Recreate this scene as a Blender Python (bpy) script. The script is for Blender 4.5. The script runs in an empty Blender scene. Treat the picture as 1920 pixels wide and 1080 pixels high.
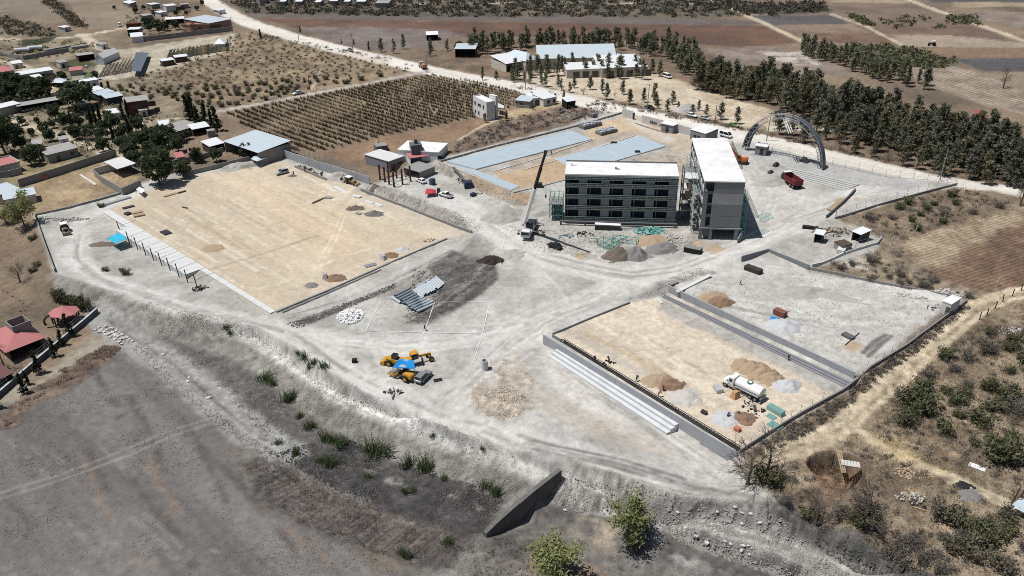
import bpy, bmesh, math, random
import numpy as np
from mathutils import Vector, Matrix, geometry
R_=random.Random(7)
RN=np.random.default_rng(11)
SC=bpy.context.scene
COL=SC.collection
# ------------------------------------------------------------------ camera
FPX, PITCH, ROLL, CAMH = 1490.0, math.radians(28.18), math.radians(-1.05), 96.0
cd=bpy.data.cameras.new('camera'); cam=bpy.data.objects.new('camera',cd); COL.objects.link(cam)
cd.sensor_width=36.0; cd.lens=FPX/1920*36.0; cd.clip_start=1.0; cd.clip_end=9000.0
cam.matrix_world=Matrix.Translation((0,0,CAMH))@Matrix.Rotation(math.pi/2-PITCH,4,'X')@Matrix.Rotation(ROLL,4,'Z')
SC.camera=cam
# ------------------------------------------------------------------ sky, sun, exposure
SUN_EL=math.radians(67.5); SUN_AZ=math.radians(-94.0)      # azimuth from +Y towards +X
W=bpy.data.worlds.new('World'); SC.world=W; W.use_nodes=True
nt=W.node_tree; nt.nodes.clear()
sk=nt.nodes.new('ShaderNodeTexSky'); sk.sky_type='NISHITA'; sk.sun_disc=False
sk.sun_elevation=SUN_EL; sk.sun_rotation=SUN_AZ; sk.air_density=1.0; sk.dust_density=1.2
bg=nt.nodes.new('ShaderNodeBackground'); bg.inputs[1].default_value=0.06
wo=nt.nodes.new('ShaderNodeOutputWorld')
nt.links.new(sk.outputs[0],bg.inputs[0]); nt.links.new(bg.outputs[0],wo.inputs[0])
sl=bpy.data.lights.new('sun','SUN'); sl.energy=5.0; sl.angle=math.radians(0.53); sl.color=(1.0,0.975,0.935)
so=bpy.data.objects.new('sun',sl); COL.objects.link(so)
SDIR=Vector((math.sin(SUN_AZ)*math.cos(SUN_EL),math.cos(SUN_AZ)*math.cos(SUN_EL),math.sin(SUN_EL)))
so.rotation_euler=SDIR.to_track_quat('Z','Y').to_euler(); so.location=(0,0,200)
vs=SC.view_settings; vs.view_transform='Standard'; vs.look='None'; vs.exposure=0.0; vs.gamma=1.0
SC.cycles.use_denoising=False; SC.cycles.filter_width=.95; SC.cycles.max_bounces=5; SC.cycles.diffuse_bounces=3; SC.cycles.transparent_max_bounces=6
# ------------------------------------------------------------------ survey: photo sight lines to ground points
_RC=np.array(cam.matrix_world.to_3x3())
def G(x,y,z=0.0):
    d=_RC@np.array([x-960.0,-(y-540.0),-FPX]); t=(z-CAMH)/d[2]
    return np.array([d[0]*t,d[1]*t,z])
SAT=.74
EL=1.34     # light on level ground per unit albedo
def T(r,g,b,k=1.0):
    """albedo of a level surface that shows as this sRGB value"""
    l_=.3*r+.59*g+.11*b; r,g,b=[l_+(c-l_)*SAT for c in (r,g,b)]; o=[]
    for c in (r,g,b):
        c=c/255.0; l=c/12.92 if c<=0.04045 else ((c+0.055)/1.055)**2.4
        o.append(min(0.88,l/EL*k))
    return tuple(o)
# value noise ------------------------------------------------------------
def _h(ix,iy,s):
    n=(ix*374761393+iy*668265263+s*1442695041)&0xffffffff
    n=((n^(n>>13))*1274126177)&0xffffffff
    return ((n^(n>>16))&0xffff)/65535.0
def vnoise(x,y,s=0):
    x=np.asarray(x,float); y=np.asarray(y,float)
    ix=np.floor(x).astype(np.int64); iy=np.floor(y).astype(np.int64)
    fx=x-ix; fy=y-iy; fx=fx*fx*(3-2*fx); fy=fy*fy*(3-2*fy)
    a=_h(ix,iy,s); b=_h(ix+1,iy,s); c=_h(ix,iy+1,s); d=_h(ix+1,iy+1,s)
    return (a*(1-fx)+b*fx)*(1-fy)+(c*(1-fx)+d*fx)*fy
def fbm(x,y,sc,s=0,o=4):
    v=0.0; a=0.5; t=0.0; f=1.0/sc
    for i in range(o):
        v=v+a*vnoise(np.asarray(x)*f+17.3*i,np.asarray(y)*f-9.1*i,s+i*7); t+=a; a*=0.55; f*=2.07
    return v/t
# ------------------------------------------------------------------ terrain: surveyed break lines (photo x, photo y, level)
LINES=[
 # crest of the site road above the drain, then the slope crest to the right
 [(68,405,-.2),(85,460,-.2),(104,512,-.2),(170,540,0),(250,557,0),(320,580,0),(400,600,0),(480,612,0),(560,655,0),(620,697,0),(700,742,0),(790,782,0),(900,822,0),(1000,846,0),(1080,862,0),(1135,880,0),(1210,908,0),(1285,930,0),(1360,940,0),(1435,950,0)],
 # berm path, upper and lower lip
 [(480,632,-2),(560,685,-2),(640,742,-2),(740,783,-2),(850,812,-2),(940,850,-2),(1020,884,-2),(1062,893,-2.1),(1135,920,-2.2),(1210,948,-2.3),(1322,970,-2.4),(1440,998,-2.5),(1560,1040,-2.6),(1660,1078,-2.8)],
 [(470,640,-2.2),(548,695,-2.2),(630,757,-2.2),(730,797,-2.2),(840,827,-2.2),(930,868,-2.2),(1008,903,-2.3)],
 [(1068,908,-2.4),(1135,940,-2.5),(1210,965,-2.6),(1310,990,-2.7),(1420,1025,-2.8),(1540,1078,-3)],
 # foot of the slope, drain floor
 [(300,625,-2.8),(380,650,-3.2),(440,672,-3.6),(500,712,-4.2),(560,757,-4.8),(640,812,-5.2),(730,860,-5.5),(805,884,-5.5),(880,904,-5.5),(945,937,-5.5)],
 [(510,847,-5.2),(567,892,-5.5),(635,922,-5.5),(705,950,-5.5),(780,977,-5.5),(850,1000,-4.6),(902,1002,-3.8)],
 # edge of the grey field / top of the striped bank
 [(205,620,-2.2),(280,668,-2.6),(350,735,-3.3),(430,800,-3.9),(452,870,-4.0),(480,930,-4.0),(555,980,-4.0),(630,1007,-4.0),(705,1040,-4.0),(742,1060,-4.0),(800,1070,-4.2),(850,1080,-4.6)],
 [(225,600,-2.0),(330,655,-2.9),(420,720,-3.7),(500,790,-4.5),(545,840,-5.1)],
 # lower right: foot of the slope below the dam
 [(925,1012,-3.4),(960,1004,-4.4),(1000,985,-5.2),(1032,940,-4.4),(1080,960,-4.8),(1185,975,-4.8),(1235,993,-4.8),(1297,1013,-4.8),(1360,1038,-4.8),(1500,1088,-4.8)],
 # channel cut into the natural land
 [(1440,930,.4),(1458,958,.5),(1530,985,.6),(1600,1002,.6),(1680,1042,.6),(1780,1078,.6)],
 [(1448,985,-2.2),(1530,1018,-2.5),(1620,1058,-2.8),(1700,1092,-3)],
 # sports ground plateau
 [(205,395,0),(260,431,0),(320,468,0),(400,520,0),(516,584,0),(624,541,0),(740,489,0),(837,448,0),(882,438,0)],
 [(197,400,-.3),(240,447,-1.4),(300,490,-1.5),(368,546,-1.5),(410,556,-.8),(508,592,-.3)],
 [(677,357,0),(780,396,0),(885,437,.2)],
 [(671,350,1.2),(695,349,2.6),(775,366,2.6),(830,386,2.4),(890,409,2.0),(917,430,1.6)],
 [(530,303,0.2),(600,330,.1),(677,357,0)],
 [(205,393,0),(300,345,.1),(420,318,.2),(530,303,.2)],
 # car park plateau
 [(815,302,5.2),(958,361,5.2),(1060,345,5.2),(1150,306,5.2),(1250,277,5.2)],
 [(803,317,3.0),(870,345,2.9),(950,384,2.9),(1000,395,2.8),(1060,378,3.0)],
 [(815,298,5.2),(930,270,5.4),(1075,236,5.6),(1180,215,5.8)],
 # court
 [(1036,629,1.2),(1110,598,1.2),(1181,569,1.2)],
 [(1030,637,1.2),(1200,741,1.2),(1384,851,1.2)],
 [(1014,645,-.9),(1100,703,-.9),(1200,765,-1.0),(1290,820,-1.1),(1366,862,-1.1)],
 [(1253,556,1.2),(1420,640,1.2),(1597,724,1.2)],
 [(1261,533,3.3),(1430,612,3.3),(1609,696,3.3)],
 [(1384,851,1.2),(1500,778,1.2),(1597,724,1.2)],
 [(1609,696,3.3),(1700,635,3.3),(1800,566,3.4)],
 # upper shelf
 [(1391,494,3.2),(1440,483,3.3),(1516,510,3.3)],
 [(1388,482,4.0),(1442,470,4.4),(1521,497,4.6),(1640,462,4.6)],
 [(1521,503,3.3),(1650,530,3.5),(1800,562,3.4)],
 # terrace steps
 [(1461,328,4.1),(1584,360,4.1)],[(1474,311,4.9),(1610,344,4.9)],
 [(812,495,.3),(850,470,.4),(925,490,.6),(938,520,.7),(880,567,.4),(800,611,.2),(758,608,.1),(790,590,.15),(815,565,.2),(824,530,.2),(812,495,.3)],
 # main road
 [(440,30,5.4),(560,72,6),(800,130,6.2),(960,160,6.2),(1180,210,6.0),(1430,262,6.0),(1600,305,5.8),(1760,340,5.4),(1920,366,5)],
]
PTS=[(0,0,4),(0,150,2),(0,300,.5),(0,400,-.5),(35,470,-3),(20,540,-2.6),(0,640,-2.5),(0,760,-3),(0,900,-3.6),(0,1080,-3.8),(300,900,-3.8),(-300,700,-2.5),(-300,1080,-3.8),(-300,300,0),(500,1090,-4),
 (150,570,-1.8),(190,590,-2.0),(110,600,-2.2),(250,100,3),(230,250,1),(560,180,4),(420,210,2),(700,250,3.6),(900,225,5),(1000,60,6.5),(1440,150,6.5),(1920,150,6),(1920,470,4.2),(1920,550,3.6),(1920,700,2.2),(1920,900,1.2),(1920,1080,.6),(2200,1080,.6),(2200,700,2),
 (1750,450,4.3),(1660,500,4.2),(1830,560,3.4),(1720,690,2.4),(1640,740,1.6),(1520,830,1.0),(1470,880,.7),(1600,900,.8),(1750,900,1.0),
 (1050,422,3),(1160,428,3),(1275,426,3),(1300,452,2.9),(1385,458,2.9),(1430,445,3.2),(1280,392,3),(1290,330,3.4),(985,432,2.3),(930,432,1.8),(880,396,2.3),(835,372,2.6),(760,345,2.8),
 (1420,380,3.3),(1480,352,3.7),(1550,400,4.0),(1350,255,5.4),(1290,290,5.0),(1400,300,4.8),(1640,380,4.8),(1790,346,5.0),
 (780,560,.2),(700,600,0),(640,640,0),(900,640,.2),(960,540,.8),(1000,480,1.4),(1100,500,1.8),(1200,520,1.8),(1300,500,2.3),(1010,600,.6),(1240,548,1.4),(1400,465,3.0),(1500,425,3.9),(980,690,-.1),(900,740,0),(1000,780,-.3),(1180,840,-.6),(1330,900,-.6),
 (1400,530,3.3),(1640,610,3.4),(350,450,0),(600,420,0),(700,430,0),(160,470,-.4),(300,540,-.8),(420,585,-.3),
 (862,510,2.2),(905,512,1.9),(848,556,1.5),(805,596,1.0),(1100,1050,-4.8),(1000,1080,-4.6),(1280,1080,-4.8),(860,1040,-4.8)]
def deep(q): return (q[0],q[1],q[2]*1.3 if q[2]<-1.7 else q[2])
def build_tin():
    vc=[];vz=[];ed=[];seen={}
    def add(w):
        k=(round(w[0],2),round(w[1],2))
        if k in seen: return seen[k]
        seen[k]=len(vc); vc.append(Vector((w[0],w[1]))); vz.append(w[2]); return seen[k]
    for l in LINES:
        ids=[add(G(*deep(q))) for q in l]
        ed+= [(a,b) for a,b in zip(ids,ids[1:]) if a!=b]
    for q in PTS: add(G(*deep(q)))
    c=G(1573,880,.8)
    for rad,z in ((5.0,.8),(3.9,-3.6)):
        ids=[add((c[0]+rad*math.cos(a)*(1+.12*math.sin(3*a)),c[1]+rad*math.sin(a),z)) for a in np.linspace(0,2*math.pi,18,endpoint=False)]
        ed+=list(zip(ids,ids[1:]+ids[:1]))
    add((c[0],c[1],-3.8))
    for w in ((-1600,-200,-4),(0,-200,-4),(1600,-200,0),(-1600,300,2),(1600,300,5),(-1600,1500,8),(0,1500,8),(1600,1500,8),(-1600,5200,8),(1600,5200,8),(-300,60,-4),(300,60,0),(0,55,-5)): add(w)
    v,e,f,ov,oe,of=geometry.delaunay_2d_cdt(vc,ed,[],0,1e-4)
    V=np.array([(a.x,a.y) for a in v]); Z=np.zeros(len(v))
    src=np.array([(a.x,a.y) for a in vc]); sz=np.array(vz)
    for i,o in enumerate(ov):
        if o: Z[i]=vz[o[0]]
        else:
            d=np.hypot(*(src-V[i]).T); k=np.argsort(d)[:2]; w=1/(d[k]+.01); Z[i]=(sz[k]*w).sum()/w.sum()
    return V,Z,[tuple(t) for t in f]
TV,TZ,TF=build_tin()
def tin(x,y):
    """levels at many points"""
    x=np.asarray(x,float).ravel(); y=np.asarray(y,float).ravel(); out=np.zeros(len(x))
    order=np.argsort(y); ys=y[order]
    for t in TF:
        for k in range(1,len(t)-1):
            a,b,c=t[0],t[k],t[k+1]
            A,B,C=TV[a],TV[b],TV[c]
            lo=min(A[1],B[1],C[1]); hi=max(A[1],B[1],C[1])
            i0=np.searchsorted(ys,lo-1e-6); i1=np.searchsorted(ys,hi+1e-6)
            if i1<=i0: continue
            id_=order[i0:i1]; px=x[id_]; py=y[id_]
            den=(B[1]-C[1])*(A[0]-C[0])+(C[0]-B[0])*(A[1]-C[1])
            if abs(den)<1e-9: continue
            l1=((B[1]-C[1])*(px-C[0])+(C[0]-B[0])*(py-C[1]))/den
            l2=((C[1]-A[1])*(px-C[0])+(A[0]-C[0])*(py-C[1]))/den
            l3=1-l1-l2; m=(l1>=-1e-6)&(l2>=-1e-6)&(l3>=-1e-6)
            out[id_[m]]=l1[m]*TZ[a]+l2[m]*TZ[b]+l3[m]*TZ[c]
    return out
# quick height lookup (1 m raster of the same survey)
HX0,HY0,HNX,HNY=-520,55,1041,760
_gx,_gy=np.meshgrid(np.arange(HNX)+HX0,np.arange(HNY)+HY0)
HM=tin(_gx,_gy).reshape(HNY,HNX)
def hz(x,y):
    x=np.asarray(x,float); y=np.asarray(y,float)
    u=np.clip(x-HX0,0,HNX-1.001); v=np.clip(y-HY0,0,HNY-1.001); i=u.astype(int); j=v.astype(int); fu=u-i; fv=v-j
    return (HM[j,i]*(1-fu)+HM[j,i+1]*fu)*(1-fv)+(HM[j+1,i]*(1-fu)+HM[j+1,i+1]*fu)*fv
def GT(px,py,up=0.0):
    """where the sight line through a photo point meets the terrain (plus up)"""
    d=_RC@np.array([px-960.0,-(py-540.0),-FPX])
    zs=np.linspace(9.0+up,-8.0+up,120); t=(zs-CAMH)/d[2]; X=d[0]*t; Y=d[1]*t
    g=zs-(hz(X,Y)+up); k=np.argmax(g<=0)
    if k==0: k=1
    a=g[k-1]/(g[k-1]-g[k]+1e-9); z=zs[k-1]+(zs[k]-zs[k-1])*a
    return G(px,py,z)
def GV(px,py,up=0.0): return Vector(GT(px,py,up))
# ------------------------------------------------------------------ ground sheet
def grid_axes():
    rows=[]; y=58.0
    while y<760:
        rows.append(y)
        s=math.hypot(y,CAMH); step=1.25*s*s/(CAMH*FPX*1024/1920); y+=max(.28,step)
    while y<4600: rows.append(y); y*=1.06
    rows.append(5000.0)
    return np.array(rows)
ROWS=grid_axes(); NC=760
_u=np.linspace(-1,1,NC); _u=np.sign(_u)*(np.abs(_u)*.86+.14*np.abs(_u)**6)
hw=(ROWS*math.cos(PITCH)+CAMH*math.sin(PITCH))*.644*1.42+14
GX=_u[None,:]*hw[:,None]; GY=np.repeat(ROWS[:,None],NC,1)
X=GX.ravel(); Y=GY.ravel(); NV=len(X)
Zt=tin(X,Y)
N3=fbm(X,Y,3.0,1); N10=fbm(X,Y,11.0,2); N40=fbm(X,Y,45.0,3,3); N1=fbm(X,Y,.9,4,3)
CLS=np.zeros(NV,int); CLW=np.zeros(NV)
COLR=np.zeros((NV,3)); ROW=np.zeros(NV); ROWA=np.zeros(NV); BMP=np.full(NV,.5); AMP=np.full(NV,.10)
CLASSES=['ground','dirt_road','sports_field','ploughed_field','drainage_ditch','construction_yard','orchard_soil','court','footpath','far_terrain']
def lerp3(a,b,t): return a[None,:]*(1-t[:,None])+b[None,:]*t[:,None]
def sdpoly(P,idx):
    px=X[idx]; py=Y[idx]; n=len(P); d=np.full(len(idx),1e9); ins=np.zeros(len(idx),bool)
    for i in range(n):
        a=P[i]; b=P[(i+1)%n]; ex,ey=b[0]-a[0],b[1]-a[1]; wx=px-a[0]; wy=py-a[1]
        t=np.clip((wx*ex+wy*ey)/(ex*ex+ey*ey+1e-9),0,1); d=np.minimum(d,np.hypot(wx-ex*t,wy-ey*t))
        c=((a[1]<=py)&(b[1]>py))|((b[1]<=py)&(a[1]>py))
        xi=a[0]+(py-a[1])*ex/(ey if abs(ey)>1e-9 else 1e-9); ins^=c&(px<xi)
    return np.where(ins,d,-d)
def sdline(P,idx):
    px=X[idx]; py=Y[idx]; d=np.full(len(idx),1e9)
    for a,b in zip(P,P[1:]):
        ex,ey=b[0]-a[0],b[1]-a[1]; wx=px-a[0]; wy=py-a[1]
        t=np.clip((wx*ex+wy*ey)/(ex*ex+ey*ey+1e-9),0,1); d=np.minimum(d,np.hypot(wx-ex*t,wy-ey*t))
    return d
def paint(kind,pts,c,c2=None,soft=1.0,wob=1.0,cls=None,ns=8.0,seed=0,op=1.0,an=None,row=None,amp=None,bmp=None,width=3.0,sh=1.0,gaps=0.0):
    P=[GT(*q)[:2] for q in pts]
    xs=[p[0] for p in P]; ys=[p[1] for p in P]; m=soft+wob+ (width if kind=='l' else 0)+1
    idx=np.nonzero((X>min(xs)-m)&(X<max(xs)+m)&(Y>min(ys)-m)&(Y<max(ys)+m))[0]
    if len(idx)==0: return
    sd=sdpoly(P,idx) if kind=='p' else width*.5-sdline(P,idx)
    sd=sd+(N3[idx]-.5)*2*wob*.6+(N10[idx]-.5)*2*wob
    w=np.clip(.5+sd/(2*soft),0,1); w=w*w*(3-2*w)*op
    k=w>.003; idx=idx[k]; w=w[k]
    if len(idx)==0: return
    if abs(c[0]-c[2])<24: c=[c[0]-(c[0]-c[1])*.05,c[1],c[2]+(c[1]-c[2])*.05]
    if c2 is not None and abs(c2[0]-c2[2])<24: c2=[c2[0]-(c2[0]-c2[1])*.05,c2[1],c2[2]+(c2[1]-c2[2])*.05]
    c=np.array(T(*c)); c2=c*.86 if c2 is None else np.array(T(*c2))
    if an:
        a=GT(*an[0])[:2]; b=GT(*an[1])[:2]; dv=(b-a)/np.hypot(*(b-a)); ratio=an[2]
        al=X[idx]*dv[0]+Y[idx]*dv[1]; ac=-X[idx]*dv[1]+Y[idx]*dv[0]
        n=fbm(al/ratio,ac,ns,31+seed,4)
    else: n=fbm(X[idx],Y[idx],ns,31+seed,4)
    n=np.clip((n-.5)*2.4*sh+.5,0,1)
    if gaps>0: w=w*np.clip((fbm(X[idx],Y[idx],4.0,77+seed,3)-gaps)*6+.5,0,1)
    COLR[idx]=COLR[idx]*(1-w[:,None])+lerp3(c,c2,n)*w[:,None]
    if row:
        a=GT(*row[0])[:2]; b=GT(*row[1])[:2]; dv=(b-a)/np.hypot(*(b-a)); ac=-X[idx]*dv[1]+Y[idx]*dv[0]
        kk=w>.5; ROW[idx[kk]]=ac[kk]/row[2]; ROWA[idx]=ROWA[idx]*(1-w)+row[3]*w
    else: ROWA[idx]*=(1-w)
    if amp is not None: AMP[idx]=AMP[idx]*(1-w)+amp*w
    if bmp is not None: BMP[idx]=BMP[idx]*(1-w)+bmp*w
    if cls is not None:
        kk=w>.5; CLS[idx[kk]]=CLASSES.index(cls)
def pp(*a,**k): paint('p',*a,**k)
def ll(*a,**k): paint('l',*a,**k)
_n=np.clip((fbm(X,Y,30,51)-.5)*2.2+.5,0,1)
COLR[:]=lerp3(np.array(T(150,126,100)),np.array(T(112,96,80)),_n)
BMP[:]=.8
# ---- far country (top of the picture)
CLS[Y>700]=CLASSES.index('far_terrain')
pp([(440,-60),(1330,-60),(1440,-20),(1480,35),(1400,30),(1300,33),(960,33),(640,30),(470,26),(430,10)],(88,84,72),(120,106,88),soft=2,wob=4,ns=14,seed=1)
pp([(440,-14),(1400,-14),(1420,-8),(450,-9)],(150,136,116),soft=3,wob=3,ns=20)
pp([(700,2),(1430,5),(1450,8),(700,7)],(136,120,102),soft=2,wob=4,ns=12)
pp([(470,26),(800,31),(1180,34),(1330,36),(1450,42),(1400,48),(1100,44),(700,38),(480,33)],(120,108,102),(108,96,90),soft=2,wob=2,ns=25,cls='ploughed_field',seed=2)
pp([(480,33),(700,38),(1100,44),(1440,49),(1500,80),(1400,90),(1250,80),(1000,68),(900,70),(700,60),(560,55)],(126,92,74),(104,78,66),soft=2,wob=3,ns=18,seed=3)
pp([(560,52),(680,50),(840,56),(870,66),(820,78),(860,86),(700,96),(630,82)],(138,124,116),(118,102,96),soft=3,wob=5,ns=12,seed=4,cls='ploughed_field',row=((560,60),(860,70),1.6,.2))
pp([(-200,-40),(62,-40),(75,0),(128,32),(60,40),(0,20),(-100,0)],(146,130,112),(130,114,98),soft=2,wob=3,ns=30,seed=5,cls='ploughed_field')
pp([(100,-30),(200,-20),(275,38),(238,52),(168,55)],(156,136,114),(136,118,98),soft=2,wob=2,ns=25,seed=6,cls='ploughed_field')
pp([(0,22),(60,42),(120,60),(40,72),(0,70)],(112,102,84),(138,122,98),soft=2,wob=3,ns=10)
# right-hand fields
pp([(1330,-40),(1700,-40),(1790,35),(1860,60),(1920,85),(1920,120),(1700,110),(1560,60),(1440,40)],(138,116,98),(116,96,82),soft=3,wob=4,ns=25,seed=7)
pp([(1440,-40),(1760,-40),(1700,6),(1560,3)],(176,156,122),(150,130,104),soft=3,wob=3,ns=20,seed=8)
pp([(1300,10),(1540,6),(1556,22),(1480,27),(1400,26)],(82,78,66),(98,90,76),soft=2,wob=2,ns=8,seed=9)
pp([(1395,28),(1480,29),(1560,27),(1592,45),(1450,47)],(102,98,100),(92,88,90),soft=1.5,wob=1,ns=20,cls='ploughed_field',row=((1400,30),(1590,44),2.2,.15))
pp([(1450,47),(1596,46),(1690,84),(1545,84),(1500,66)],(152,128,106),(130,106,90),soft=2,wob=2,ns=14,cls='ploughed_field',row=((1450,50),(1690,80),2.4,.35),seed=10)
pp([(1526,62),(1640,62),(1690,84),(1552,80)],(116,88,72),(132,104,84),soft=2,wob=3,ns=10,seed=11)
pp([(1750,-40),(2200,-40),(2200,30),(1900,12),(1790,14)],(186,166,132),(160,140,112),soft=3,wob=4,ns=20,seed=12)
pp([(1735,-8),(1930,-6),(1930,4),(1745,4)],(96,92,92),soft=2,wob=2,ns=10,cls='ploughed_field')
pp([(1810,20),(1930,22),(1930,60),(1850,40)],(132,112,98),(150,134,120),soft=2,wob=3,ns=14,cls='ploughed_field',seed=13)
pp([(1640,40),(1760,42),(1840,52),(1900,66),(1640,66)],(118,92,78),(136,112,94),soft=3,wob=3,ns=14,seed=14)
pp([(1670,66),(1780,66),(1930,82),(1930,90),(1690,88)],(172,152,130),(152,134,116),soft=2,wob=2,ns=12,cls='ploughed_field',seed=15,row=((1670,70),(1900,82),2.0,.2))
pp([(1700,89),(1930,90),(1930,108),(1770,108)],(150,120,92),(132,106,88),soft=2,wob=2,ns=14,cls='ploughed_field',seed=16)
pp([(1785,110),(1930,108),(1940,134),(1850,134),(1820,124)],(100,98,98),(88,86,88),soft=1.5,wob=1,ns=20,cls='ploughed_field',row=((1790,112),(1930,118),1.8,.15))
pp([(1590,84),(1700,86),(1730,96),(1800,118),(1760,130),(1660,126),(1600,110)],(98,94,76),(120,108,88),soft=2,wob=4,ns=8,seed=17)
pp([(1670,127),(1790,125),(1860,140),(1930,180),(1930,220),(1840,195),(1750,165)],(170,152,130),(140,122,104),soft=2,wob=2,ns=5,cls='ploughed_field',row=((1680,130),(1900,185),2.6,.3),seed=18)
pp([(1850,136),(1940,136),(1940,180),(1900,165)],(156,134,112),soft=2,wob=2,ns=12)
pp([(1335,92),(1460,86),(1560,118),(1600,140),(1500,150),(1370,130)],(156,138,124),(128,110,98),soft=3,wob=4,ns=9,seed=19)
pp([(1425,98),(1500,96),(1535,122),(1470,120)],(196,184,170),soft=2,wob=3,ns=6,gaps=.4)
for l,w in (([(1300,-22),(1330,-2),(1365,14),(1420,38),(1510,80)],4.0),([(1690,-6),(1770,24),(1840,48),(1930,80)],5.0),([(1560,27),(1620,48),(1695,86)],2.6),([(700,8),(1100,6),(1420,8)],1.5),([(1540,24),(1400,27)],1.4)):
    ll(l,(206,188,156),width=w,soft=1.0,wob=1.0,cls='dirt_road')
# ---- middle distance
pp([(205,160),(300,120),(432,62),(470,62),(640,100),(795,132),(560,180),(415,210),(345,200),(250,185)],(166,142,108),(118,100,80),soft=3,wob=5,ns=7,seed=20,bmp=1.0)
pp([(230,60),(430,60),(440,90),(330,100),(240,110)],(140,118,98),(112,96,80),soft=2,wob=3,ns=8,seed=21)
pp([(0,60),(180,60),(420,210),(340,260),(0,420)],(158,140,112),(116,104,82),soft=4,wob=6,ns=9,seed=22)
pp([(420,212),(560,184),(700,157),(815,136),(965,164),(1000,186),(905,220),(700,262),(600,286),(525,286)],(150,128,102),(124,104,84),soft=1.5,wob=1.5,ns=12,cls='orchard_soil',seed=23)
pp([(600,287),(760,252),(905,218),(965,214),(830,272),(690,318)],(156,124,94),(136,106,82),soft=2,wob=2,ns=10,seed=24)
pp([(830,300),(870,260),(960,222),(1060,195),(1120,190),(1168,208),(1000,248)],(150,128,108),(120,98,84),soft=2,wob=3,ns=5,seed=25,bmp=1.2)
pp([(920,215),(1050,186),(1075,190),(960,225)],(190,166,122),soft=2,wob=2,ns=6)
pp([(880,84),(1300,90),(1440,150),(1920,230),(1920,360),(1700,322),(1440,258),(1180,206),(960,156),(800,128),(760,110)],(146,120,96),(108,92,76),soft=3,wob=4,ns=8,seed=26)
pp([(960,140),(1060,128),(1240,140),(1330,168),(1440,205),(1470,236),(1400,240),(1250,205),(1060,172)],(214,196,166),(190,168,138),soft=2,wob=4,ns=8,seed=27)
pp([(1440,235),(1540,238),(1640,246),(1760,252),(1920,258),(1920,263),(1760,258),(1640,252),(1540,244),(1440,246)],(220,206,180),soft=1.2,wob=1,ns=10,cls='dirt_road')
ll([(1060,178),(1300,222),(1500,268),(1700,316)],(128,106,84),width=3.0,soft=2,wob=2,gaps=.35)
# main road and lanes
ll([(370,-20),(400,8),(436,28),(475,46),(560,72),(650,96),(720,112),(800,131),(960,161),(1060,182),(1180,210),(1300,236),(1430,264),(1600,306),(1760,341),(1930,368)],(232,224,210),(216,208,194),width=13,soft=1.2,wob=.8,cls='dirt_road',ns=6,amp=.03,bmp=.35,an=((560,72),(800,131),8))
ll([(640,98),(720,116)],(220,205,185),width=8,soft=2,wob=2,cls='dirt_road')
ll([(415,208),(560,181),(690,156),(800,134)],(190,180,168),(172,160,148),width=4.2,soft=.8,wob=.6,cls='dirt_road',ns=6)
ll([(575,180),(595,150),(600,130)],(200,180,148),width=1.0,soft=.5,wob=.6,cls='footpath')
ll([(860,262),(905,236),(960,212)],(206,186,152),width=1.4,soft=.5,wob=.6,cls='footpath')
# town paths on the left
for l,w in (([(-20,72),(60,76),(150,68),(235,52)],5),([(150,64),(190,90),(210,100),(420,88)],5.5),([(-20,112),(30,120),(60,135)],6),([(-10,222),(40,232),(110,252),(160,270),(230,298)],6),([(170,250),(260,232),(330,222)],3),([(250,296),(280,318),(300,335)],5),([(0,210),(40,228)],5)):
    ll(l,(212,196,168),(192,174,146),width=w,soft=1.2,wob=1.5,cls='dirt_road',ns=6)
pp([(185,98),(440,62),(438,92),(330,126),(215,150),(178,150)],(196,184,160),(168,154,130),soft=1,wob=1,ns=5,seed=28)
pp([(90,118),(160,108),(185,122),(120,134)],(70,76,46),(88,92,60),soft=1,wob=1,ns=3)
pp([(140,140),(178,134),(180,150),(150,156)],(84,104,52),(100,110,70),soft=1,wob=1,ns=3)
pp([(40,75),(110,68),(90,80),(40,88)],(64,76,50),soft=1,wob=1)
pp([(60,330),(200,300),(250,330),(235,352),(100,400),(66,402)],(188,160,118),(150,126,94),soft=2,wob=3,ns=7,seed=29)
pp([(40,290),(190,300),(180,315),(60,345),(0,345)],(166,146,104),(120,110,78),soft=2,wob=3,ns=6,seed=30)
# ---- natural land on the right
pp([(1560,412),(1790,348),(1930,372),(1930,1100),(1700,1100),(1440,935),(1385,852),(1605,716),(1820,562),(1520,505),(1650,455)],(166,146,118),(128,110,90),soft=2,wob=3,ns=6,seed=31,bmp=1.2,amp=.14)
pp([(1600,405),(1790,350),(1910,372),(1880,398),(1700,462),(1660,450)],(152,130,104),(122,104,86),soft=2,wob=3,ns=5,seed=32,bmp=1.2)
pp([(1690,450),(1900,398),(1940,402),(1940,540),(1840,545),(1760,520)],(140,108,84),(116,90,72),soft=2,wob=2,ns=8,seed=33,cls='ploughed_field',row=((1690,455),(1880,402),1.15,.22),amp=.06)
pp([(1690,450),(1900,398),(1915,412),(1760,500),(1720,490)],(176,156,124),(160,138,108),soft=2,wob=3,ns=8,cls='ploughed_field',row=((1690,455),(1880,402),1.15,.22),seed=34)
pp([(1560,490),(1625,486),(1628,505),(1570,502)],(204,192,174),soft=1,wob=2,ns=4)
pp([(1392,852),(1500,786),(1606,720),(1700,655),(1812,572),(1822,582),(1720,668),(1630,738),(1530,812),(1440,858)],(150,128,102),(116,98,80),soft=.8,wob=1.2,ns=3,seed=131,bmp=1.3)
ll([(1940,545),(1880,556),(1835,575),(1770,630),(1700,690),(1640,745),(1590,790),(1520,835),(1455,850)],(222,202,166),(204,182,146),width=4.6,soft=.6,wob=.5,cls='dirt_road',ns=5,amp=.04)
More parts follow.
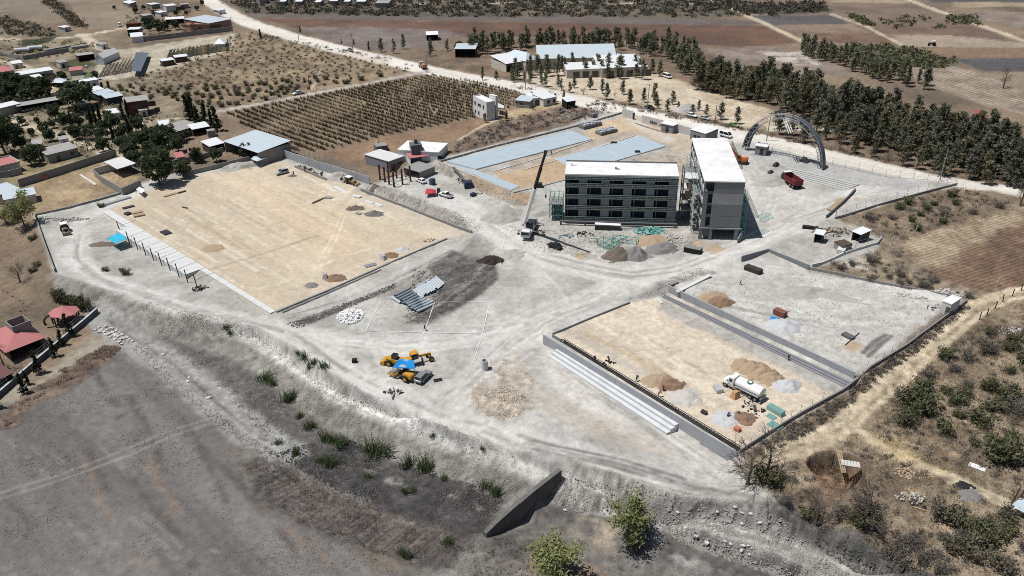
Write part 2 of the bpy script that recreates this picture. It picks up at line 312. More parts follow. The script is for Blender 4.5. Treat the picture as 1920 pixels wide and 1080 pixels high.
ll([(1940,547),(1885,558),(1840,578),(1775,632),(1705,692),(1645,747),(1595,792),(1525,836)],(172,150,118),width=.9,soft=.6,wob=.6,gaps=.35)
ll([(1595,795),(1640,830),(1720,870),(1800,905),(1910,955)],(214,194,156),width=2.6,soft=.9,wob=.8,cls='footpath',gaps=.3)
pp([(1620,820),(1680,815),(1720,845),(1760,880),(1700,870)],(200,174,124),(182,156,110),soft=2,wob=2,ns=6)
pp([(1470,845),(1560,808),(1600,822),(1540,862),(1480,860)],(190,168,130),(160,140,110),soft=1.5,wob=2,ns=3,op=.6)
pp([(1515,870),(1560,848),(1615,875),(1620,910),(1560,920),(1525,895)],(168,130,98),(120,96,76),soft=1.5,wob=2,ns=4)
for a,b in ((1700,885),(1705,925),(1790,850)): pp([(a-14,b),(a,b-9),(a+16,b),(a,b+9)],(198,164,124),soft=.8,wob=1.2,ns=3)
# ---- grey fields and drain
pp([(90,520),(250,545),(480,605),(620,690),(790,775),(1000,840),(1200,890),(1450,935),(1540,990),(1660,1085),(1600,1130),(820,1130),(760,1060),(600,990),(460,920),(440,800),(340,720),(200,612)],(152,146,137),(126,120,112),soft=2,wob=1,ns=5,seed=39,bmp=1)
pp([(-200,640),(60,760),(205,632),(280,668),(350,735),(430,800),(452,870),(480,930),(630,1007),(742,1062),(860,1100),(-300,1120)],(130,125,120),(104,100,97),soft=2,wob=2,ns=6,seed=40,an=((350,735),(700,1035),9),cls='ploughed_field',amp=.03,bmp=.5,sh=.8)
pp([(-40,700),(0,762),(80,725),(170,690),(215,650),(205,622),(160,640),(60,720)],(172,160,140),(150,138,120),soft=2,wob=2,ns=7,seed=41)
pp([(15,800),(60,760),(130,720),(215,672),(225,655),(200,650),(110,700),(20,770)],(140,120,104),(104,86,72),soft=1.0,wob=3.2,ns=2.2,seed=42,amp=.35,bmp=1.4)
for q,r in (((170,690),(225,780)),((230,720),(300,860)),((330,760),(430,950)),((120,780),(200,920)),((420,880),(560,1040)),((250,900),(360,1060))):
    ll([q,((q[0]+r[0])/2+6,(q[1]+r[1])/2),r],(98,90,86),width=1.6,soft=.8,wob=1.0,op=.75,gaps=.35)
for q,r in (((260,840),(330,960)),((500,960),(620,1060)),((150,860),(230,1010))):
    ll([q,r],(160,128,102),width=1.4,soft=1.2,wob=1.4,op=.5,gaps=.45)
for k in range(46):
    x=R_.uniform(-20,520); y=R_.uniform(760,1070)
    if y<760+abs(x-180)*.25: continue
    L=R_.uniform(20,110); c=(152,144,136) if R_.random()<.5 else (100,94,90)
    ll([(x,y),(x+L*.45,y+L*.4),(x+L,y+L*.92)],c,width=R_.uniform(.3,1.0),soft=.5,wob=.6,op=.55,gaps=.4,seed=k)
for k in range(16):
    x=R_.uniform(0,640); y=R_.uniform(800,1075); r=R_.uniform(6,18); pp([(x-r,y),(x,y-r*.4),(x+r,y+r*.3),(x,y+r*.5)],(158,134,112),soft=1.2,wob=2,ns=3,op=.45,gaps=.45,seed=k)
ll([(-20,942),(100,905),(220,862),(330,815),(430,784)],(152,146,140),width=.8,soft=.4,wob=.3,op=.7)
ll([(-20,930),(100,894),(215,851),(325,805),(425,776)],(152,146,140),width=.8,soft=.4,wob=.3,op=.7)
ll([(190,593),(250,640),(330,690),(410,760),(470,810),(545,850)],(164,162,158),(142,140,136),width=7,soft=2.2,wob=2,cls='dirt_road',ns=4,seed=43,amp=.08,an=((190,593),(545,850),4))
pp([(290,620),(380,652),(470,700),(560,765),(640,815),(560,850),(510,845),(420,740),(330,668)],(112,106,102),(88,84,82),soft=2,wob=2,ns=4,seed=44,cls='drainage_ditch',amp=.2,bmp=1.2,op=.9)
pp([(452,868),(512,846),(567,890),(705,948),(850,1000),(905,1004),(915,1030),(860,1062),(800,1075),(705,1042),(555,982),(478,932)],(116,108,101),(90,83,78),soft=1.2,wob=2,ns=3,seed=45,an=((480,930),(560,880),7),bmp=1.3,amp=.12)
pp([(520,858),(640,915),(780,965),(860,990),(860,1006),(700,960),(560,905)],(146,130,114),soft=1.2,wob=3,ns=3,gaps=.48,op=.6)
pp([(505,850),(545,836),(640,812),(730,860),(805,884),(880,904),(948,938),(905,1004),(850,1002),(780,977),(705,950),(635,922),(567,892)],(94,90,88),(76,73,72),soft=1.2,wob=1.6,ns=3,seed=46,cls='drainage_ditch',amp=.16,bmp=1.5)
for q in ((850,930),(890,950),(740,905),(690,880)): pp([(q[0]-14,q[1]-3),(q[0]+4,q[1]-3),(q[0]+20,q[1]+6),(q[0],q[1]+5)],(150,146,138),soft=1,wob=1,gaps=.45)
pp([(905,1004),(1000,985),(1030,942),(1080,958),(1235,992),(1360,1037),(1520,1092),(1500,1130),(850,1130),(860,1050)],(128,122,115),(100,96,91),soft=1.5,wob=2,ns=5,seed=47,amp=.12,bmp=1.2,an=((940,1010),(1300,1080),3))
pp([(1105,960),(1160,985),(1140,1030),(1090,1010)],(176,160,138),(150,136,116),soft=2,wob=2,ns=3,gaps=.4)
pp([(940,1050),(1060,1040),(1120,1080),(960,1090)],(150,126,104),soft=2,wob=3,ns=4,gaps=.45)
pp([(1225,1010),(1290,1040),(1370,1078),(1340,1082),(1230,1030)],(170,166,158),soft=1,wob=2,ns=3,gaps=.35)
# ---- construction site
pp([(66,404),(205,366),(300,330),(420,312),(530,296),(690,345),(815,300),(1075,232),(1130,208),(1180,212),(1300,240),(1430,282),(1700,335),(1792,346),(1562,412),(1655,448),(1642,472),(1520,504),(1800,560),(1606,714),(1384,851),(1400,900),(1440,930),(1440,955),(1285,934),(1135,884),(1000,850),(900,826),(790,786),(620,700),(480,616),(250,560),(104,516)],(198,195,186),(168,164,155),soft=1.2,wob=1.0,ns=9,seed=50,cls='construction_yard',amp=.07,bmp=.55)
# slopes below the site road
pp([(104,514),(250,558),(400,602),(480,614),(560,657),(620,699),(700,744),(790,784),(900,824),(1010,852),(1060,893),(1010,886),(850,814),(740,785),(640,744),(560,687),(480,634),(380,650),(300,628),(215,590),(150,570),(100,540)],(156,151,142),(126,122,114),soft=.6,wob=.8,sh=1.3,ns=2.4,seed=51,an=((600,700),(580,730),3),cls='construction_yard',amp=.16,bmp=1.1)
pp([(470,640),(548,695),(630,757),(730,797),(840,827),(930,868),(1008,903),(1046,884),(948,938),(880,904),(805,884),(730,860),(640,812),(560,757),(500,712),(440,672)],(156,152,142),(126,122,113),soft=.7,wob=.8,sh=1.3,ns=2.4,seed=52,an=((630,757),(600,790),4),cls='construction_yard',amp=.14,bmp=1.1)
ll([(430,620),(475,636),(555,690),(636,750),(736,791),(846,821),(936,860),(1015,895)],(200,196,187),(184,180,170),width=3.2,soft=.5,wob=.6,cls='footpath',ns=4)
ll([(510,664),(595,722),(667,760),(765,792),(850,815)],(236,233,226),width=.9,soft=.3,wob=.3,gaps=.3)
pp([(1050,872),(1135,884),(1210,911),(1285,934),(1360,944),(1440,953),(1448,984),(1440,998),(1322,970),(1210,948),(1135,920),(1060,893)],(150,145,138),(116,112,106),soft=.6,wob=.8,sh=1.3,ns=3,seed=53,an=((1210,911),(1195,950),3),cls='construction_yard',amp=.2,bmp=1.2)
pp([(1062,900),(1135,938),(1235,970),(1420,1025),(1540,1080),(1500,1090),(1360,1037),(1235,992),(1080,958),(1032,942)],(146,141,134),(112,108,102),soft=.7,wob=1.0,sh=1.3,ns=3,seed=54,cls='construction_yard',amp=.2,bmp=1.3)
ll([(1060,899),(1135,929),(1210,957),(1322,980),(1440,1012),(1560,1058),(1640,1095)],(200,195,186),(178,173,164),width=5,soft=.7,wob=.9,cls='dirt_road',ns=3,amp=.1)
pp([(1440,935),(1458,962),(1530,990),(1600,1008),(1680,1048),(1780,1085),(1720,1100),(1620,1062),(1530,1020),(1448,990)],(110,107,104),(90,87,85),soft=1,wob=1.2,ns=3,seed=55,cls='drainage_ditch',amp=.25,bmp=1.3)
ll([(1450,985),(1530,1018),(1620,1058),(1700,1094)],(136,133,128),width=2.6,soft=1,wob=.6,cls='drainage_ditch',ns=4)
pp([(1400,960),(1450,1000),(1560,1050),(1640,1090),(1520,1090),(1420,1030),(1360,1000)],(186,182,174),(156,150,142),soft=1.5,wob=2,ns=2.5,seed=56,amp=.18,bmp=1.2)
# disturbed darker soil in the yard
pp([(530,600),(600,590),(700,545),(800,495),(890,448),(925,455),(935,505),(880,560),(800,608),(760,606),(760,560),(690,560),(560,610)],(164,158,148),(140,134,126),soft=2,wob=3,ns=4,seed=57,amp=.12,bmp=.9)
pp([(800,498),(850,468),(925,490),(936,522),(875,567),(800,609),(757,607),(788,588),(812,562),(820,530)],(124,120,114),(98,95,90),soft=.8,wob=1.2,ns=2.2,seed=58,amp=.2,bmp=1.2,an=((770,590),(920,510),3))
pp([(536,608),(600,588),(700,550),(742,530),(742,538),(640,582),(560,616)],(112,108,102),soft=.8,wob=1.6,ns=2,gaps=.35,bmp=1.3)
pp([(1075,870),(1130,850),(1250,890),(1400,920),(1430,940),(1290,925),(1150,880)],(156,151,143),(134,129,122),soft=2,wob=3,ns=4,seed=59,an=((1080,860),(1400,930),4),op=.8)
pp([(1180,560),(1240,520),(1310,500),(1345,512),(1262,540),(1240,560)],(172,168,160),(146,142,134),soft=1,wob=2,ns=3,seed=60,amp=.25,bmp=1.3)
pp([(960,470),(1055,445),(1060,425),(1300,430),(1320,460),(1180,490),(1050,480)],(196,190,180),(166,158,148),soft=1.5,wob=3,ns=4,seed=61,amp=.12,bmp=.9)
pp([(690,350),(775,368),(830,388),(890,411),(917,432),(885,437),(780,397),(680,358)],(176,172,162),(146,142,133),soft=1,wob=1.2,ns=3,seed=62,amp=.22,bmp=1.2)
pp([(808,316),(880,346),(955,384),(1000,396),(1000,372),(958,362),(880,330),(822,306)],(178,170,154),(146,138,124),soft=.8,wob=.8,ns=3,seed=63,amp=.16,bmp=1.2)
pp([(862,324),(958,362),(1000,360),(990,380),(955,376),(890,350)],(196,156,112),(170,134,98),soft=1,wob=1.4,ns=3,seed=64,op=.85)
pp([(1090,350),(1160,312),(1255,280),(1290,300),(1290,340),(1200,330)],(196,182,160),(170,156,136),soft=2,wob=3,ns=4,seed=65,amp=.2,bmp=1)
pp([(1080,262),(1110,235),(1180,215),(1240,235),(1300,262),(1290,285),(1250,272),(1205,252),(1130,262)],(214,186,148),(196,168,132),soft=1.5,wob=2,ns=6,seed=66)
pp([(1250,250),(1300,262),(1300,290),(1260,285)],(200,182,156),soft=2,wob=2)
pp([(958,356),(925,322),(1010,298),(1075,290),(1090,310),(1062,335),(1000,350)],(204,172,132),(190,158,122),soft=.6,wob=.5,ns=6,seed=67,amp=.03)
pp([(940,330),(960,300),(1180,245),(1205,250),(1040,296)],(192,178,158),(168,154,136),soft=.6,wob=.6,ns=3,seed=68)
# sports ground
pp([(207,394),(300,344),(420,317),(528,304),(600,329),(680,360),(780,398),(882,438),(838,447),(740,488),(624,540),(517,583),(400,518),(320,466)],(220,200,168),(200,182,154),soft=.7,wob=.5,ns=4,seed=70,an=((215,392),(516,583),12),cls='sports_field',amp=.03,bmp=.4,sh=1.0)
pp([(207,394),(300,344),(380,330),(500,420),(540,540),(517,583)],(204,184,154),(186,168,142),soft=6,wob=5,ns=6,an=((215,392),(516,583),9),seed=71,op=.55)
pp([(420,330),(540,340),(700,430),(640,500),(520,420)],(222,194,152),(206,178,140),soft=8,wob=6,ns=4,an=((215,392),(516,583),9),seed=72,op=.6)
pp([(640,345),(700,362),(882,438),(838,447),(760,420)],(204,190,168),(190,176,156),soft=3,wob=3,ns=5,seed=73,op=.7)
pp([(600,500),(700,470),(800,440),(838,447),(624,540),(517,583)],(200,182,156),(184,166,142),soft=4,wob=4,ns=5,seed=74,op=.5)
_a=(GT(215,392)[:2],GT(516,583)[:2],GT(882,438)[:2])
for k in range(60):      # roller passes along the pitch
    u=R_.uniform(.02,.97); a=R_.uniform(.0,.4); b=a+R_.uniform(.2,.55)
    q=lambda t,u=u:((205+(516-205)*t)+(882-516)*u*(.93-.04*t)*1.0-(0)*t,(394+(583-394)*t)+(-147*u)*(.98-.36*(1-t)*.9))
    c=(238,224,196) if R_.random()<.6 else (184,162,130)
    ll([q(a),q((a+b)/2),q(b)],c,width=R_.uniform(.3,.9),soft=.4,wob=.4,op=.6,gaps=.42,seed=k)
for l in ([(585,560),(590,500),(620,450),(640,400)],[(592,560),(600,500),(630,450),(648,402)],[(590,500),(680,470),(740,455)],[(470,545),(560,520),(640,480)],[(560,560),(555,520),(520,470)],[(600,530),(690,490),(760,470)],[(575,380),(640,372),(660,352)],[(520,360),(560,345),(610,345)]):
    ll(l,(236,222,196),width=.55,soft=.35,wob=.4,op=.6,gaps=.36)
ll([(340,530),(480,480),(600,440)],(166,150,130),width=.8,soft=.45,wob=.4,op=.7)
# court
pp([(1036,628),(1181,568),(1252,552),(1420,636),(1598,722),(1500,778),(1386,848),(1200,738)],(224,206,178),(206,188,162),soft=.7,wob=.8,ns=5,seed=80,an=((1036,628),(1384,848),4),cls='court',amp=.06,bmp=.6)
pp([(1240,560),(1600,728),(1560,735),(1400,660),(1230,580)],(186,180,170),(170,164,154),soft=1,wob=1.5,ns=3,seed=81)
ll([(1095,625),(1180,665),(1260,720),(1330,770)],(200,168,124),width=1.5,soft=.8,wob=.8,op=.7,gaps=.3)
ll([(1060,620),(1140,660),(1230,720)],(190,180,166),width=3.0,soft=1.5,wob=1.5,op=.7)
# court surroundings and haul roads
for l,w,o in (([(930,430),(960,450),(1010,480),(1080,500),(1180,520),(1270,510),(1350,480),(1430,450),(1490,425)],9,.9),([(880,395),(920,425),(960,455)],8,.8),([(835,372),(880,395),(920,425)],9,.8),([(1180,520),(1120,560),(1040,590),(960,640),(880,720),(820,760)],9,.7),([(1000,620),(860,640),(740,650),(640,640),(560,625),(480,605)],7,.7),([(150,430),(140,480),(180,520),(250,545),(340,575),(480,604),(560,630),(640,690),(720,735),(800,770),(900,800)],6.5,.9),([(900,800),(1000,835),(1100,850),(1250,900)],6,.5),([(300,335),(240,372),(160,405),(130,440)],5,.8),([(1490,425),(1560,380),(1640,340)],8,.7),([(1400,400),(1420,360),(1400,320),(1350,290)],8,.6),([(1250,262),(1180,225)],6,.5)):
    ll(l,(216,213,205),(200,196,188),width=w,soft=1.3,wob=1.1,op=o,ns=5,cls='dirt_road',amp=.04,bmp=.4)
for l in ([(640,640),(700,690),(790,740),(880,775)],[(480,600),(560,622),(640,660),(690,710)],[(960,455),(1050,500),(1160,530)],[(1350,482),(1440,452),(1530,400)],[(960,640),(1060,590),(1160,550)],[(1000,660),(940,700),(900,760)],[(150,440),(150,490),(200,525)],[(880,640),(960,600),(1040,560)],[(1010,500),(1040,530),(1075,580)],[(1120,560),(1000,600),(880,610)],[(640,700),(760,760),(900,790)]):
    ll(l,(226,222,212),width=.8,soft=.5,wob=.5,op=.55,gaps=.3)
    ll([(a+10,b+5) for a,b in l],(176,171,161),width=.8,soft=.5,wob=.5,op=.5,gaps=.35)
pp([(900,690),(960,660),(1000,690),(1010,760),(960,800),(890,770),(870,740)],(204,188,166),(180,166,148),soft=1.2,wob=2.5,ns=2.2,seed=82,bmp=1.3,gaps=.4,op=.9,amp=.18)
pp([(1020,650),(1090,690),(1260,800),(1380,862),(1420,905),(1300,880),(1150,800),(1010,720)],(214,208,196),(192,186,174),soft=2,wob=2,ns=5,seed=83,an=((1020,660),(1380,870),3))
pp([(960,660),(1010,720),(1150,800),(1260,850),(1180,840),(1000,760)],(208,192,170),soft=2,wob=2,ns=5,op=.6)
pp([(1262,534),(1345,512),(1400,495),(1516,510),(1800,562),(1609,696),(1430,612)],(208,204,196),(188,183,174),soft=1.2,wob=1.5,ns=6,seed=84,bmp=.6)
pp([(1442,468),(1560,414),(1655,448),(1640,470),(1521,497)],(190,185,174),(166,160,150),soft=1,wob=1,ns=4,seed=85)
for a,b,r in ((1600,650,22),(1715,612,10),(1350,555,18),(1605,372,8),(1340,468,22),(1310,455,16),(1090,480,16),(1535,378,20)): pp([(a-r,b),(a,b-r*.5),(a+r,b),(a,b+r*.5)],(196,164,124),soft=.7,wob=1,ns=3,op=.85)
for l in ([(1618,662),(1640,640),(1662,628)],[(1628,668),(1650,646),(1672,630)]): ll(l,(110,106,100),width=1.0,soft=.4,wob=.3,op=.9)
pp([(1396,300),(1460,345),(1590,372),(1560,405),(1500,420),(1430,420),(1400,360)],(206,202,193),(188,182,173),soft=2,wob=2,ns=5,seed=86)
pp([(1400,262),(1480,285),(1600,318),(1740,347),(1700,356),(1600,345),(1470,310),(1400,290)],(186,184,180),(172,170,166),soft=1,wob=.8,ns=6,seed=87)
def tracks(path,n,spread,light=(224,220,211),dark=(158,153,144),op=.7,w=(.35,.9)):
    for k in range(n):
        o=R_.gauss(0,spread); a=R_.uniform(0,.6); b=min(1,a+R_.uniform(.25,.6)); m=len(path)-1; Q=[]
        for i in range(9):
            t=(a+(b-a)*i/8)*m; j=min(int(t),m-1); f=t-j; x=path[j][0]+(path[j+1][0]-path[j][0])*f; y=path[j][1]+(path[j+1][1]-path[j][1])*f; dx=path[j+1][0]-path[j][0]; dy=path[j+1][1]-path[j][1]; L=math.hypot(dx,dy); Q.append((x-dy/L*o,y+dx/L*o*.6))
        ll(Q,light if R_.random()<.5 else dark,width=R_.uniform(*w),soft=.4,wob=.35,op=op*R_.uniform(.5,1),gaps=.38,seed=k)
tracks([(930,430),(1010,480),(1080,500),(1180,520),(1270,510),(1350,480),(1490,425)],26,9)
tracks([(1180,520),(1120,560),(1040,590),(960,640),(880,720),(820,760)],26,12)
tracks([(1060,590),(860,640),(740,650),(640,640),(560,625),(480,605)],22,9)
tracks([(150,430),(140,480),(180,520),(250,545),(340,575),(480,604),(560,630),(640,690),(720,735),(800,770),(900,800)],40,7)
tracks([(835,372),(880,395),(920,425),(990,470)],14,7)
tracks([(1030,660),(1100,720),(1200,780),(1300,850),(1400,915)],26,12)
tracks([(900,800),(1000,840),(1150,870),(1300,915),(1430,940)],34,10,dark=(128,124,117))
tracks([(1300,560),(1450,590),(1600,610),(1720,600)],18,20)
tracks([(1420,420),(1440,370),(1420,320),(1350,290)],16,14); tracks([(1430,430),(1560,385),(1700,345)],14,10)
tracks([(765,604),(830,570),(885,532),(915,500),(925,470)],26,9,light=(170,166,158),dark=(84,81,77),op=.8)
tracks([(540,600),(640,570),(760,520),(880,455)],24,8,light=(196,192,183),dark=(120,116,109))
tracks([(1060,905),(1210,957),(1440,1012),(1640,1090)],20,5,dark=(140,136,128))
ll([(186,592),(250,638),(330,688),(410,756),(470,806),(540,848)],(168,166,161),(146,144,139),width=8,soft=1.4,wob=1.6,cls='dirt_road',ns=3,seed=143,an=((190,593),(545,850),4))
tracks([(200,600),(330,690),(470,810),(540,850)],18,6,light=(190,187,181),dark=(120,117,112))
tracks([(1100,600),(1200,660),(1330,740),(1430,800)],18,22,light=(238,224,198),dark=(190,168,136))
def falls(A,B,n,light,dark,w,op=.7,t0=0.0,t1=1.0):
    def at(P,t):
        s=t*(len(P)-1); j=min(int(s),len(P)-2); f=s-j; return (P[j][0]+(P[j+1][0]-P[j][0])*f,P[j][1]+(P[j+1][1]-P[j][1])*f)
    for k in range(n):
        t=R_.uniform(t0,t1); a=at(A,t); b=at(B,min(1,max(0,t+R_.uniform(-.012,.012)))); u=R_.uniform(0,.5); v=R_.uniform(.6,1); q=lambda z:(a[0]+(b[0]-a[0])*z,a[1]+(b[1]-a[1])*z)
        ll([q(u),q((u+v)/2),q(v)],light if R_.random()<.5 else dark,width=R_.uniform(*w),soft=.2,wob=.15,op=op*R_.uniform(.4,1),gaps=.3,seed=k)
falls([(462,880),(480,930),(555,980),(630,1007),(705,1040),(780,1066)],[(505,850),(567,892),(635,922),(705,950),(780,977),(862,1004)],300,(140,130,122),(78,72,68),(.16,.36),.6)
falls([(480,640),(640,752),(840,827),(1005,900)],[(440,672),(560,757),(730,860),(945,937)],200,(176,171,160),(120,116,108),(.2,.5),.5)
falls([(300,590),(480,616),(700,744),(1000,850)],[(380,650),(480,634),(740,785),(1030,886)],160,(182,177,167),(112,108,101),(.2,.5),.6)
falls([(1080,864),(1210,910),(1360,942),(1440,952)],[(1062,893),(1210,948),(1322,970),(1440,998)],170,(182,177,168),(96,92,87),(.25,.6),.65)
falls([(1062,906),(1210,966),(1420,1026),(1540,1080)],[(1032,942),(1235,993),(1360,1038),(1500,1088)],140,(176,171,162),(96,92,87),(.25,.6),.6)
falls([(1450,950),(1530,988),(1680,1046),(1780,1082)],[(1448,985),(1530,1016),(1620,1056),(1700,1092)],140,(124,121,117),(70,68,66),(.25,.6),.7)
# grain that belongs to the soil itself: clods, stones, fine wear
_g=(N1-.5)*.55*np.clip(BMP,.3,1.3)+(N3-.5)*.34*np.clip(BMP,.4,1.2)
_cl=fbm(X,Y,1.3,91,2); _g-=np.clip((_cl-.66)*5,0,1)*.28*np.clip(BMP,.25,1.2); _g+=np.clip((.33-_cl)*5,0,1)*.2*np.clip(BMP,.25,1.2)
COLR*=np.clip(1+_g*np.clip(1.3-Y/700,.35,1),.4,1.6)[:,None]
# ---- heights, mesh, split by surface
Zg=Zt+(N3-.5)*AMP*2.4+(N1-.5)*AMP*1.3+(N10-.5)*np.minimum(AMP*2.0,.3)
_far=np.clip((Y-420)/300,0,1); Zg+=_far*(N40-.5)*2.0
Zg=np.where(Y>1500,Zg-(Y-1500)*.002,Zg)
V3=np.stack([X,Y,Zg],1)
nr=len(ROWS)
ii=(np.arange(nr-1)[:,None]*NC+np.arange(NC-1)[None,:]).ravel()
QF=np.stack([ii,ii+1,ii+1+NC,ii+NC],1)
fn=np.cross(V3[QF[:,1]]-V3[QF[:,0]],V3[QF[:,3]]-V3[QF[:,0]]); VN=np.zeros((NV,3))
for k in range(4): np.add.at(VN,QF[:,k],fn)
VN/=np.linalg.norm(VN,axis=1)[:,None]+1e-9
FC=CLS[QF[:,0]]
def ground_material(name):
    m=bpy.data.materials.new(name); m.use_nodes=True; n=m.node_tree.nodes; k=m.node_tree.links; b=n['Principled BSDF']
    def nd(t,**kw):
        x=n.new(t)
        for a,v in kw.items(): setattr(x,a,v)
        return x
    def attr(nm): return nd('ShaderNodeAttribute',attribute_name=nm)
    def math_(op,a,b_=None,c=None):
        x=nd('ShaderNodeMath',operation=op)
        for i,v in enumerate((a,b_,c)):
            if v is None: continue
            if isinstance(v,(int,float)): x.inputs[i].default_value=v
            else: k.new(v,x.inputs[i])
        return x.outputs[0]
    geo=nd('ShaderNodeNewGeometry')
    def noise(sc,det,rough=.6):
        t=nd('ShaderNodeTexNoise'); t.inputs['Scale'].default_value=sc; t.inputs['Detail'].default_value=det; t.inputs['Roughness'].default_value=rough
        k.new(geo.outputs['Position'],t.inputs['Vector']); return t.outputs['Fac']
    fine=noise(5.5,5,.75); mid=noise(.75,4,.65)
    vo=nd('ShaderNodeTexVoronoi'); vo.inputs['Scale'].default_value=1.7; k.new(geo.outputs['Position'],vo.inputs['Vector'])
    row=math_('SINE',math_('MULTIPLY',attr('row').outputs['Fac'],6.2832))
    bm=attr('bmp').outputs['Fac']
    f=math_('ADD',math_('MULTIPLY',math_('SUBTRACT',fine,.5),2.1),math_('MULTIPLY',math_('SUBTRACT',mid,.5),1.0))
    f=math_('MULTIPLY',f,math_('ADD',math_('MULTIPLY',bm,.85),.22))
    peb=math_('MULTIPLY',math_('LESS_THAN',vo.outputs['Distance'],.16),math_('MULTIPLY',math_('SUBTRACT',fine,.42),math_('MULTIPLY',bm,1.3)))
    f=math_('ADD',f,peb)
    rr=math_('MULTIPLY',math_('MULTIPLY',row,attr('rowamp').outputs['Fac']),math_('ADD',.35,mid))
    f=math_('ADD',math_('ADD',1.0,f),rr)
    f=math_('MAXIMUM',f,.25)
    mx=nd('ShaderNodeVectorMath',operation='SCALE'); k.new(attr('Col').outputs['Color'],mx.inputs[0]); k.new(f,mx.inputs['Scale'])
    k.new(mx.outputs[0],b.inputs['Base Color']); b.inputs['Roughness'].default_value=.95; b.inputs['Specular IOR Level'].default_value=.15
    bu=nd('ShaderNodeBump'); bu.inputs['Strength'].default_value=.55; bu.inputs['Distance'].default_value=.35
    k.new(math_('MULTIPLY',math_('ADD',fine,mid),bm),bu.inputs['Height']); k.new(bu.outputs[0],b.inputs['Normal'])
    return m
NICE={'ground':'ground','dirt_road':'dirt_road','sports_field':'sports_field','ploughed_field':'ploughed_field','drainage_ditch':'drainage_ditch','construction_yard':'construction_yard_ground','orchard_soil':'orchard_ground','court':'court_ground','footpath':'path','far_terrain':'terrain'}
for ci,cn in enumerate(CLASSES):
    q=QF[FC==ci]
    if len(q)==0: continue
    us,inv=np.unique(q,return_inverse=True); inv=inv.reshape(q.shape)
    me=bpy.data.meshes.new(cn); me.vertices.add(len(us)); me.vertices.foreach_set('co',V3[us].astype(np.float32).ravel())
    me.loops.add(inv.size); me.loops.foreach_set('vertex_index',inv.astype(np.int32).ravel())
    me.polygons.add(len(q)); me.polygons.foreach_set('loop_start',np.arange(0,inv.size,4,dtype=np.int32))
    me.update(calc_edges=True); me.polygons.foreach_set('use_smooth',np.ones(len(q),bool))
    a=me.attributes.new('Col','FLOAT_COLOR','POINT'); a.data.foreach_set('color',np.concatenate([COLR[us],np.ones((len(us),1))],1).astype(np.float32).ravel())
    for nm,ar in (('row',ROW),('rowamp',ROWA),('bmp',BMP)):
        a=me.attributes.new(nm,'FLOAT','POINT'); a.data.foreach_set('value',ar[us].astype(np.float32))
    me.normals_split_custom_set_from_vertices(VN[us].astype(np.float32).tolist())
    me.materials.append(ground_material(cn+'_soil'))
    o=bpy.data.objects.new(NICE[cn],me); COL.objects.link(o); o['kind']='structure'
# ------------------------------------------------------------------ helpers for things
MATS={}
def M(name,rgb,rough=.85,metal=0.0,n=.16,sc=.8,bump=0.0,stain=.12,spec=.3,trans=False):
    if name in MATS: return MATS[name]
    m=bpy.data.materials.new(name); m.use_nodes=True; nn=m.node_tree.nodes; k=m.node_tree.links; b=nn['Principled BSDF']
    geo=nn.new('ShaderNodeNewGeometry')
    def noise(s,d):
        t=nn.new('ShaderNodeTexNoise'); t.inputs['Scale'].default_value=s; t.inputs['Detail'].default_value=d; t.inputs['Roughness'].default_value=.65
        k.new(geo.outputs['Position'],t.inputs['Vector']); return t.outputs['Fac']
    def mt(op,a,c):
        x=nn.new('ShaderNodeMath'); x.operation=op
        for i,v in enumerate((a,c)):
            if isinstance(v,(int,float)): x.inputs[i].default_value=v
            else: k.new(v,x.inputs[i])
        return x.outputs[0]
    a=noise(sc*4,4); c=noise(sc*.5,3)
    f=mt('ADD',1.0,mt('ADD',mt('MULTIPLY',mt('SUBTRACT',a,.5),n*2.4),mt('MULTIPLY',mt('SUBTRACT',c,.5),stain*3)))
    v=nn.new('ShaderNodeVectorMath'); v.operation='SCALE'; v.inputs[0].default_value=T(*rgb); k.new(f,v.inputs['Scale'])
    k.new(v.outputs[0],b.inputs['Base Color']); b.inputs['Roughness'].default_value=rough; b.inputs['Metallic'].default_value=metal; b.inputs['Specular IOR Level'].default_value=spec
    if bump:
        bu=nn.new('ShaderNodeBump'); bu.inputs['Strength'].default_value=bump; bu.inputs['Distance'].default_value=.15; k.new(a,bu.inputs['Height']); k.new(bu.outputs[0],b.inputs['Normal'])
    if trans:
        ad=nn.new('ShaderNodeMixShader'); tr=nn.new('ShaderNodeBsdfTranslucent'); k.new(v.outputs[0],tr.inputs[0]); ad.inputs[0].default_value=.35
        k.new(b.outputs[0],ad.inputs[1]); k.new(tr.outputs[0],ad.inputs[2]); k.new(ad.outputs[0],nn['Material Output'].inputs[0])
    MATS[name]=m; return m
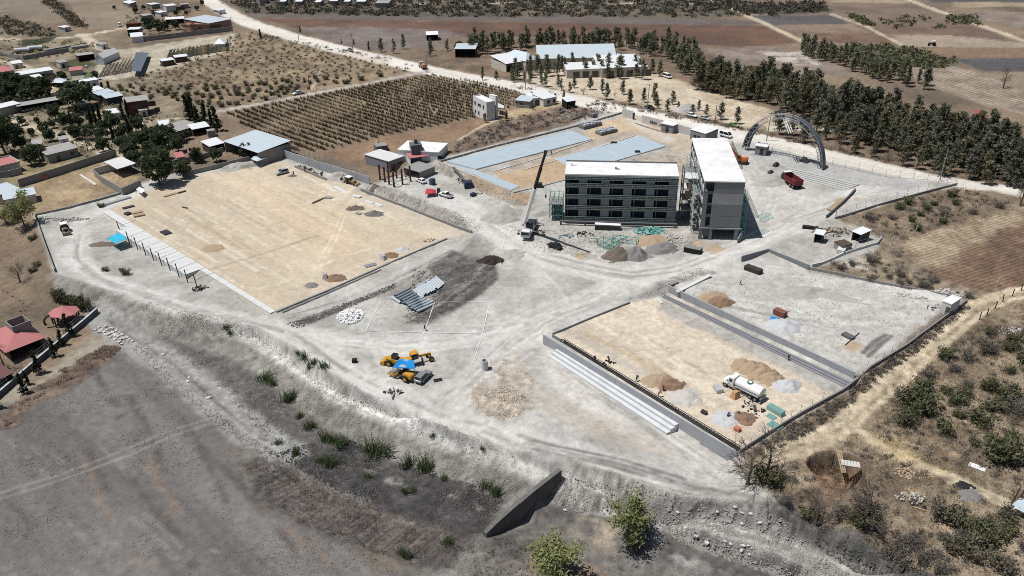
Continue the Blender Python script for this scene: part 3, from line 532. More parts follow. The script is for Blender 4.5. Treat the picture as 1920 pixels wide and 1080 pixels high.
class MB:
    def __init__(s): s.v=[]; s.f=[]
    def add(s,vs,fs):
        o=len(s.v); s.v+= [tuple(map(float,q)) for q in vs]; s.f+= [tuple(i+o for i in q) for q in fs]; return s
    def box(s,cx,cy,cz,sx,sy,sz,rz=0.0,tx=1.0,ty=1.0):
        """centre x,y, bottom z; tx,ty taper of the top"""
        c,n=math.cos(rz),math.sin(rz); vs=[]
        for z,ax,ay in ((0,1,1),(sz,tx,ty)):
            for x,y in ((-1,-1),(1,-1),(1,1),(-1,1)):
                x*=sx/2*ax; y*=sy/2*ay; vs.append((cx+x*c-y*n,cy+x*n+y*c,cz+z))
        return s.add(vs,[(3,2,1,0),(4,5,6,7),(0,1,5,4),(1,2,6,5),(2,3,7,6),(3,0,4,7)])
    def bx(s,x0,y0,z0,x1,y1,z1): return s.box((x0+x1)/2,(y0+y1)/2,z0,x1-x0,y1-y0,z1-z0)
    def beam(s,p,q,w,h=None):
        p=Vector(p); q=Vector(q); d=q-p
        if d.length<1e-6: return s
        h=h or w; d.normalize(); up=Vector((0,0,1)) if abs(d.z)<.95 else Vector((1,0,0)); a=d.cross(up).normalized()*w/2; b=a.cross(d).normalized()*h/2
        vs=[p-a-b,p+a-b,p+a+b,p-a+b,q-a-b,q+a-b,q+a+b,q-a+b]
        return s.add(vs,[(3,2,1,0),(4,5,6,7),(0,1,5,4),(1,2,6,5),(2,3,7,6),(3,0,4,7)])
    def tube(s,p,q,r,n=8,r2=None,cap=True):
        p=Vector(p); q=Vector(q); d=(q-p).normalized(); up=Vector((0,0,1)) if abs(d.z)<.95 else Vector((1,0,0)); a=d.cross(up).normalized(); b=a.cross(d); r2=r if r2 is None else r2
        vs=[p+(a*math.cos(t)+b*math.sin(t))*r for t in [2*math.pi*i/n for i in range(n)]]+[q+(a*math.cos(t)+b*math.sin(t))*r2 for t in [2*math.pi*i/n for i in range(n)]]
        fs=[(i,i+n,(i+1)%n+n,(i+1)%n) for i in range(n)]
        if cap: fs+= [tuple(range(n)),tuple(range(2*n-1,n-1,-1))]
        return s.add(vs,fs)
    def path(s,pts,r,n=6):
        for a,b in zip(pts,pts[1:]): s.tube(a,b,r,n)
        return s
    def prism(s,poly,z0,z1):
        n=len(poly); return s.add([(x,y,z0) for x,y in poly]+[(x,y,z1) for x,y in poly],[tuple(range(n-1,-1,-1)),tuple(range(n,2*n))]+[(i,(i+1)%n,(i+1)%n+n,i+n) for i in range(n)])
    def side(s,poly,y0,y1):
        """profile in x-z, extruded along y"""
        n=len(poly); return s.add([(x,y0,z) for x,z in poly]+[(x,y1,z) for x,z in poly],[tuple(range(n)),tuple(range(2*n-1,n-1,-1))]+[(i,i+n,(i+1)%n+n,(i+1)%n) for i in range(n)])
    def loft(s,rings,cap=True):
        n=len(rings[0]); o=[q for r in rings for q in r]; fs=[]
        for j in range(len(rings)-1):
            for i in range(n): fs.append((j*n+i,j*n+(i+1)%n,(j+1)*n+(i+1)%n,(j+1)*n+i))
        if cap: fs+= [tuple(range(n-1,-1,-1)),tuple(range((len(rings)-1)*n,len(rings)*n))]
        return s.add(o,fs)
    def quad(s,a,b,c,d): return s.add([a,b,c,d],[(0,1,2,3)])
    def build(s,name,mat,parent=None,loc=None,smooth=False,bev=0.0):
        me=bpy.data.meshes.new(name); me.from_pydata(s.v,[],s.f); me.update()
        if smooth: me.polygons.foreach_set('use_smooth',[True]*len(me.polygons))
        if mat is not None: me.materials.append(mat)
        o=bpy.data.objects.new(name,me); COL.objects.link(o)
        if parent: o.parent=parent
        if loc is not None: o.location=loc
        if bev>0:
            md=o.modifiers.new('bevel','BEVEL'); md.width=bev; md.segments=2; md.limit_method='ANGLE'
        return o
def tag(o,label,cat,group=None):
    o['label']=label; o['category']=cat
    if group: o['group']=group
    return o
def thing(name,label,cat,loc=(0,0,0),rz=0.0,group=None):
    o=bpy.data.objects.new(name,None); COL.objects.link(o); o.location=Vector(loc); o.rotation_euler=(0,0,rz); o.empty_display_size=.5
    return tag(o,label,cat,group)
def stuff(o,label=None):
    o['kind']='stuff'
    if label: o['label']=label
    return o
def copy_tree(o,parent=None):
    c=o.copy(); COL.objects.link(c); c.parent=parent
    for ch in list(o.children): copy_tree(ch,c)
    return c
def head(p,q):
    """world heading from photo point p to photo point q"""
    a=GT(*p); b=GT(*q); return math.atan2(b[1]-a[1],b[0]-a[0])
def zat(x,y): return float(hz(x,y))
# colours (as they show in sunlight)
CONC=M('precast concrete',(134,138,143),.85,n=.1,stain=.1); CONC2=M('grey block wall',(150,148,144),.9,n=.16,stain=.14); CONCW=M('pale concrete',(214,216,214),.8,n=.08,stain=.08)
CONCD=M('dark damp concrete',(104,106,110),.9,n=.14); ROOFW=M('white roof membrane',(236,236,235),.7,n=.14,stain=.26,sc=.45); BLACK=M('black rubber',(38,37,36),.85,n=.2)
GLASS=M('dark glass',(34,38,44),.12,n=.05,spec=.6); WHITE=M('white paint',(240,240,238),.45,n=.04,stain=.04); STEEL=M('galvanised steel',(176,180,184),.5,.35,n=.1); DSTEEL=M('dark steel',(66,66,70),.6,.3,n=.15)
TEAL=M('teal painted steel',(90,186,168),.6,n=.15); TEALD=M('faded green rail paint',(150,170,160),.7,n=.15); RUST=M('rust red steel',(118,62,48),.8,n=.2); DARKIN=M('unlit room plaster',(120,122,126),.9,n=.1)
YEL=M('machine yellow',(224,150,20),.5,n=.15); ORANGE=M('machine orange',(214,96,20),.5,n=.15); TIN=M('blue grey roof sheet',(204,220,228),.45,.15,n=.06,stain=.06); TINW=M('white roof sheet',(236,240,242),.45,.1,n=.06,stain=.06); TING=M('old grey roof sheet',(170,168,162),.6,.1,n=.15,stain=.2)
PINK=M('faded red roof',(204,112,112),.7,n=.1,stain=.1); REDCANVAS=M('red tarpaulin',(226,50,64),.5,n=.12); BLUETARP=M('blue tarpaulin',(10,150,245),.35,n=.12,stain=.15); CYANTARP=M('sky blue tarpaulin',(30,200,245),.35,n=.12,stain=.2)
PLASTER=M('cream plaster',(214,204,188),.85,n=.1,stain=.12); PLWHITE=M('white plaster',(236,236,236),.8,n=.06,stain=.06); TERRA=M('terracotta plaster',(176,128,108),.85,n=.14); BRICKM=M('red brick',(142,84,66),.9,n=.2); WOOD=M('weathered timber',(176,148,112),.85,n=.2); WOODD=M('dark timber',(92,74,58),.9,n=.2)
SAND=M('tan sand heap',(180,152,118),.95,n=.16,bump=.5,sc=1.2); BROWNS=M('brown soil heap',(150,116,88),.95,n=.18,bump=.5,sc=1.2); GRAV=M('grey gravel heap',(136,134,132),.95,n=.2,bump=.6,sc=1.6); GRAVL=M('pale grit heap',(196,198,200),.95,n=.12,bump=.5,sc=1.6); GRAVB=M('brown gravel heap',(122,108,96),.95,n=.2,bump=.6,sc=1.6); RUBM=M('pale rubble',(200,194,184),.95,n=.2,bump=.6,sc=1.2); SPOIL=M('grey spoil heap',(178,174,164),.95,n=.2,bump=.7,sc=1.0)
STONEW=M('white stone',(212,207,200),.85,n=.14); BAGW=M('white sack',(238,238,236),.7,n=.06); MEMB=M('blue grey paving slab',(172,193,206),.7,n=.07,stain=.08)
# ------------------------------------------------------------------ generic pieces
def polyline_world(pts,step=3.0):
    W_=[GT(*p) for p in pts]; out=[]
    for a,b in zip(W_,W_[1:]):
        L=math.hypot(b[0]-a[0],b[1]-a[1]); n=max(1,int(round(L/step)))
        for i in range(n): out.append((a[0]+(b[0]-a[0])*i/n,a[1]+(b[1]-a[1])*i/n))
    out.append((W_[-1][0],W_[-1][1])); return out
def wall(name,label,pts,h,th=.2,mat=None,panel=6.0,cat='wall',cap=None,group=None,z0=None,drop=.4,part='panel',gap=.03):
    """a wall along a photo polyline, in panels that step with the ground"""
    P=polyline_world(pts,panel); r=thing(name,label,cat,(P[0][0],P[0][1],zat(*P[0]) if z0 is None else z0),0,group); o=r.location
    for a,b in zip(P,P[1:]):
        za,zb=(zat(*a),zat(*b)) if z0 is None else (z0,z0)
        d=Vector((b[0]-a[0],b[1]-a[1],0)); L=d.length; 
        if L<.05: continue
        d/=L; n=Vector((-d.y,d.x,0))*th/2; e=d*gap; A=Vector((a[0],a[1],0))+e; B=Vector((b[0],b[1],0))-e; lo=min(za,zb)-drop; hj=R_.uniform(-.02,.02)
        m=MB(); vs=[]
        for z1,z2 in ((lo,lo),(za+h+hj,zb+h+hj)):
            vs+=[A-n+Vector((0,0,z1)),B-n+Vector((0,0,z2)),B+n+Vector((0,0,z2)),A+n+Vector((0,0,z1))]
        m.add([v-o for v in vs],[(3,2,1,0),(4,5,6,7),(0,1,5,4),(1,2,6,5),(2,3,7,6),(3,0,4,7)]); m.build(part,mat or CONC2,r)
        if cap:
            m=MB(); m.beam(A+Vector((0,0,za+h+.06))-o,B+Vector((0,0,zb+h+.06))-o,th+.14,.12); m.build('coping',cap,r)
    return r
def fence(name,label,pts,h=2.0,step=3.0,mat=None,post=.07,wires=3,cat='fence',group=None,lean=.0,base=0.0,meshm=None):
    P=polyline_world(pts,step); r=thing(name,label,cat,(P[0][0],P[0][1],zat(*P[0])),0,group); o=r.location; mat=mat or STEEL
    tops=[]
    for p in P:
        z=zat(*p); a=Vector((p[0],p[1],z-.2+base)); t=a+Vector((R_.uniform(-lean,lean),R_.uniform(-lean,lean),h+.2)); tops.append((a,t))
        MB().beam(a-o,t-o,post).build('post',mat,r)
    m=MB()
    for (a,t),(a2,t2) in zip(tops,tops[1:]):
        for k in range(wires):
            f=.12+.86*k/max(1,wires-1); m.beam(a.lerp(t,f)-o,a2.lerp(t2,f)-o,.03)
    if wires: m.build('wire',mat,r)
    return r
def heap(name,label,px,py,rx,ry,h,mat,rz=0.0,cat='heap',group=None,seed=0,rough=.18,flat=.0):
    c=GT(px,py); rr=random.Random(seed*7+3); N=30; m=MB(); ex=1.25
    if flat: cones=[(0,0,h,1.0)]
    else: cones=[(rr.uniform(-.12,.12),rr.uniform(-.12,.12),h*1.35,1.05)]+[(rr.uniform(-.4,.4),rr.uniform(-.35,.35),h*rr.uniform(.45,.85),rr.uniform(.45,.7)) for _ in range(5)]
    u=np.linspace(-ex,ex,N+1); U,Vv=np.meshgrid(u,u); wx=U+(vnoise(U*3+seed,Vv*3,seed+1)-.5)*(.25+rough); wy=Vv+(vnoise(U*3-seed,Vv*3+9,seed+2)-.5)*(.25+rough); Z=np.full(U.shape,-1.0)
    for cx,cy,ch,cr in cones:
        d=np.hypot(wx-cx,wy-cy)/cr; Z=np.maximum(Z,ch*(1-d) if not flat else np.minimum(ch,ch*(1-d)*(1+flat)*1.4))
    Z=Z+(vnoise(U*9+seed,Vv*9,seed+4)-.5)*h*.22+(vnoise(U*19,Vv*19+seed,seed+5)-.5)*.14
    ca,sa=math.cos(rz),math.sin(rz); xx=U*rx*.84; yy=Vv*ry*.84; G0=hz(c[0]+xx*ca-yy*sa,c[1]+xx*sa+yy*ca)-c[2]; keep=Z>-.12; idx=-np.ones(U.shape,int); vs=[]; fs=[]
    for i in range(N):
        for j in range(N):
            q=[(i,j),(i,j+1),(i+1,j+1),(i+1,j)]
            if any(Z[a_]>0 for a_ in q):
                f=[]
                for a_ in q:
                    if idx[a_]<0: idx[a_]=len(vs); vs.append((xx[a_],yy[a_],G0[a_]+(Z[a_] if Z[a_]>0 else -.12)))
                    f.append(int(idx[a_]))
                fs.append(tuple(f))
    m.add(vs,fs)
    o=m.build(name,mat,None,Vector(c),True); o.rotation_euler=(0,0,rz); return tag(o,label,cat,group)
def rock_mesh(seed,n=7):
    bm=bmesh.new(); bmesh.ops.create_icosphere(bm,subdivisions=1,radius=1.0); rr=random.Random(seed)
    ax=[Vector((rr.gauss(0,1),rr.gauss(0,1),rr.gauss(0,1))).normalized() for _ in range(n)]
    for v in bm.verts:
        for a in ax:
            d=v.co.dot(a)-.62
            if d>0: v.co-=a*d
        v.co.z*=.7
    me=bpy.data.meshes.new('rock'); bm.to_mesh(me); bm.free(); return me
ROCKS=[rock_mesh(s) for s in range(6)]
def rocks(name,label,spots,mat,size=(.3,.7),group=None,cat='rock'):
    """countable stones: one object each"""
    out=[]
    for i,(px,py) in enumerate(spots):
        me=ROCKS[i%6].copy() if False else ROCKS[i%6]
        o=bpy.data.objects.new(name,me); COL.objects.link(o); s=R_.uniform(*size)
        if not me.materials: me.materials.append(mat)
        o.material_slots[0].link='OBJECT'; o.material_slots[0].material=mat
        p=GT(px,py); s*=.55; o.location=(p[0],p[1],p[2]+s*.22); o.scale=(s*R_.uniform(.8,1.3),s*R_.uniform(.7,1.1),s*R_.uniform(.6,1.0)); o.rotation_euler=(R_.uniform(-.3,.3),R_.uniform(-.3,.3),R_.uniform(0,6.3))
        tag(o,label,cat,group); out.append(o)
    return out
def scatter_mesh(name,pts,mat,size,label,seed=0,flat=.7):
    """small clods and stones nobody could count: one mesh"""
    rr=np.random.default_rng(seed); V=[];F=[]; base=np.array([(1,0,-.3),(-.4,.9,-.3),(-.6,-.8,-.3),(.1,.05,.75)]); off=0
    n=len(pts); s=rr.uniform(size[0],size[1],n)*rr.uniform(.5,1,n); a=rr.uniform(0,6.28,n)
    ca,sa=np.cos(a),np.sin(a); bx=base[None,:,0]*s[:,None]*rr.uniform(.7,1.3,(n,1)); by=base[None,:,1]*s[:,None]; bz=base[None,:,2]*s[:,None]*flat
    P=np.array(pts); x=P[:,0:1]+bx*ca[:,None]-by*sa[:,None]; y=P[:,1:2]+bx*sa[:,None]+by*ca[:,None]; z=P[:,2:3]+bz+.05
    V=np.stack([x,y,z],2).reshape(-1,3); b=np.arange(n)[:,None]*4; F=np.concatenate([b+np.array([[0,1,3]]),b+np.array([[1,2,3]]),b+np.array([[2,0,3]])],0)
    me=bpy.data.meshes.new(name); me.from_pydata(V.tolist(),[],F.tolist()); me.materials.append(mat)
    o=bpy.data.objects.new(name,me); COL.objects.link(o); return stuff(o,label)
def poly_points(pts,n,rng):
    """n random ground points inside a photo polygon, uniform on the ground"""
    P=np.array([GT(*q)[:2] for q in pts]); lo=P.min(0); hi=P.max(0); out=[]; need=n
    while need>0:
        q=rng.uniform(lo,hi,(need*3+20,2)); ins=np.zeros(len(q),bool)
        for i in range(len(P)):
            a=P[i]; b=P[(i+1)%len(P)]; c=((a[1]<=q[:,1])&(b[1]>q[:,1]))|((b[1]<=q[:,1])&(a[1]>q[:,1])); ey=b[1]-a[1]
            ins^=c&(q[:,0]<a[0]+(q[:,1]-a[1])*(b[0]-a[0])/(ey if abs(ey)>1e-9 else 1e-9))
        q=q[ins][:need]; out.append(q); need-=len(q)
    q=np.concatenate(out); return np.stack([q[:,0],q[:,1],hz(q[:,0],q[:,1])],1)
# ------------------------------------------------------------------ the two school blocks
ROTB=math.radians(-6.6)
def scaffold(m,o,u,v,nu,nv,nz,bu,bv,lift,r=.05,diag=True):
    o=Vector(o); u=Vector(u); v=Vector(v); z=Vector((0,0,1))
    for i in range(nu+1):
        for j in range(nv+1):
            p=o+u*bu*i+v*bv*j; m.beam(p,p+z*(lift*nz+.6),r*2)
    for k in range(1,nz+1):
        h=z*lift*k
        for j in range(nv+1): m.beam(o+v*bv*j+h,o+u*bu*nu+v*bv*j+h,r*1.6)
        for i in range(nu+1): m.beam(o+u*bu*i+h,o+u*bu*i+v*bv*nv+h,r*1.6)
        if diag:
            for i in range(nu):
                a=o+u*bu*i+z*lift*(k-1); b=o+u*bu*(i+1)+z*lift*k
                if (i+k)%2: a,b=a+u*bu,b-u*bu
                m.beam(a,b,r*1.3)
SLATE=M('slate grey panel',(140,148,154),.85,n=.12,stain=.12)
def block_a():
    base=G(1060,325.5,18.2); L,D,Hh=31.6,10.2,15.2
    r=thing('school_block','long four storey grey school block with white roof and five open bays per floor','building',(base[0],base[1],3.0),ROTB)
    m=MB(); m.bx(-.15,-.15,Hh-.35,L+.15,D+.15,Hh); m.build('roof',ROOFW,r)
    m=MB(); m.bx(-.2,D+.1,Hh,L+.2,D+.3,Hh+.45); m.build('parapet',CONC,r)
    for k in range(5):
        z=1.25+3.4*k-.25; z2=z+.25
        if k==4: z,z2=14.5,14.83
        m=MB(); m.bx(0,-.3 if k<4 else -.2,z,L,D,z2); m.build('floor_slab',SLATE,r)
    m=MB(); m.bx(0,D-.25,0,L,D,14.5); m.build('back_wall',CONC,r)
    m=MB(); m.bx(-.02,0,0,.2,D-.25,14.5); m.build('side_wall',CONC,r)
    m=MB(); m.bx(L-.2,0,0,L+.02,D-.25,14.5); m.build('side_wall',CONC,r)
    pat=[(.123,.2),(.324,.4),(.522,.598),(.722,.798),(.92,1.0)]
    for k in range(4):
        z=1.25+3.4*k
        for a,b in pat:
            m=MB(); m.bx(L*a,.0,z,L*b,.22,z+3.15); m.build('wall_panel',SLATE,r,bev=.02)
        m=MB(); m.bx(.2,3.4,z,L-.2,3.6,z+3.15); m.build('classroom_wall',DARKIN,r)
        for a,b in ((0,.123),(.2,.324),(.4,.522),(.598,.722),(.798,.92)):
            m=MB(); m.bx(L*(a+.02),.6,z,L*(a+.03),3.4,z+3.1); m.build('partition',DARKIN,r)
    for k in range(5):            # guard rails with uprights along every slab edge
        z=1.25+3.4*k if k<4 else 13.55
        m=MB(); y=-.38
        for h in (.05,.55,1.05): m.beam((0,y,z+h),(L,y,z+h),.1)
        n=50
        for i in range(n+1):
            x=L*i/n; m.beam((x,y,z),(x,y,z+1.1),.09 if i%5 else .13)
        for i in range(0,n,2): m.beam((L*i/n,y-.02,z+.05),(L*(i+1)/n,y-.02,z+.55),.05)
        m.build('guard_rail',TEALD,r)
        MB().bx(.05,-.335,z+.06,L-.05,-.315,z+1.0).build('dark_backing',M('dark green backing',(70,84,80),.9,n=.2),r)  # dark sheet added behind the rail to darken the floor band
    m=MB(); m.bx(-1.4,-1.6,.9,L+.6,-.95,1.3); m.build('plinth_beam',CONCD,r)
    for x in (-1.0,6,12.5,19,25.5,L+.2): MB().box(x,-1.2,-1.0,.5,.5,1.9).build('plinth_post',CONCD,r)
    m=MB(); m.box(1.6,6.5,Hh,.25,.25,.8); m.box(2.4,6.6,Hh,1.2,.1,.12); m.build('roof_stub',CONC,r)
    m=MB(); m.box(14.2,4.5,Hh,.5,.3,.7); m.box(14.8,4.4,Hh,.9,.5,.25); m.build('roof_stub',CONC,r)
    s=thing('scaffold','teal scaffold frames stacked against the left end of the long school block','scaffold',(base[0],base[1],3.0),ROTB)
    m=MB(); scaffold(m,(-4.6,1.5,0),(1,0,0),(0,1,0),3,3,4,1.3,2.0,1.7,.05); m.build('frame',TEAL,s)
    for k in (1,2,3): MB().bx(-4.6,1.6,1.7*k,-.7,7.4,1.7*k+.06).build('deck',CONC2,s)
def block_b():
    c=G(1322,339,20.0); L,D,Hh=10.5,37.4,17.0
    r=thing('school_block','tall grey school block end-on to the viewer with blown-out white roof','building',(c[0],c[1],3.0),ROTB)
    m=MB(); m.bx(-.15,-.15,Hh-.3,L+.15,D*.55-.02,Hh); m.bx(-.15,D*.55+.02,Hh-.3,L+.15,D+.1,Hh+.05); m.build('roof',ROOFW,r)
    fl=[3.5,6.85,10.2,13.55,16.75]
    for k,z in enumerate(fl):
        m=MB(); m.bx(-.1,.32,z-.3,L+.1,D,z-(.08 if k==4 else 0)); m.build('floor_slab',CONC,r)
    for k in range(4):
        z0=fl[k]+.03; z1=(fl[k+1]-.03); lw=.11 if k<3 else .02; ow=.235 if k<3 else .25
        m=MB(); m.bx(-.08,0,z0,L*lw,.3,z1); m.build('wall_panel',CONC,r,bev=.02)
        m=MB(); m.bx(L*ow,0,z0,L+.08,.3,z1); m.build('wall_panel',CONC if k!=2 else M('lighter stained concrete',(168,168,168),.88,n=.14,stain=.22),r,bev=.02)
        MB().bx(L*lw,0,z0,L*ow,.25,z0+.35).build('window_sill',CONCD,r); MB().bx(L*lw,0,z1-.2,L*ow,.25,z1).build('lintel',CONCD,r)
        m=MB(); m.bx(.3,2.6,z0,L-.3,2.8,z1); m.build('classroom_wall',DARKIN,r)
    for i,y in enumerate(np.linspace(.2,D-.4,9)):
        for x in (.2,L-.2): MB().box(x,y+.15,-1.0,.45,.45,Hh+.6).build('column',CONC,r)
    for k in range(4):            # right-hand long wall, left side stays open with sill walls
        z0=fl[k]; z1=fl[k+1]-.32
        for i in range(8):
            y0=.6+i*(D-1.1)/8; y1=y0+(D-1.1)/8-.5
            MB().bx(L-.25,y0,z0,L-.05,y1,z1).build('wall_panel',CONC,r)
            MB().bx(.05,y0,z0,.22,y1,z0+1.0).build('sill_wall',CONCW,r)
        MB().bx(5.0,.6,z0,5.15,D-.4,z1).build('corridor_wall',PLASTER,r)
    m=MB(); m.bx(-.3,-.35,3.05,L+.6,.3,3.42); m.build('ground_beam',CONC,r)
    for x0,x1 in ((-.3,.7),(2.5,3.3),(9.3,10.4)): MB().bx(x0,-.3,-1.2,x1,.3,3.05).build('column',CONC,r)
    MB().bx(.9,.1,.8,2.4,.25,2.9).build('door',DARKIN,r)
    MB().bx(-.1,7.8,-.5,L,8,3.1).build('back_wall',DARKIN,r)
    m=MB(); m.add([(10.0,-1.9,-1.4),(11.4,.4,-1.4),(11.4,.4,2.6),(10.0,-1.9,1.2),(10.25,-2.05,-1.4),(11.65,.25,-1.4),(11.65,.25,2.6),(10.25,-2.05,1.2)],[(0,1,2,3),(7,6,5,4),(0,4,5,1),(1,5,6,2),(2,6,7,3),(3,7,4,0)]); m.build('wing_wall',CONC,r)
    for nm,lab,o,nu,nv,nz,mt,bu,bv in (('scaffold','teal scaffold climbing the hidden right side of the tall school block',(L+.5,1.5,0),1,11,6,TEAL,1.3,3.0),('scaffold','green scaffold along the open left side of the tall school block',(-1.9,3.0,0),1,9,7,TEALD,1.2,2.9)):
        s=thing(nm,lab,'scaffold',(c[0],c[1],3.0),ROTB); m=MB(); scaffold(m,o,(1,0,0),(0,1,0),nu,nv,nz,bu,bv,1.9,.05); m.build('frame',mt,s)
        for k in range(1,nz): MB().bx(o[0]+.1,o[1]+R_.uniform(0,4),1.9*k,o[0]+bu-.1,o[1]+bv*nv-R_.uniform(0,8),1.9*k+.06).build('deck',CONC2 if k%2 else STEEL,s)
    # low service walkway of lattice along the roof's right edge
    s=thing('lattice_walkway','dark lattice walkway hung along the right roof edge of the tall block','walkway',(c[0],c[1],3.0),ROTB)
    m=MB()
    for y in np.arange(14,36.5,.8): m.beam((L+.25,y,15.7),(L+1.5,y,15.7),.07); m.beam((L+1.5,y,15.7),(L+1.5,y,16.7),.06)
    for x,z in ((L+.25,15.7),(L+1.5,15.7),(L+1.5,16.7),(L+.9,15.7)): m.beam((x,14,z),(x,36.5,z),.08)
    m.build('frame',DSTEEL,s)
    # ramp of leaning scaffold frames right of the block
    for i,(x,y,a,lab) in enumerate(((1432,405,.5,'teal ladder frame lying beyond the shadow of the tall block, farthest of three'),(1437,412,.55,'teal ladder frame lying beyond the shadow of the tall block, middle of three'),(1428,437,.6,'teal ladder frame lying nearest the foot of the tall block'))):
        p=GT(x,y); t=thing('ladder_frame',lab,'scaffold frame',(p[0],p[1],p[2]+.1),a); m=MB()
        for yy in (-.75,.75): m.beam((-2.2,yy,0),(2.2,yy,.5),.1)
        for xx in np.linspace(-2.1,2.1,6): m.beam((xx,-.75,.25+xx*.11),(xx,.75,.25+xx*.11),.08)
        m.build('frame',TEAL,t)
def link_stair():
    c=G(1275,332,17.0)
    r=thing('stair_tower','unfinished open stair tower of slabs and steel between the two school blocks','stair tower',(c[0]+.8,c[1]-1.5,3.0),ROTB)
    for k in range(4):
        z=3.2*(k+1)+.2
        MB().bx(.3,2.5,z,4.8,7.5,z+.2).build('landing',CONCW,r)
        MB().bx(1.2,9,z-1.6,5.2,11.6,z-1.4).build('landing',CONCW,r)
        m=MB()
        for i in range(9):
            t=i/9; m.bx(.6,7.2+t*2.2,z-t*1.6-.02,2.2,7.2+(i+1)/9*2.2,z-t*1.6+.16)
        m.build('stair_flight',CONCW,r)
        m=MB()
        for i in range(9):
            t=i/9; m.bx(2.8,7.2+t*2.2,z-3.2+t*1.6,4.4,7.2+(i+1)/9*2.2,z-3.2+t*1.6+.18)
        m.build('stair_flight',CONCW,r)
    for x,y in ((.3,2.6),(4.7,2.6),(.3,7.4),(4.7,7.4),(1.3,11.4),(5.0,11.4)): MB().beam((x,y,-1),(x,y,15.5 if y<9 else 13.5),.32).build('column',CONC,r)
    MB().bx(1.0,3.0,6.5,2.6,3.1,9.2).build('plywood_sheet',WOOD,r); MB().bx(1.6,2.4,10.2,2.5,2.5,12.0).build('plywood_sheet',WOOD,r)
    s=thing('scaffold','pale steel scaffold tower filling the gap between the two school blocks','scaffold',(c[0]+.8,c[1]-1.5,3.0),ROTB)
    m=MB(); scaffold(m,(4.4,1.0,-1),(1,0,0),(0,1,0),2,5,8,1.2,2.3,2.1,.065); m.build('frame',STEEL,s)
    for k in range(2,9,2): MB().bx(4.4,1.2+R_.uniform(0,3),2.1*k-1,6.8,9+R_.uniform(0,3),2.1*k-.94).build('deck',CONCW,s)
    s=thing('roof_truss_stack','white steel lattice frames standing above the stair tower','truss',(c[0]+.8,c[1]-1.5,3.0),ROTB); m=MB()
    for i in range(5):
        y=10+i*1.5
        for z in (12.2,14.4): m.beam((3.6,y,z),(7.0,y,z),.16)
        for x in (3.6,4.7,5.9,7.0): m.beam((x,y,0 if i in (0,4) else 12.2),(x,y,14.6),.12)
    for x in (3.6,7.0): m.beam((x,10,14.4),(x,16,14.4),.16)
    m.build('frame',WHITE,s)
block_a(); block_b(); link_stair()
# ------------------------------------------------------------------ steel arch over the gate
GREYST=M('grey primed steel',(168,172,176),.5,.2,n=.06)
def arch():
    a=GT(1398,281); b=GT(1539,317); mid=(a+b)/2; L=math.hypot(*(b-a)[:2]); rz=math.atan2(b[1]-a[1],b[0]-a[0])
    r=thing('gate_arch','tall curved steel truss arch over the site gate, its right half clad in grey','arch',(mid[0],mid[1],min(a[2],b[2])-.2),rz)
    A=L/2; Bh=14.9; N=40; off=1.5
    def P(t,ro,y): return Vector((-(A+ro)*math.cos(t),y,(Bh+ro)*math.sin(t)))
    ts=[math.pi*i/N for i in range(N+1)]
    ch=[(0,-.9),(0,.9),(off,-.9),(off,.9)]
    m=MB()
    for ro,y in ch: m.path([P(t,ro-off/2,y) for t in ts],.1,5)
    m.build('chord',GREYST,r)
    m=MB()
    for i in range(N):
        t,t2=ts[i],ts[i+1]
        for y in (-.9,.9): m.beam(P(t,-off/2 if i%2 else off/2,y),P(t2,off/2 if i%2 else -off/2,y),.11)
        m.beam(P(t,-off/2,-.9 if i%2 else .9),P(t2,-off/2,.9 if i%2 else -.9),.09); m.beam(P(t,-off/2,-.9),P(t,-off/2,.9),.09); m.beam(P(t,off/2,-.9),P(t,off/2,.9),.09)
    m.build('bracing',GREYST,r)
    clad=M('dark grey cladding sheet',(100,110,120),.5,.2,n=.06)
    for i in list(range(1,9))+list(range(23,N)):
        t,t2=ts[i],ts[i+1]-.003; m=MB(); q=[P(t,off/2+.16,-1.0),P(t2,off/2+.16,-1.0),P(t2,off/2+.16,1.0),P(t,off/2+.16,1.0)]; q2=[P(t,off/2+.24,-1.0),P(t2,off/2+.24,-1.0),P(t2,off/2+.24,1.0),P(t,off/2+.24,1.0)]
        m.add(q+q2,[(0,1,2,3),(7,6,5,4),(0,4,5,1),(1,5,6,2),(2,6,7,3),(3,7,4,0)]); m.build('cladding_panel',clad,r)
        m=MB(); q=[P(t,-off/2,1.0),P(t2,-off/2,1.0),P(t2,off/2+.16,1.0),P(t,off/2+.16,1.0)]; q2=[v+Vector((0,.06,0)) for v in q]; m.add(q+q2,[(0,1,2,3),(7,6,5,4),(0,4,5,1),(1,5,6,2),(2,6,7,3),(3,7,4,0)]); m.build('cladding_panel',clad,r)
    m=MB()
    for y in (-.7,.7):
        m.beam((-1.4,y,Bh-.6),(2.6,y-2.4,Bh-4.4),.16); m.beam((-.6,y,Bh-.6),(3.2,y-2.4,Bh-4.0),.16)
        for i in range(5): m.beam((-1.4+i*.8,y-.48*i,Bh-.6-.76*i),(.1+i*.77,y-.48*i-.3,Bh-1.0-.7*i),.1)
    m.beam((2.6,-1.7,Bh-4.4),(4.2,-1.7,Bh-3.2),.16); m.beam((4.2,-1.7,Bh-3.2),(3.0,-.2,Bh-.8),.12); m.build('hanging_frame',WHITE,r)
    for s in (-1,1): MB().box(s*A,0,-.6,2.4,2.6,.9).build('footing',CONCW,r)
arch()
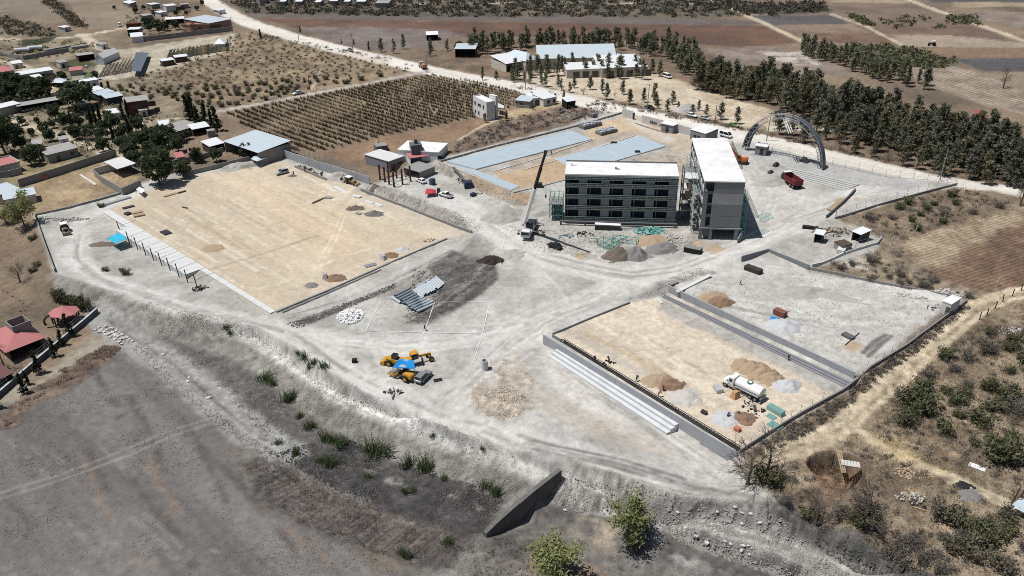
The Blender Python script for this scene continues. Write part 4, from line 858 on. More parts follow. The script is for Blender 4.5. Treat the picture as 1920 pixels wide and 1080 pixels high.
# ------------------------------------------------------------------ site structures
def wallz(name,label,pts,ztop,zbot,th=.25,mat=None,panel=7.0,cat='wall',group=None,part='panel',gap=.02):
    """wall whose top line is seen at these photo points at level ztop"""
    W_=[G(x,y,ztop) for x,y in pts]; P=[]
    for a,b in zip(W_,W_[1:]):
        n=max(1,int(round(math.hypot(*(b-a)[:2])/panel)))
        P+= [a+(b-a)*i/n for i in range(n)]
    P.append(W_[-1]); r=thing(name,label,cat,(P[0][0],P[0][1],zbot),0,group); o=Vector((P[0][0],P[0][1],zbot))
    for a,b in zip(P,P[1:]):
        d=Vector((b[0]-a[0],b[1]-a[1],0)); L=d.length; d/=L; n=Vector((-d.y,d.x,0))*th/2; A=Vector((a[0],a[1],0))+d*gap; B=Vector((b[0],b[1],0))-d*gap; hj=Vector((0,0,R_.uniform(-.015,.015))); vs=[]
        for z in (zbot,ztop): vs+= [A-n+Vector((0,0,z)),B-n+Vector((0,0,z)),B+n+Vector((0,0,z))+hj,A+n+Vector((0,0,z))+hj]
        MB().add([v-o for v in vs],[(3,2,1,0),(4,5,6,7),(0,1,5,4),(1,2,6,5),(2,3,7,6),(3,0,4,7)]).build(part,mat or CONC,r)
    return r
def strips(name,label,A,B,C,D,n,z_in,z_out,zb,mat,cat='grandstand'):
    """stepped terrace: inner edge A-B, outer edge C-D (photo points), n treads from z_in down to z_out"""
    a,b=[Vector(G(*q,z_in)) for q in (A,B)]; c,d=[Vector(G(*q,z_out)) for q in (C,D)]
    r=thing(name,label,cat,(a.x,a.y,zb)); o=Vector((a.x,a.y,zb))
    for k in range(n):
        t0,t1=k/n,(k+1)/n; z=z_in+(z_out-z_in)*(k/max(1,n-1)); e=.012
        q=[a.lerp(c,t0+e),b.lerp(d,t0+e),b.lerp(d,t1),a.lerp(c,t1)]; m=MB(); vs=[Vector((p.x,p.y,zb)) for p in q]+[Vector((p.x,p.y,z)) for p in q]
        m.add([v-o for v in vs],[(3,2,1,0),(4,5,6,7),(0,1,5,4),(1,2,6,5),(2,3,7,6),(3,0,4,7)]); m.build('step',mat,r)
    return r
def pad(name,label,q,nu,nv,mat,th=.14,gap=.06,cat='paving',part='paving_slab',jit=.01):
    c=[Vector(GT(*p)) for p in q]; z0=max(p.z for p in c)+.05
    r=thing(name,label,cat,(c[0].x,c[0].y,z0)); o=r.location
    if gap>.1: MB().add([Vector((k.x,k.y,z)) -o for z in (z0-.5,z0+th-.03) for k in c],[(3,2,1,0),(4,5,6,7),(0,1,5,4),(1,2,6,5),(2,3,7,6),(3,0,4,7)]).build('bedding',CONCW,r)
    f=lambda u,v:(c[0].lerp(c[1],u)).lerp(c[3].lerp(c[2],u),v)
    for i in range(nu):
        for j in range(nv):
            e=gap/2; L=(c[1]-c[0]).length; Hh=(c[3]-c[0]).length; u0,u1,v0,v1=i/nu+e/L,(i+1)/nu-e/L,j/nv+e/Hh,(j+1)/nv-e/Hh
            p=[f(u0,v0),f(u1,v0),f(u1,v1),f(u0,v1)]; dz=R_.uniform(-jit,jit); vs=[Vector((k.x,k.y,z0-.5)) for k in p]+[Vector((k.x,k.y,z0+th+dz)) for k in p]
            MB().add([k-o for k in vs],[(3,2,1,0),(4,5,6,7),(0,1,5,4),(1,2,6,5),(2,3,7,6),(3,0,4,7)]).build(part,mat,r)
    return r
pad('paved_parking','large blue grey paved parking bay along the far site boundary',[(905,314),(836,304),(1072,245),(1110,262)][0:1]+[(836,304),(1072,245),(1110,262)],1,1,MEMB) if False else None
pad('paved_parking','large blue grey paved parking strip nearest the white house',[(838,304.5),(1071,245.5),(1110,262),(893,319)],6,1,MEMB,gap=.22)
pad('paved_parking','short blue grey paved wedge beside the brown earth patch',[(839,306),(892,320),(975,350),(958,357.5)],2,1,MEMB,gap=.22)
pad('paved_parking','blue grey paved parking strip behind the long school block',[(1040,299),(1200,256),(1248,275.5),(1085,323)],4,1,MEMB,gap=.22)
wall('kerb','pale kerb along the lower edge of the far parking strip',[(925,322),(1000,300),(1111,263)],.22,.3,CONCW,6,'kerb')
wall('kerb','pale kerb along the upper edge of the parking strip behind the long block',[(985,318),(1060,296),(1192,254)],.22,.3,CONCW,6,'kerb')
wall('kerb','low kerb edging the brown earth patch below the parking',[(962,362),(1010,351),(1060,338)],.25,.3,CONC2,5,'kerb')
wall('low_wall','dark stepped block wall along the far edge of the parking',[(826,304),(930,275),(1072,240),(1166,213)],.65,.3,CONC2,4.5,'wall',gap=.12)
wall('kerb','stone kerb rimming the slope above the site lane',[(824,305),(890,332),(958,360)],.3,.35,M('terracotta kerb',(206,176,156),.9),5,'kerb')
MB().box(0,0,-.2,9,.9,.3).build('drain_chute',CONCD,None,GV(862,330)+Vector((0,0,.6))).rotation_euler=(0,.28,-1.0)
tag(bpy.data.objects['drain_chute'],'dark drain chute running down the slope below the parking','chute')
# sports ground: walkway, posts, edges
def walkway():
    pts=[(206,393),(200,397),(257,435),(232,440),(372,543),(402,531),(417,534),(510,587),(517,583)]
    z=.12; P=[G(x,y,z) for x,y in pts]; r=thing('concrete_walkway','long pale concrete walkway on a retaining wall beside the sand pitch','walkway',(P[0][0],P[0][1],0))
    inner0,inner1=Vector(P[0]),Vector(P[-1]); d=(inner1-inner0); n=22
    def outer(t):
        p=inner0+d*t; nn=Vector((d.y,-d.x,0)).normalized()
        if (P[1][1]-inner0.y)*0+nn.y>0: nn=-nn
        if nn.x>0: nn=-nn
        w=2.4 if t<.19 else (5.6 if t<.64 else 1.5)
        return p+nn*w
    for i in range(n):
        t0,t1=i/n,(i+1)/n; e=.0003; a=inner0+d*(t0+e); b=inner0+d*(t1-e); tm=(t0+t1)/2; nn=(outer(tm)-(inner0+d*tm)); c=b+nn; f=a+nn
        q=[a,b,c,f]; vs=[Vector((k.x,k.y,-1.75)) for k in q]+[Vector((k.x,k.y,z+.02)) for k in q]; o=Vector((P[0][0],P[0][1],0))
        MB().add([k-o for k in vs],[(0,1,2,3),(7,6,5,4),(4,5,1,0),(5,6,2,1),(6,7,3,2),(7,4,0,3)]).build('slab',CONCW,r)
walkway()
bz=[(905,672),(975,752),(1035,795),(1095,835),(1155,875),(1215,912),(1278,952),(1345,998),(1412,1045),(1480,1080)]; tz=[(880,585),(937,620),(995,655),(1055,695),(1117,730),(1180,770),(1243,812),(1312,855),(1380,897),(1447,930)]
orders=['first','second','third','fourth','fifth','sixth','seventh','eighth','ninth','tenth']
for k,((x,y),(tx,ty)) in enumerate(zip(bz,tz)):
    p=GT(x/4,270+y/4); h=4.2; lean=Vector((-.25,0,0))
    r=thing('canopy_post','brown steel post with a slanting arm beside the walkway, %s from the blue canopy'%orders[k],'post',(p[0],p[1],p[2]-.1),0,'steel posts along the walkway')
    MB().beam((0,0,0),(lean.x,0,h),.2).build('post',M('brown steel',(92,78,72),.7,n=.1),r)
    d=Vector((.78,.62,0)); m=MB(); m.beam(Vector((lean.x*.7,0,h*.6)),Vector((0,0,h*.72))+d*5.2,.06); m.beam(Vector((lean.x*.5,0,h*.45)),Vector((0,0,h*.62))+d*1.4,.06); m.build('arm',MATS['brown steel'],r)
def canopy(name,label,q,h,mat,pole=STEEL,sag=.2,thick=.05):
    c=[Vector(G(x,y,zat(*GT(x,y)[:2])+h)) for x,y in q]; ce=sum(c,Vector())/4; zg=zat(ce.x,ce.y)
    c=[Vector((k.x,k.y,zg+h)) for k in [Vector(G(x,y,zg+h)) for x,y in q]]; ce=sum(c,Vector())/4
    r=thing(name,label,'canopy',(ce.x,ce.y,zg)); o=Vector((ce.x,ce.y,zg)); n=8; vs=[];fs=[]
    for i in range(n+1):
        for j in range(n+1):
            u,v=i/n,j/n; p=(c[0].lerp(c[1],u)).lerp(c[3].lerp(c[2],u),v); s=-sag*16*u*(1-u)*v*(1-v)+.12*(vnoise(u*5+len(label),v*5,3)-.5); vs.append(p-o+Vector((0,0,s)))
    fs=[(i*(n+1)+j,(i+1)*(n+1)+j,(i+1)*(n+1)+j+1,i*(n+1)+j+1) for i in range(n) for j in range(n)]
    ob=MB().add(vs,fs).build('cloth',mat,r); md=ob.modifiers.new('thickness','SOLIDIFY'); md.thickness=thick
    for k in c: MB().beam((k.x-o.x,k.y-o.y,-.2),(k.x-o.x,k.y-o.y,h),.08).build('pole',pole,r)
    return r
canopy('tarp_canopy','bright sky blue tarpaulin canopy beside the walkway',[(201,447),(224,436),(239,447),(216,457)],2.5,CYANTARP,sag=.1)
wall('kerb','dark edged concrete kerb along the near side of the sand pitch',[(518,586),(624,541.5),(740,489.5),(838,448)],.35,.5,M('grey kerb concrete',(150,150,150),.9),6,'kerb')
wall('kerb','second lower kerb strip outside the near side of the sand pitch',[(530,586),(624,546),(715,506)],.16,.6,CONCD,6,'kerb')
wall('retaining_wall','low grey retaining wall at the foot of the bank beside the pitch',[(677,357),(760,389),(885,437)],.75,.4,M('cast kerb',(140,140,138),.9),5,'wall')
for k,(x0,y0,x1,y1,lab) in enumerate(((626,351,652,362,'longest'),(661,365,676,371,'second'),(685,377,700,382,'third'),(704,382,716,387,'shortest'))):
    a=GV(x0,y0); b=GV(x1,y1); d=b-a; o=MB().box(0,0,-.1,d.length,1.3,.28).build('concrete_strip',CONCW,None,(a+b)/2); o.rotation_euler=(0,0,math.atan2(d.y,d.x)); tag(o,'%s white poured concrete strip at the far edge of the pitch'%lab,'slab','white strips beside the pitch')
wall('perimeter_wall','long smooth grey perimeter wall behind the sand pitch',[(521,291),(600,318),(694,346)],2.9,.25,M('smooth grey wall',(170,174,180),.8,n=.05),7,'wall')
fence('wire_fence','wire fence on posts behind the grey perimeter wall',[(528,280),(600,304),(690,332)],2.4,3.0,STEEL,.07,4)
r_=wall('foundation_trench','long concrete trench box with timber and scraps behind the pitch',[(553,314),(575,323),(612,338)],.9,.3,CONC2,5,'trench')
for k in range(26):
    t=R_.random(); p=GT(556+t*58,312+t*22+R_.uniform(-5,1)); o=MB().box(0,0,0,R_.uniform(.4,1.8),R_.uniform(.15,.5),R_.uniform(.15,.7)).build('debris',R_.choice([WOODD,STONEW,CONCD,WOOD,DSTEEL]),r_); o.location=Vector(p)-r_.location; o.rotation_euler=(R_.uniform(-.3,.3),R_.uniform(-.3,.3),R_.uniform(0,3))
wall('boundary_wall','thin low concrete wall leaning along the left edge of the site',[(66,404),(85,460),(104,511)],1.1,.25,CONC2,6,'wall')
wall('boundary_wall','low dirty block wall between the site and the dry yard',[(66,405),(130,391),(200,372),(236,361)],.7,.3,CONC2,6,'wall')
# court
wallz('retaining_wall','tall smooth concrete wall on the near left side of the sandy court',[(1019,627),(1383,848)],2.0,-1.6,.3,M('court wall concrete',(168,172,178),.8,n=.06),8)
strips('grandstand','three long white concrete steps against the court wall',(1046,653),(1273,794),(1028,667),(1250,812),3,.5,-.45,-1.8,M('fresh white concrete',(212,216,218),.75,n=.05))
def rebar_band():
    a=Vector(G(1053,641,1.35)); b=Vector(G(1385,846,1.35)); r=thing('rebar_cage','long dark reinforcing cage lying along the inside of the court wall','rebar',(a.x,a.y,1.2)); o=Vector((a.x,a.y,1.2)); d=(b-a); L=d.length; d/=L; n=Vector((-d.y,d.x,0)); m=MB()
    for w in (0,.35,.75): 
        for z in (.1,.55): m.beam(a-o+n*w+Vector((0,0,z)),b-o+n*w+Vector((0,0,z)),.1)
    m.build('bar',DSTEEL,r); m=MB(); k=0
    while k<L:
        p=a-o+d*k; m.beam(p+Vector((0,0,.55)),p+n*.75+Vector((0,0,.55)),.08); m.beam(p,p+Vector((0,0,.8)),.07); k+=.8
    m.build('tie',DSTEEL,r)
rebar_band()
wallz('retaining_wall','concrete wall between the sandy court and the upper terrace',[(1254,535),(1604,698)],3.7,.9,.3,MATS['court wall concrete'],8)
wallz('retaining_wall','short return of the court wall at its far left corner',[(1254,535),(1272,528)],3.7,2.0,.3,CONC,3)
strips('grandstand','two long narrow concrete steps below the terrace wall',(1247,552),(1598,716),(1241,557),(1586,727),3,1.75,1.35,.9,CONC)
wallz('ramp_wall','dark sunken wall of the ramp pit beside the court corner',[(1268,537),(1325,512)],2.6,1.2,.3,CONCD,5)
o=MB().box(0,0,0,13,1.0,.25).build('concrete_beam',CONCW,None,GV(1301,532,.1)); o.rotation_euler=(0,0,head((1278,543),(1325,520))); tag(o,'white concrete beam lying in the ramp pit','beam')
wall('kerb','thin dark topped kerb closing the far end of the court',[(1036,628),(1100,601),(1181,568.5)],.45,.25,CONC,6,'kerb')
wallz('retaining_wall','small concrete return wall at the near left corner of the court',[(1036,627),(1052,636)],1.9,.6,.3,CONC,3)
wall('low_wall','stepped dark boundary wall below the wire fence of the court',[(1385,851),(1440,815),(1500,779),(1606,715)],.8,.3,CONC2,5,'wall',gap=.06)
fence('wire_fence','wire fence along the near right side of the court',[(1388,848),(1500,776),(1604,713)],2.2,3.2,STEEL,.06,4)
wall('low_wall','stepped boundary wall between the terrace and the dirt track',[(1606,715),(1700,650),(1760,605),(1812,566)],.8,.3,CONC2,5,'wall',gap=.06)
fence('wire_fence','wire fence along the terrace beside the dirt track',[(1607,711),(1700,646),(1808,565)],2.2,3.2,STEEL,.06,4)
wallz('retaining_wall','dark faced concrete wall at the head of the terrace',[(1391,480),(1441,466.5)],5.0,2.6,.3,CONC,5)
wallz('retaining_wall','grey concrete wall below the tool shed shelf',[(1441,466.5),(1518,497)],5.0,2.6,.3,CONC,6)
wall('low_wall','low dark wall along the dry strip above the terrace',[(1517,505),(1570,515),(1650,532),(1730,547),(1795,560)],.7,.3,CONC2,6,'wall')
wall('low_wall','white topped low wall around the tool shed shelf',[(1522,500),(1580,478),(1645,458),(1652,447)],.7,.3,CONCW,5,'wall')
fence('wire_fence','tall wire mesh fence around the tool shed shelf',[(1566,408),(1610,424),(1652,443),(1646,458),(1580,477)],2.6,3.6,STEEL,.08,4)
wall('low_wall','stepped dark wall along the far right boundary of the site',[(1565,411),(1640,388),(1720,366),(1794,347)],.7,.3,CONC2,6,'wall',gap=.06)
fence('wire_fence','wire fence above the far right boundary wall',[(1567,408),(1640,385),(1720,363),(1792,344)],2.4,4.0,STEEL,.07,4)
fence('wire_fence','wire fence between the arch terrace and the road',[(1448,283),(1480,290),(1560,310),(1660,332),(1792,344)],2.6,4.5,STEEL,.08,4)
wall('low_wall','dark edged concrete kerb wall right of the red truck yard',[(1603,358),(1580,382),(1549,409)],.9,.4,CONCD,5,'wall')
o=MB().box(0,0,0,11.5,2.6,.2).build('timber_deck',WOOD,None,GV(1571,384,.05)); o.rotation_euler=(0,0,head((1548,404),(1594,364))); tag(o,'tan timber deck beside the dark kerb wall','deck')
strips('grandstand','five long concrete terrace steps below the steel arch',(1476,313),(1612,345),(1465,325),(1586,357),5,5.2,4.35,3.2,M('terrace concrete',(190,190,187),.85,n=.08))
# front wall by the road, with painted lettering
def front_wall():
    a=Vector(GT(1203,230)); b=Vector(GT(1299,256)); d=b-a; L=math.hypot(d.x,d.y); rz=math.atan2(d.y,d.x); r=thing('front_wall','pale rendered wall by the road with dark painted lettering','wall',(a.x,a.y,a.z),rz); W3=M('pale render',(206,205,202),.85,n=.05)
    n=5
    for k in range(n):
        z0=(b.z-a.z)*k/n; MB().bx(L*k/n+.02,0,-.6,L*(k+1)/n-.02,.25,3.0+z0).build('panel',W3,r)
    ink=M('black wall paint',(60,60,62),.9); m=MB()
    def stroke(pts):
        for p,q in zip(pts,pts[1:]): m.beam((p[0],-.02,p[1]),(q[0],-.02,q[1]),.05,.17)
    x=4.0   # flowing script as far as it can be made out
    for k in range(4):
        stroke([(x,.7),(x+.35,1.0),(x+.45,1.75),(x+.3,1.8),(x+.25,1.2),(x+.45,.75),(x+.75,.95),(x+.8,1.3),(x+.55,1.35),(x+.55,.95)]); x+=.85
    x+=1.2
    for k in range(2):
        stroke([(x,.6),(x+.3,.9),(x+.4,1.4),(x+.2,1.3),(x+.4,.7),(x+.8,1.0)]); x+=.8
    m.build('lettering',ink,r)
    a2=GT(1167,218); b2=GT(1186,224); e=thing('gate_pier','short pale concrete gate wall with dark slots beside the road','gate wall',tuple(a2),math.atan2(b2[1]-a2[1],b2[0]-a2[0])); L2=math.hypot(*(b2-a2)[:2])
    for k in range(3): MB().bx(L2*k/3+.06,0,-.3,L2*(k+1)/3-.06,.3,3.2).build('panel',W3,e)
    MB().bx(L2+.1,0,-.3,L2+.5,.6,2.6).build('gate_post',DSTEEL,e)
    wall('planter_wall','low dark planter edge in front of the lettered wall',[(1191,232),(1215,240),(1248,250),(1270,246)],.4,.25,CONC2,4,'wall')
front_wall()
# ------------------------------------------------------------------ generic small buildings
def box_house(name,label,e0,e1,depth,h,wallm,roofm,roof='flat',over=.3,openings=(),cat='building',rise=.8,rise_dir=1,group=None,tank=None,parapet=False,openfront=False,floors=1,thick=.18,side_open=()):
    """front roof edge seen from photo point e0 (left) to e1 (right) at height h above the ground"""
    g0=GT(*e0,h); g1=GT(*e1,h); zg=(g0[2]+g1[2])/2-h; p0=Vector(G(*e0,zg+h)); p1=Vector(G(*e1,zg+h)); L=(p1-p0).length; rz=math.atan2(p1.y-p0.y,p1.x-p0.x)
    r=thing(name,label,cat,(p0.x,p0.y,zg),rz,group); D=depth
    if openfront:
        for x0,y0,x1,y1 in ((0,D-.15,L,D),(0,.0,.15,D-.15),(L-.15,0,L,D-.15)): MB().bx(x0,y0,-.4,x1,y1,h-.02).build('wall',wallm,r)
        for x in np.linspace(.1,L-.1,max(2,int(L/4)+1)): MB().box(float(x),.12,-.4,.18,.18,h+.35).build('post',DSTEEL if wallm is not CONCW else CONCW,r)
    else:
        m=MB(); m.bx(0,0,-.5,L,D,h-.02); m.build('wall',wallm,r)
    if roof=='flat':
        m=MB(); m.bx(-over,-over,h-.015,L+over,D+over,h+thick); m.build('roof',roofm,r)
        if parapet:
            for x0,y0,x1,y1 in ((-over,-over,L+over,-over+.2),(-over,D+over-.2,L+over,D+over),(-over,-over+.2,-over+.2,D+over-.2),(L+over-.2,-over+.2,L+over,D+over-.2)): MB().bx(x0,y0,h+thick,x1,y1,h+thick+.45).build('parapet',wallm,r)
    elif roof=='mono':
        z0,z1=(h,h+rise) if rise_dir>0 else (h+rise,h); m=MB(); m.add([(-over,-over,z0),(L+over,-over,z0),(L+over,D+over,z1),(-over,D+over,z1),(-over,-over,z0+.12),(L+over,-over,z0+.12),(L+over,D+over,z1+.12),(-over,D+over,z1+.12)],[(3,2,1,0),(4,5,6,7),(0,1,5,4),(1,2,6,5),(2,3,7,6),(3,0,4,7)])
        m.build('roof',roofm,r)
        if rise_dir>0 and not openfront: MB().add([(0,D-.12,h-.1),(L,D-.12,h-.1),(L,D-.12,h+rise),(0,D-.12,h+rise),(0,D,h-.1),(L,D,h-.1),(L,D,h+rise),(0,D,h+rise)],[(0,1,2,3),(7,6,5,4),(0,4,5,1),(1,5,6,2),(2,6,7,3),(3,7,4,0)]).build('gable',wallm,r)
    elif roof in ('gable','gabley'):
        m=MB(); o=over
        if roof=='gable': vs=[(-o,-o,h),(L+o,-o,h),(L+o,D/2,h+rise),(-o,D/2,h+rise),(L+o,D+o,h),(-o,D+o,h)]
        else: vs=[(L+o,-o,h),(L+o,D+o,h),(L/2,D+o,h+rise),(L/2,-o,h+rise),(-o,D+o,h),(-o,-o,h)]
        vs+=[(x,y,z+.12) for x,y,z in vs]; m.add(vs,[(3,2,1,0),(5,4,2,3),(6,7,8,9),(9,8,10,11),(0,1,7,6),(4,5,11,10),(1,2,8,7),(2,4,10,8),(5,3,9,11),(3,0,6,9)]); m.build('roof',roofm,r)
        for a in (0,1):
            if roof=='gable': x=.0 if a==0 else L-.12; tri=[(x,0,h),(x,D,h),(x,D/2,h+rise)]; tri2=[(x+.12,y,z) for _,y,z in tri]
            else: y=.0 if a==0 else D-.12; tri=[(0,y,h),(L,y,h),(L/2,y,h+rise)]; tri2=[(x,y+.12,z) for x,_,z in tri]
            MB().add(tri+tri2,[(0,1,2),(5,4,3),(0,3,4,1),(1,4,5,2),(2,5,3,0)]).build('gable',wallm,r)
    elif roof=='hip':
        m=MB(); o=over; rd=min(L,D)/2; rx0,rx1=(rd,L-rd) if L>D else (L/2-.05,L/2+.05); ry0,ry1=(D/2-.05,D/2+.05) if L>=D else (rd,D-rd)
        vs=[(-o,-o,h),(L+o,-o,h),(L+o,D+o,h),(-o,D+o,h),(rx0,ry0,h+rise),(rx1,ry0,h+rise),(rx1,ry1,h+rise),(rx0,ry1,h+rise)]
        m.add(vs,[(3,2,1,0),(0,1,5,4),(1,2,6,5),(2,3,7,6),(3,0,4,7),(4,5,6,7)]); m.build('roof',roofm,r)
    for op in openings:
        kind,x,z,w,hh=op[:5]; sd=op[5] if len(op)>5 else 'f'
        fr=WHITE if wallm not in (PLWHITE,) else STEEL
        def place(m,dx0,dz0,dx1,dz1,t0,t1):
            if sd=='f': m.bx(dx0,-t1,dz0,dx1,-t0,dz1)
            elif sd=='l': m.bx(-t1,dx0,dz0,-t0,dx1,dz1)
            else: m.bx(L+t0,dx0,dz0,L+t1,dx1,dz1)
        m=MB(); place(m,x,z,x+w,z+hh,.0,.03); ob=m.build('window' if kind=='w' else 'door',GLASS if kind in 'wo' else WOODD,r)  # kind o is an open gap: a dark sheet stands in for its shade
        if kind=='w':
            m=MB(); place(m,x-.08,z-.1,x+w+.08,z,.0,.12); m.build('sill',fr,ob)
    if tank:
        x,y=tank; MB().tube((x,y,h+thick),(x,y,h+thick+1.3),.55,10).build('water_tank',DSTEEL,r)
    return r
W_=lambda *a:('w',)+a
box_house('guard_hut','small grey guard hut with open porch behind the lettered wall',(1240,231),(1262,236),3.6,3.0,M('grey hut wall',(140,142,146),.85),ROOFW,openings=(('o',2.1,0,1.4,2.2),),openfront=False)
box_house('site_office','larger dark grey site office with sloping white roof behind the tall block',(1295,243),(1323,251),7.0,3.6,MATS['grey hut wall'],ROOFW,'mono',over=.15,rise=.5,openings=(('o',3.2,0,1.3,2.2),W_(1.6,1.0,1.2,1.2)))
box_house('guard_hut','grey guard hut with side porch under the steel arch',(1417,273),(1437,276),4.0,3.2,MATS['grey hut wall'],ROOFW,openings=(('o',1.6,0,1.3,2.3),))
box_house('tool_shed','open tool shed with white sheet roof inside the mesh fence',(1599,434),(1614,440),4.0,2.6,DSTEEL,TINW,'mono',openfront=True,rise=.3,over=.25)
box_house('tool_shed','small open shelter with white sheet roof in the tool yard',(1528,438),(1543,441),2.6,2.6,DSTEEL,TINW,'mono',openfront=True,rise=.2,over=.25)
box_house('pump_house','small white concrete pump house at the tip of the terrace',(1768,565),(1784,571),4.5,2.9,CONCW,ROOFW,over=.1,tank=None,openings=(('d',1.0,0,.9,2),))
box_house('block_stack_room','low white box beside the tool shed fence',(1569,468),(1583,471),2.4,1.2,CONCW,CONCW,over=.02,thick=.08)
box_house('timber_store','stack room of grey blocks piled with timber by the mesh fence',(1580,462),(1598,458),3.0,1.6,CONC2,WOODD,over=.1)
# dam wall in the drain
def dam():
    a=Vector(G(909,998,-3.6)); b=Vector(G(1050,880,-.9)); r=thing('dam_wall','stained stone dam wall crossing the drain','wall',(a.x,a.y,-8)); d=b-a; L=math.hypot(d.x,d.y); n=9; nn=Vector((d.y,-d.x,0)).normalized(); MM=M('mossy stone masonry',(112,110,105),.95,n=.3,stain=.3,bump=.8,sc=1.2); o=Vector((a.x,a.y,-8))
    for k in range(n):
        t0,t1=k/n,(k+1)/n; bw=lambda t:nn*(-.35*4*t*(1-t)); p=a.lerp(b,t0)+bw(t0); q=a.lerp(b,t1)+bw(t1); th=nn*.42; jz=R_.uniform(-.08,.08)
        vs=[Vector((p.x,p.y,-8))+th,Vector((q.x,q.y,-8))+th,Vector((q.x,q.y,-8))-th,Vector((p.x,p.y,-8))-th,p+th+Vector((0,0,jz)),q+th+Vector((0,0,jz)),q-th+Vector((0,0,jz)),p-th+Vector((0,0,jz))]
        MB().add([v-o for v in vs],[(3,2,1,0),(4,5,6,7),(0,1,5,4),(1,2,6,5),(2,3,7,6),(3,0,4,7)]).build('masonry_course',MM,r)
dam()
# chalk setting-out lines
CH=M('chalk line',(228,226,220),.95,n=.1)
def ribbon(name,label,pts,w,mat,up=.09,cat='marking'):
    P=[]
    for a,b in zip(pts,pts[1:]):
        n=max(2,int(math.hypot(b[0]-a[0],b[1]-a[1])/6)); P+= [GT(a[0]+(b[0]-a[0])*i/n,a[1]+(b[1]-a[1])*i/n) for i in range(n)]
    P.append(GT(*pts[-1])); o=Vector(P[0]); vs=[];fs=[]
    for i,p in enumerate(P):
        q=P[min(i+1,len(P)-1)]-P[max(i-1,0)]; n=np.array([-q[1],q[0],0]); n=n/(np.linalg.norm(n)+1e-9)*w/2*R_.uniform(.7,1.2)
        for s in (1,-1): vs.append(Vector(p+n*s)-o+Vector((0,0,up)))
    fs=[(2*i,2*i+1,2*i+3,2*i+2) for i in range(len(P)-1)]
    ob=MB().add(vs,fs).build(name,mat,None,o); return tag(ob,label,cat)
for k,(l,lab) in enumerate((([(714,565),(686,622)],'short chalk line left of the stacked pipes'),([(686,621),(800,624),(920,626)],'long chalk line across the yard in front of the pipes'),([(815,567),(795,624),(777,665)],'chalk line running down past the walking person'),([(815,567),(918,566)],'chalk line crossing the dark soil mound'),([(918,566),(905,626),(887,682)],'chalk line right of the dark soil mound'),([(946,445),(938,500)],'chalk line beside the brushwood heap'))):
    ribbon('chalk_line',lab,l,.17,CH)
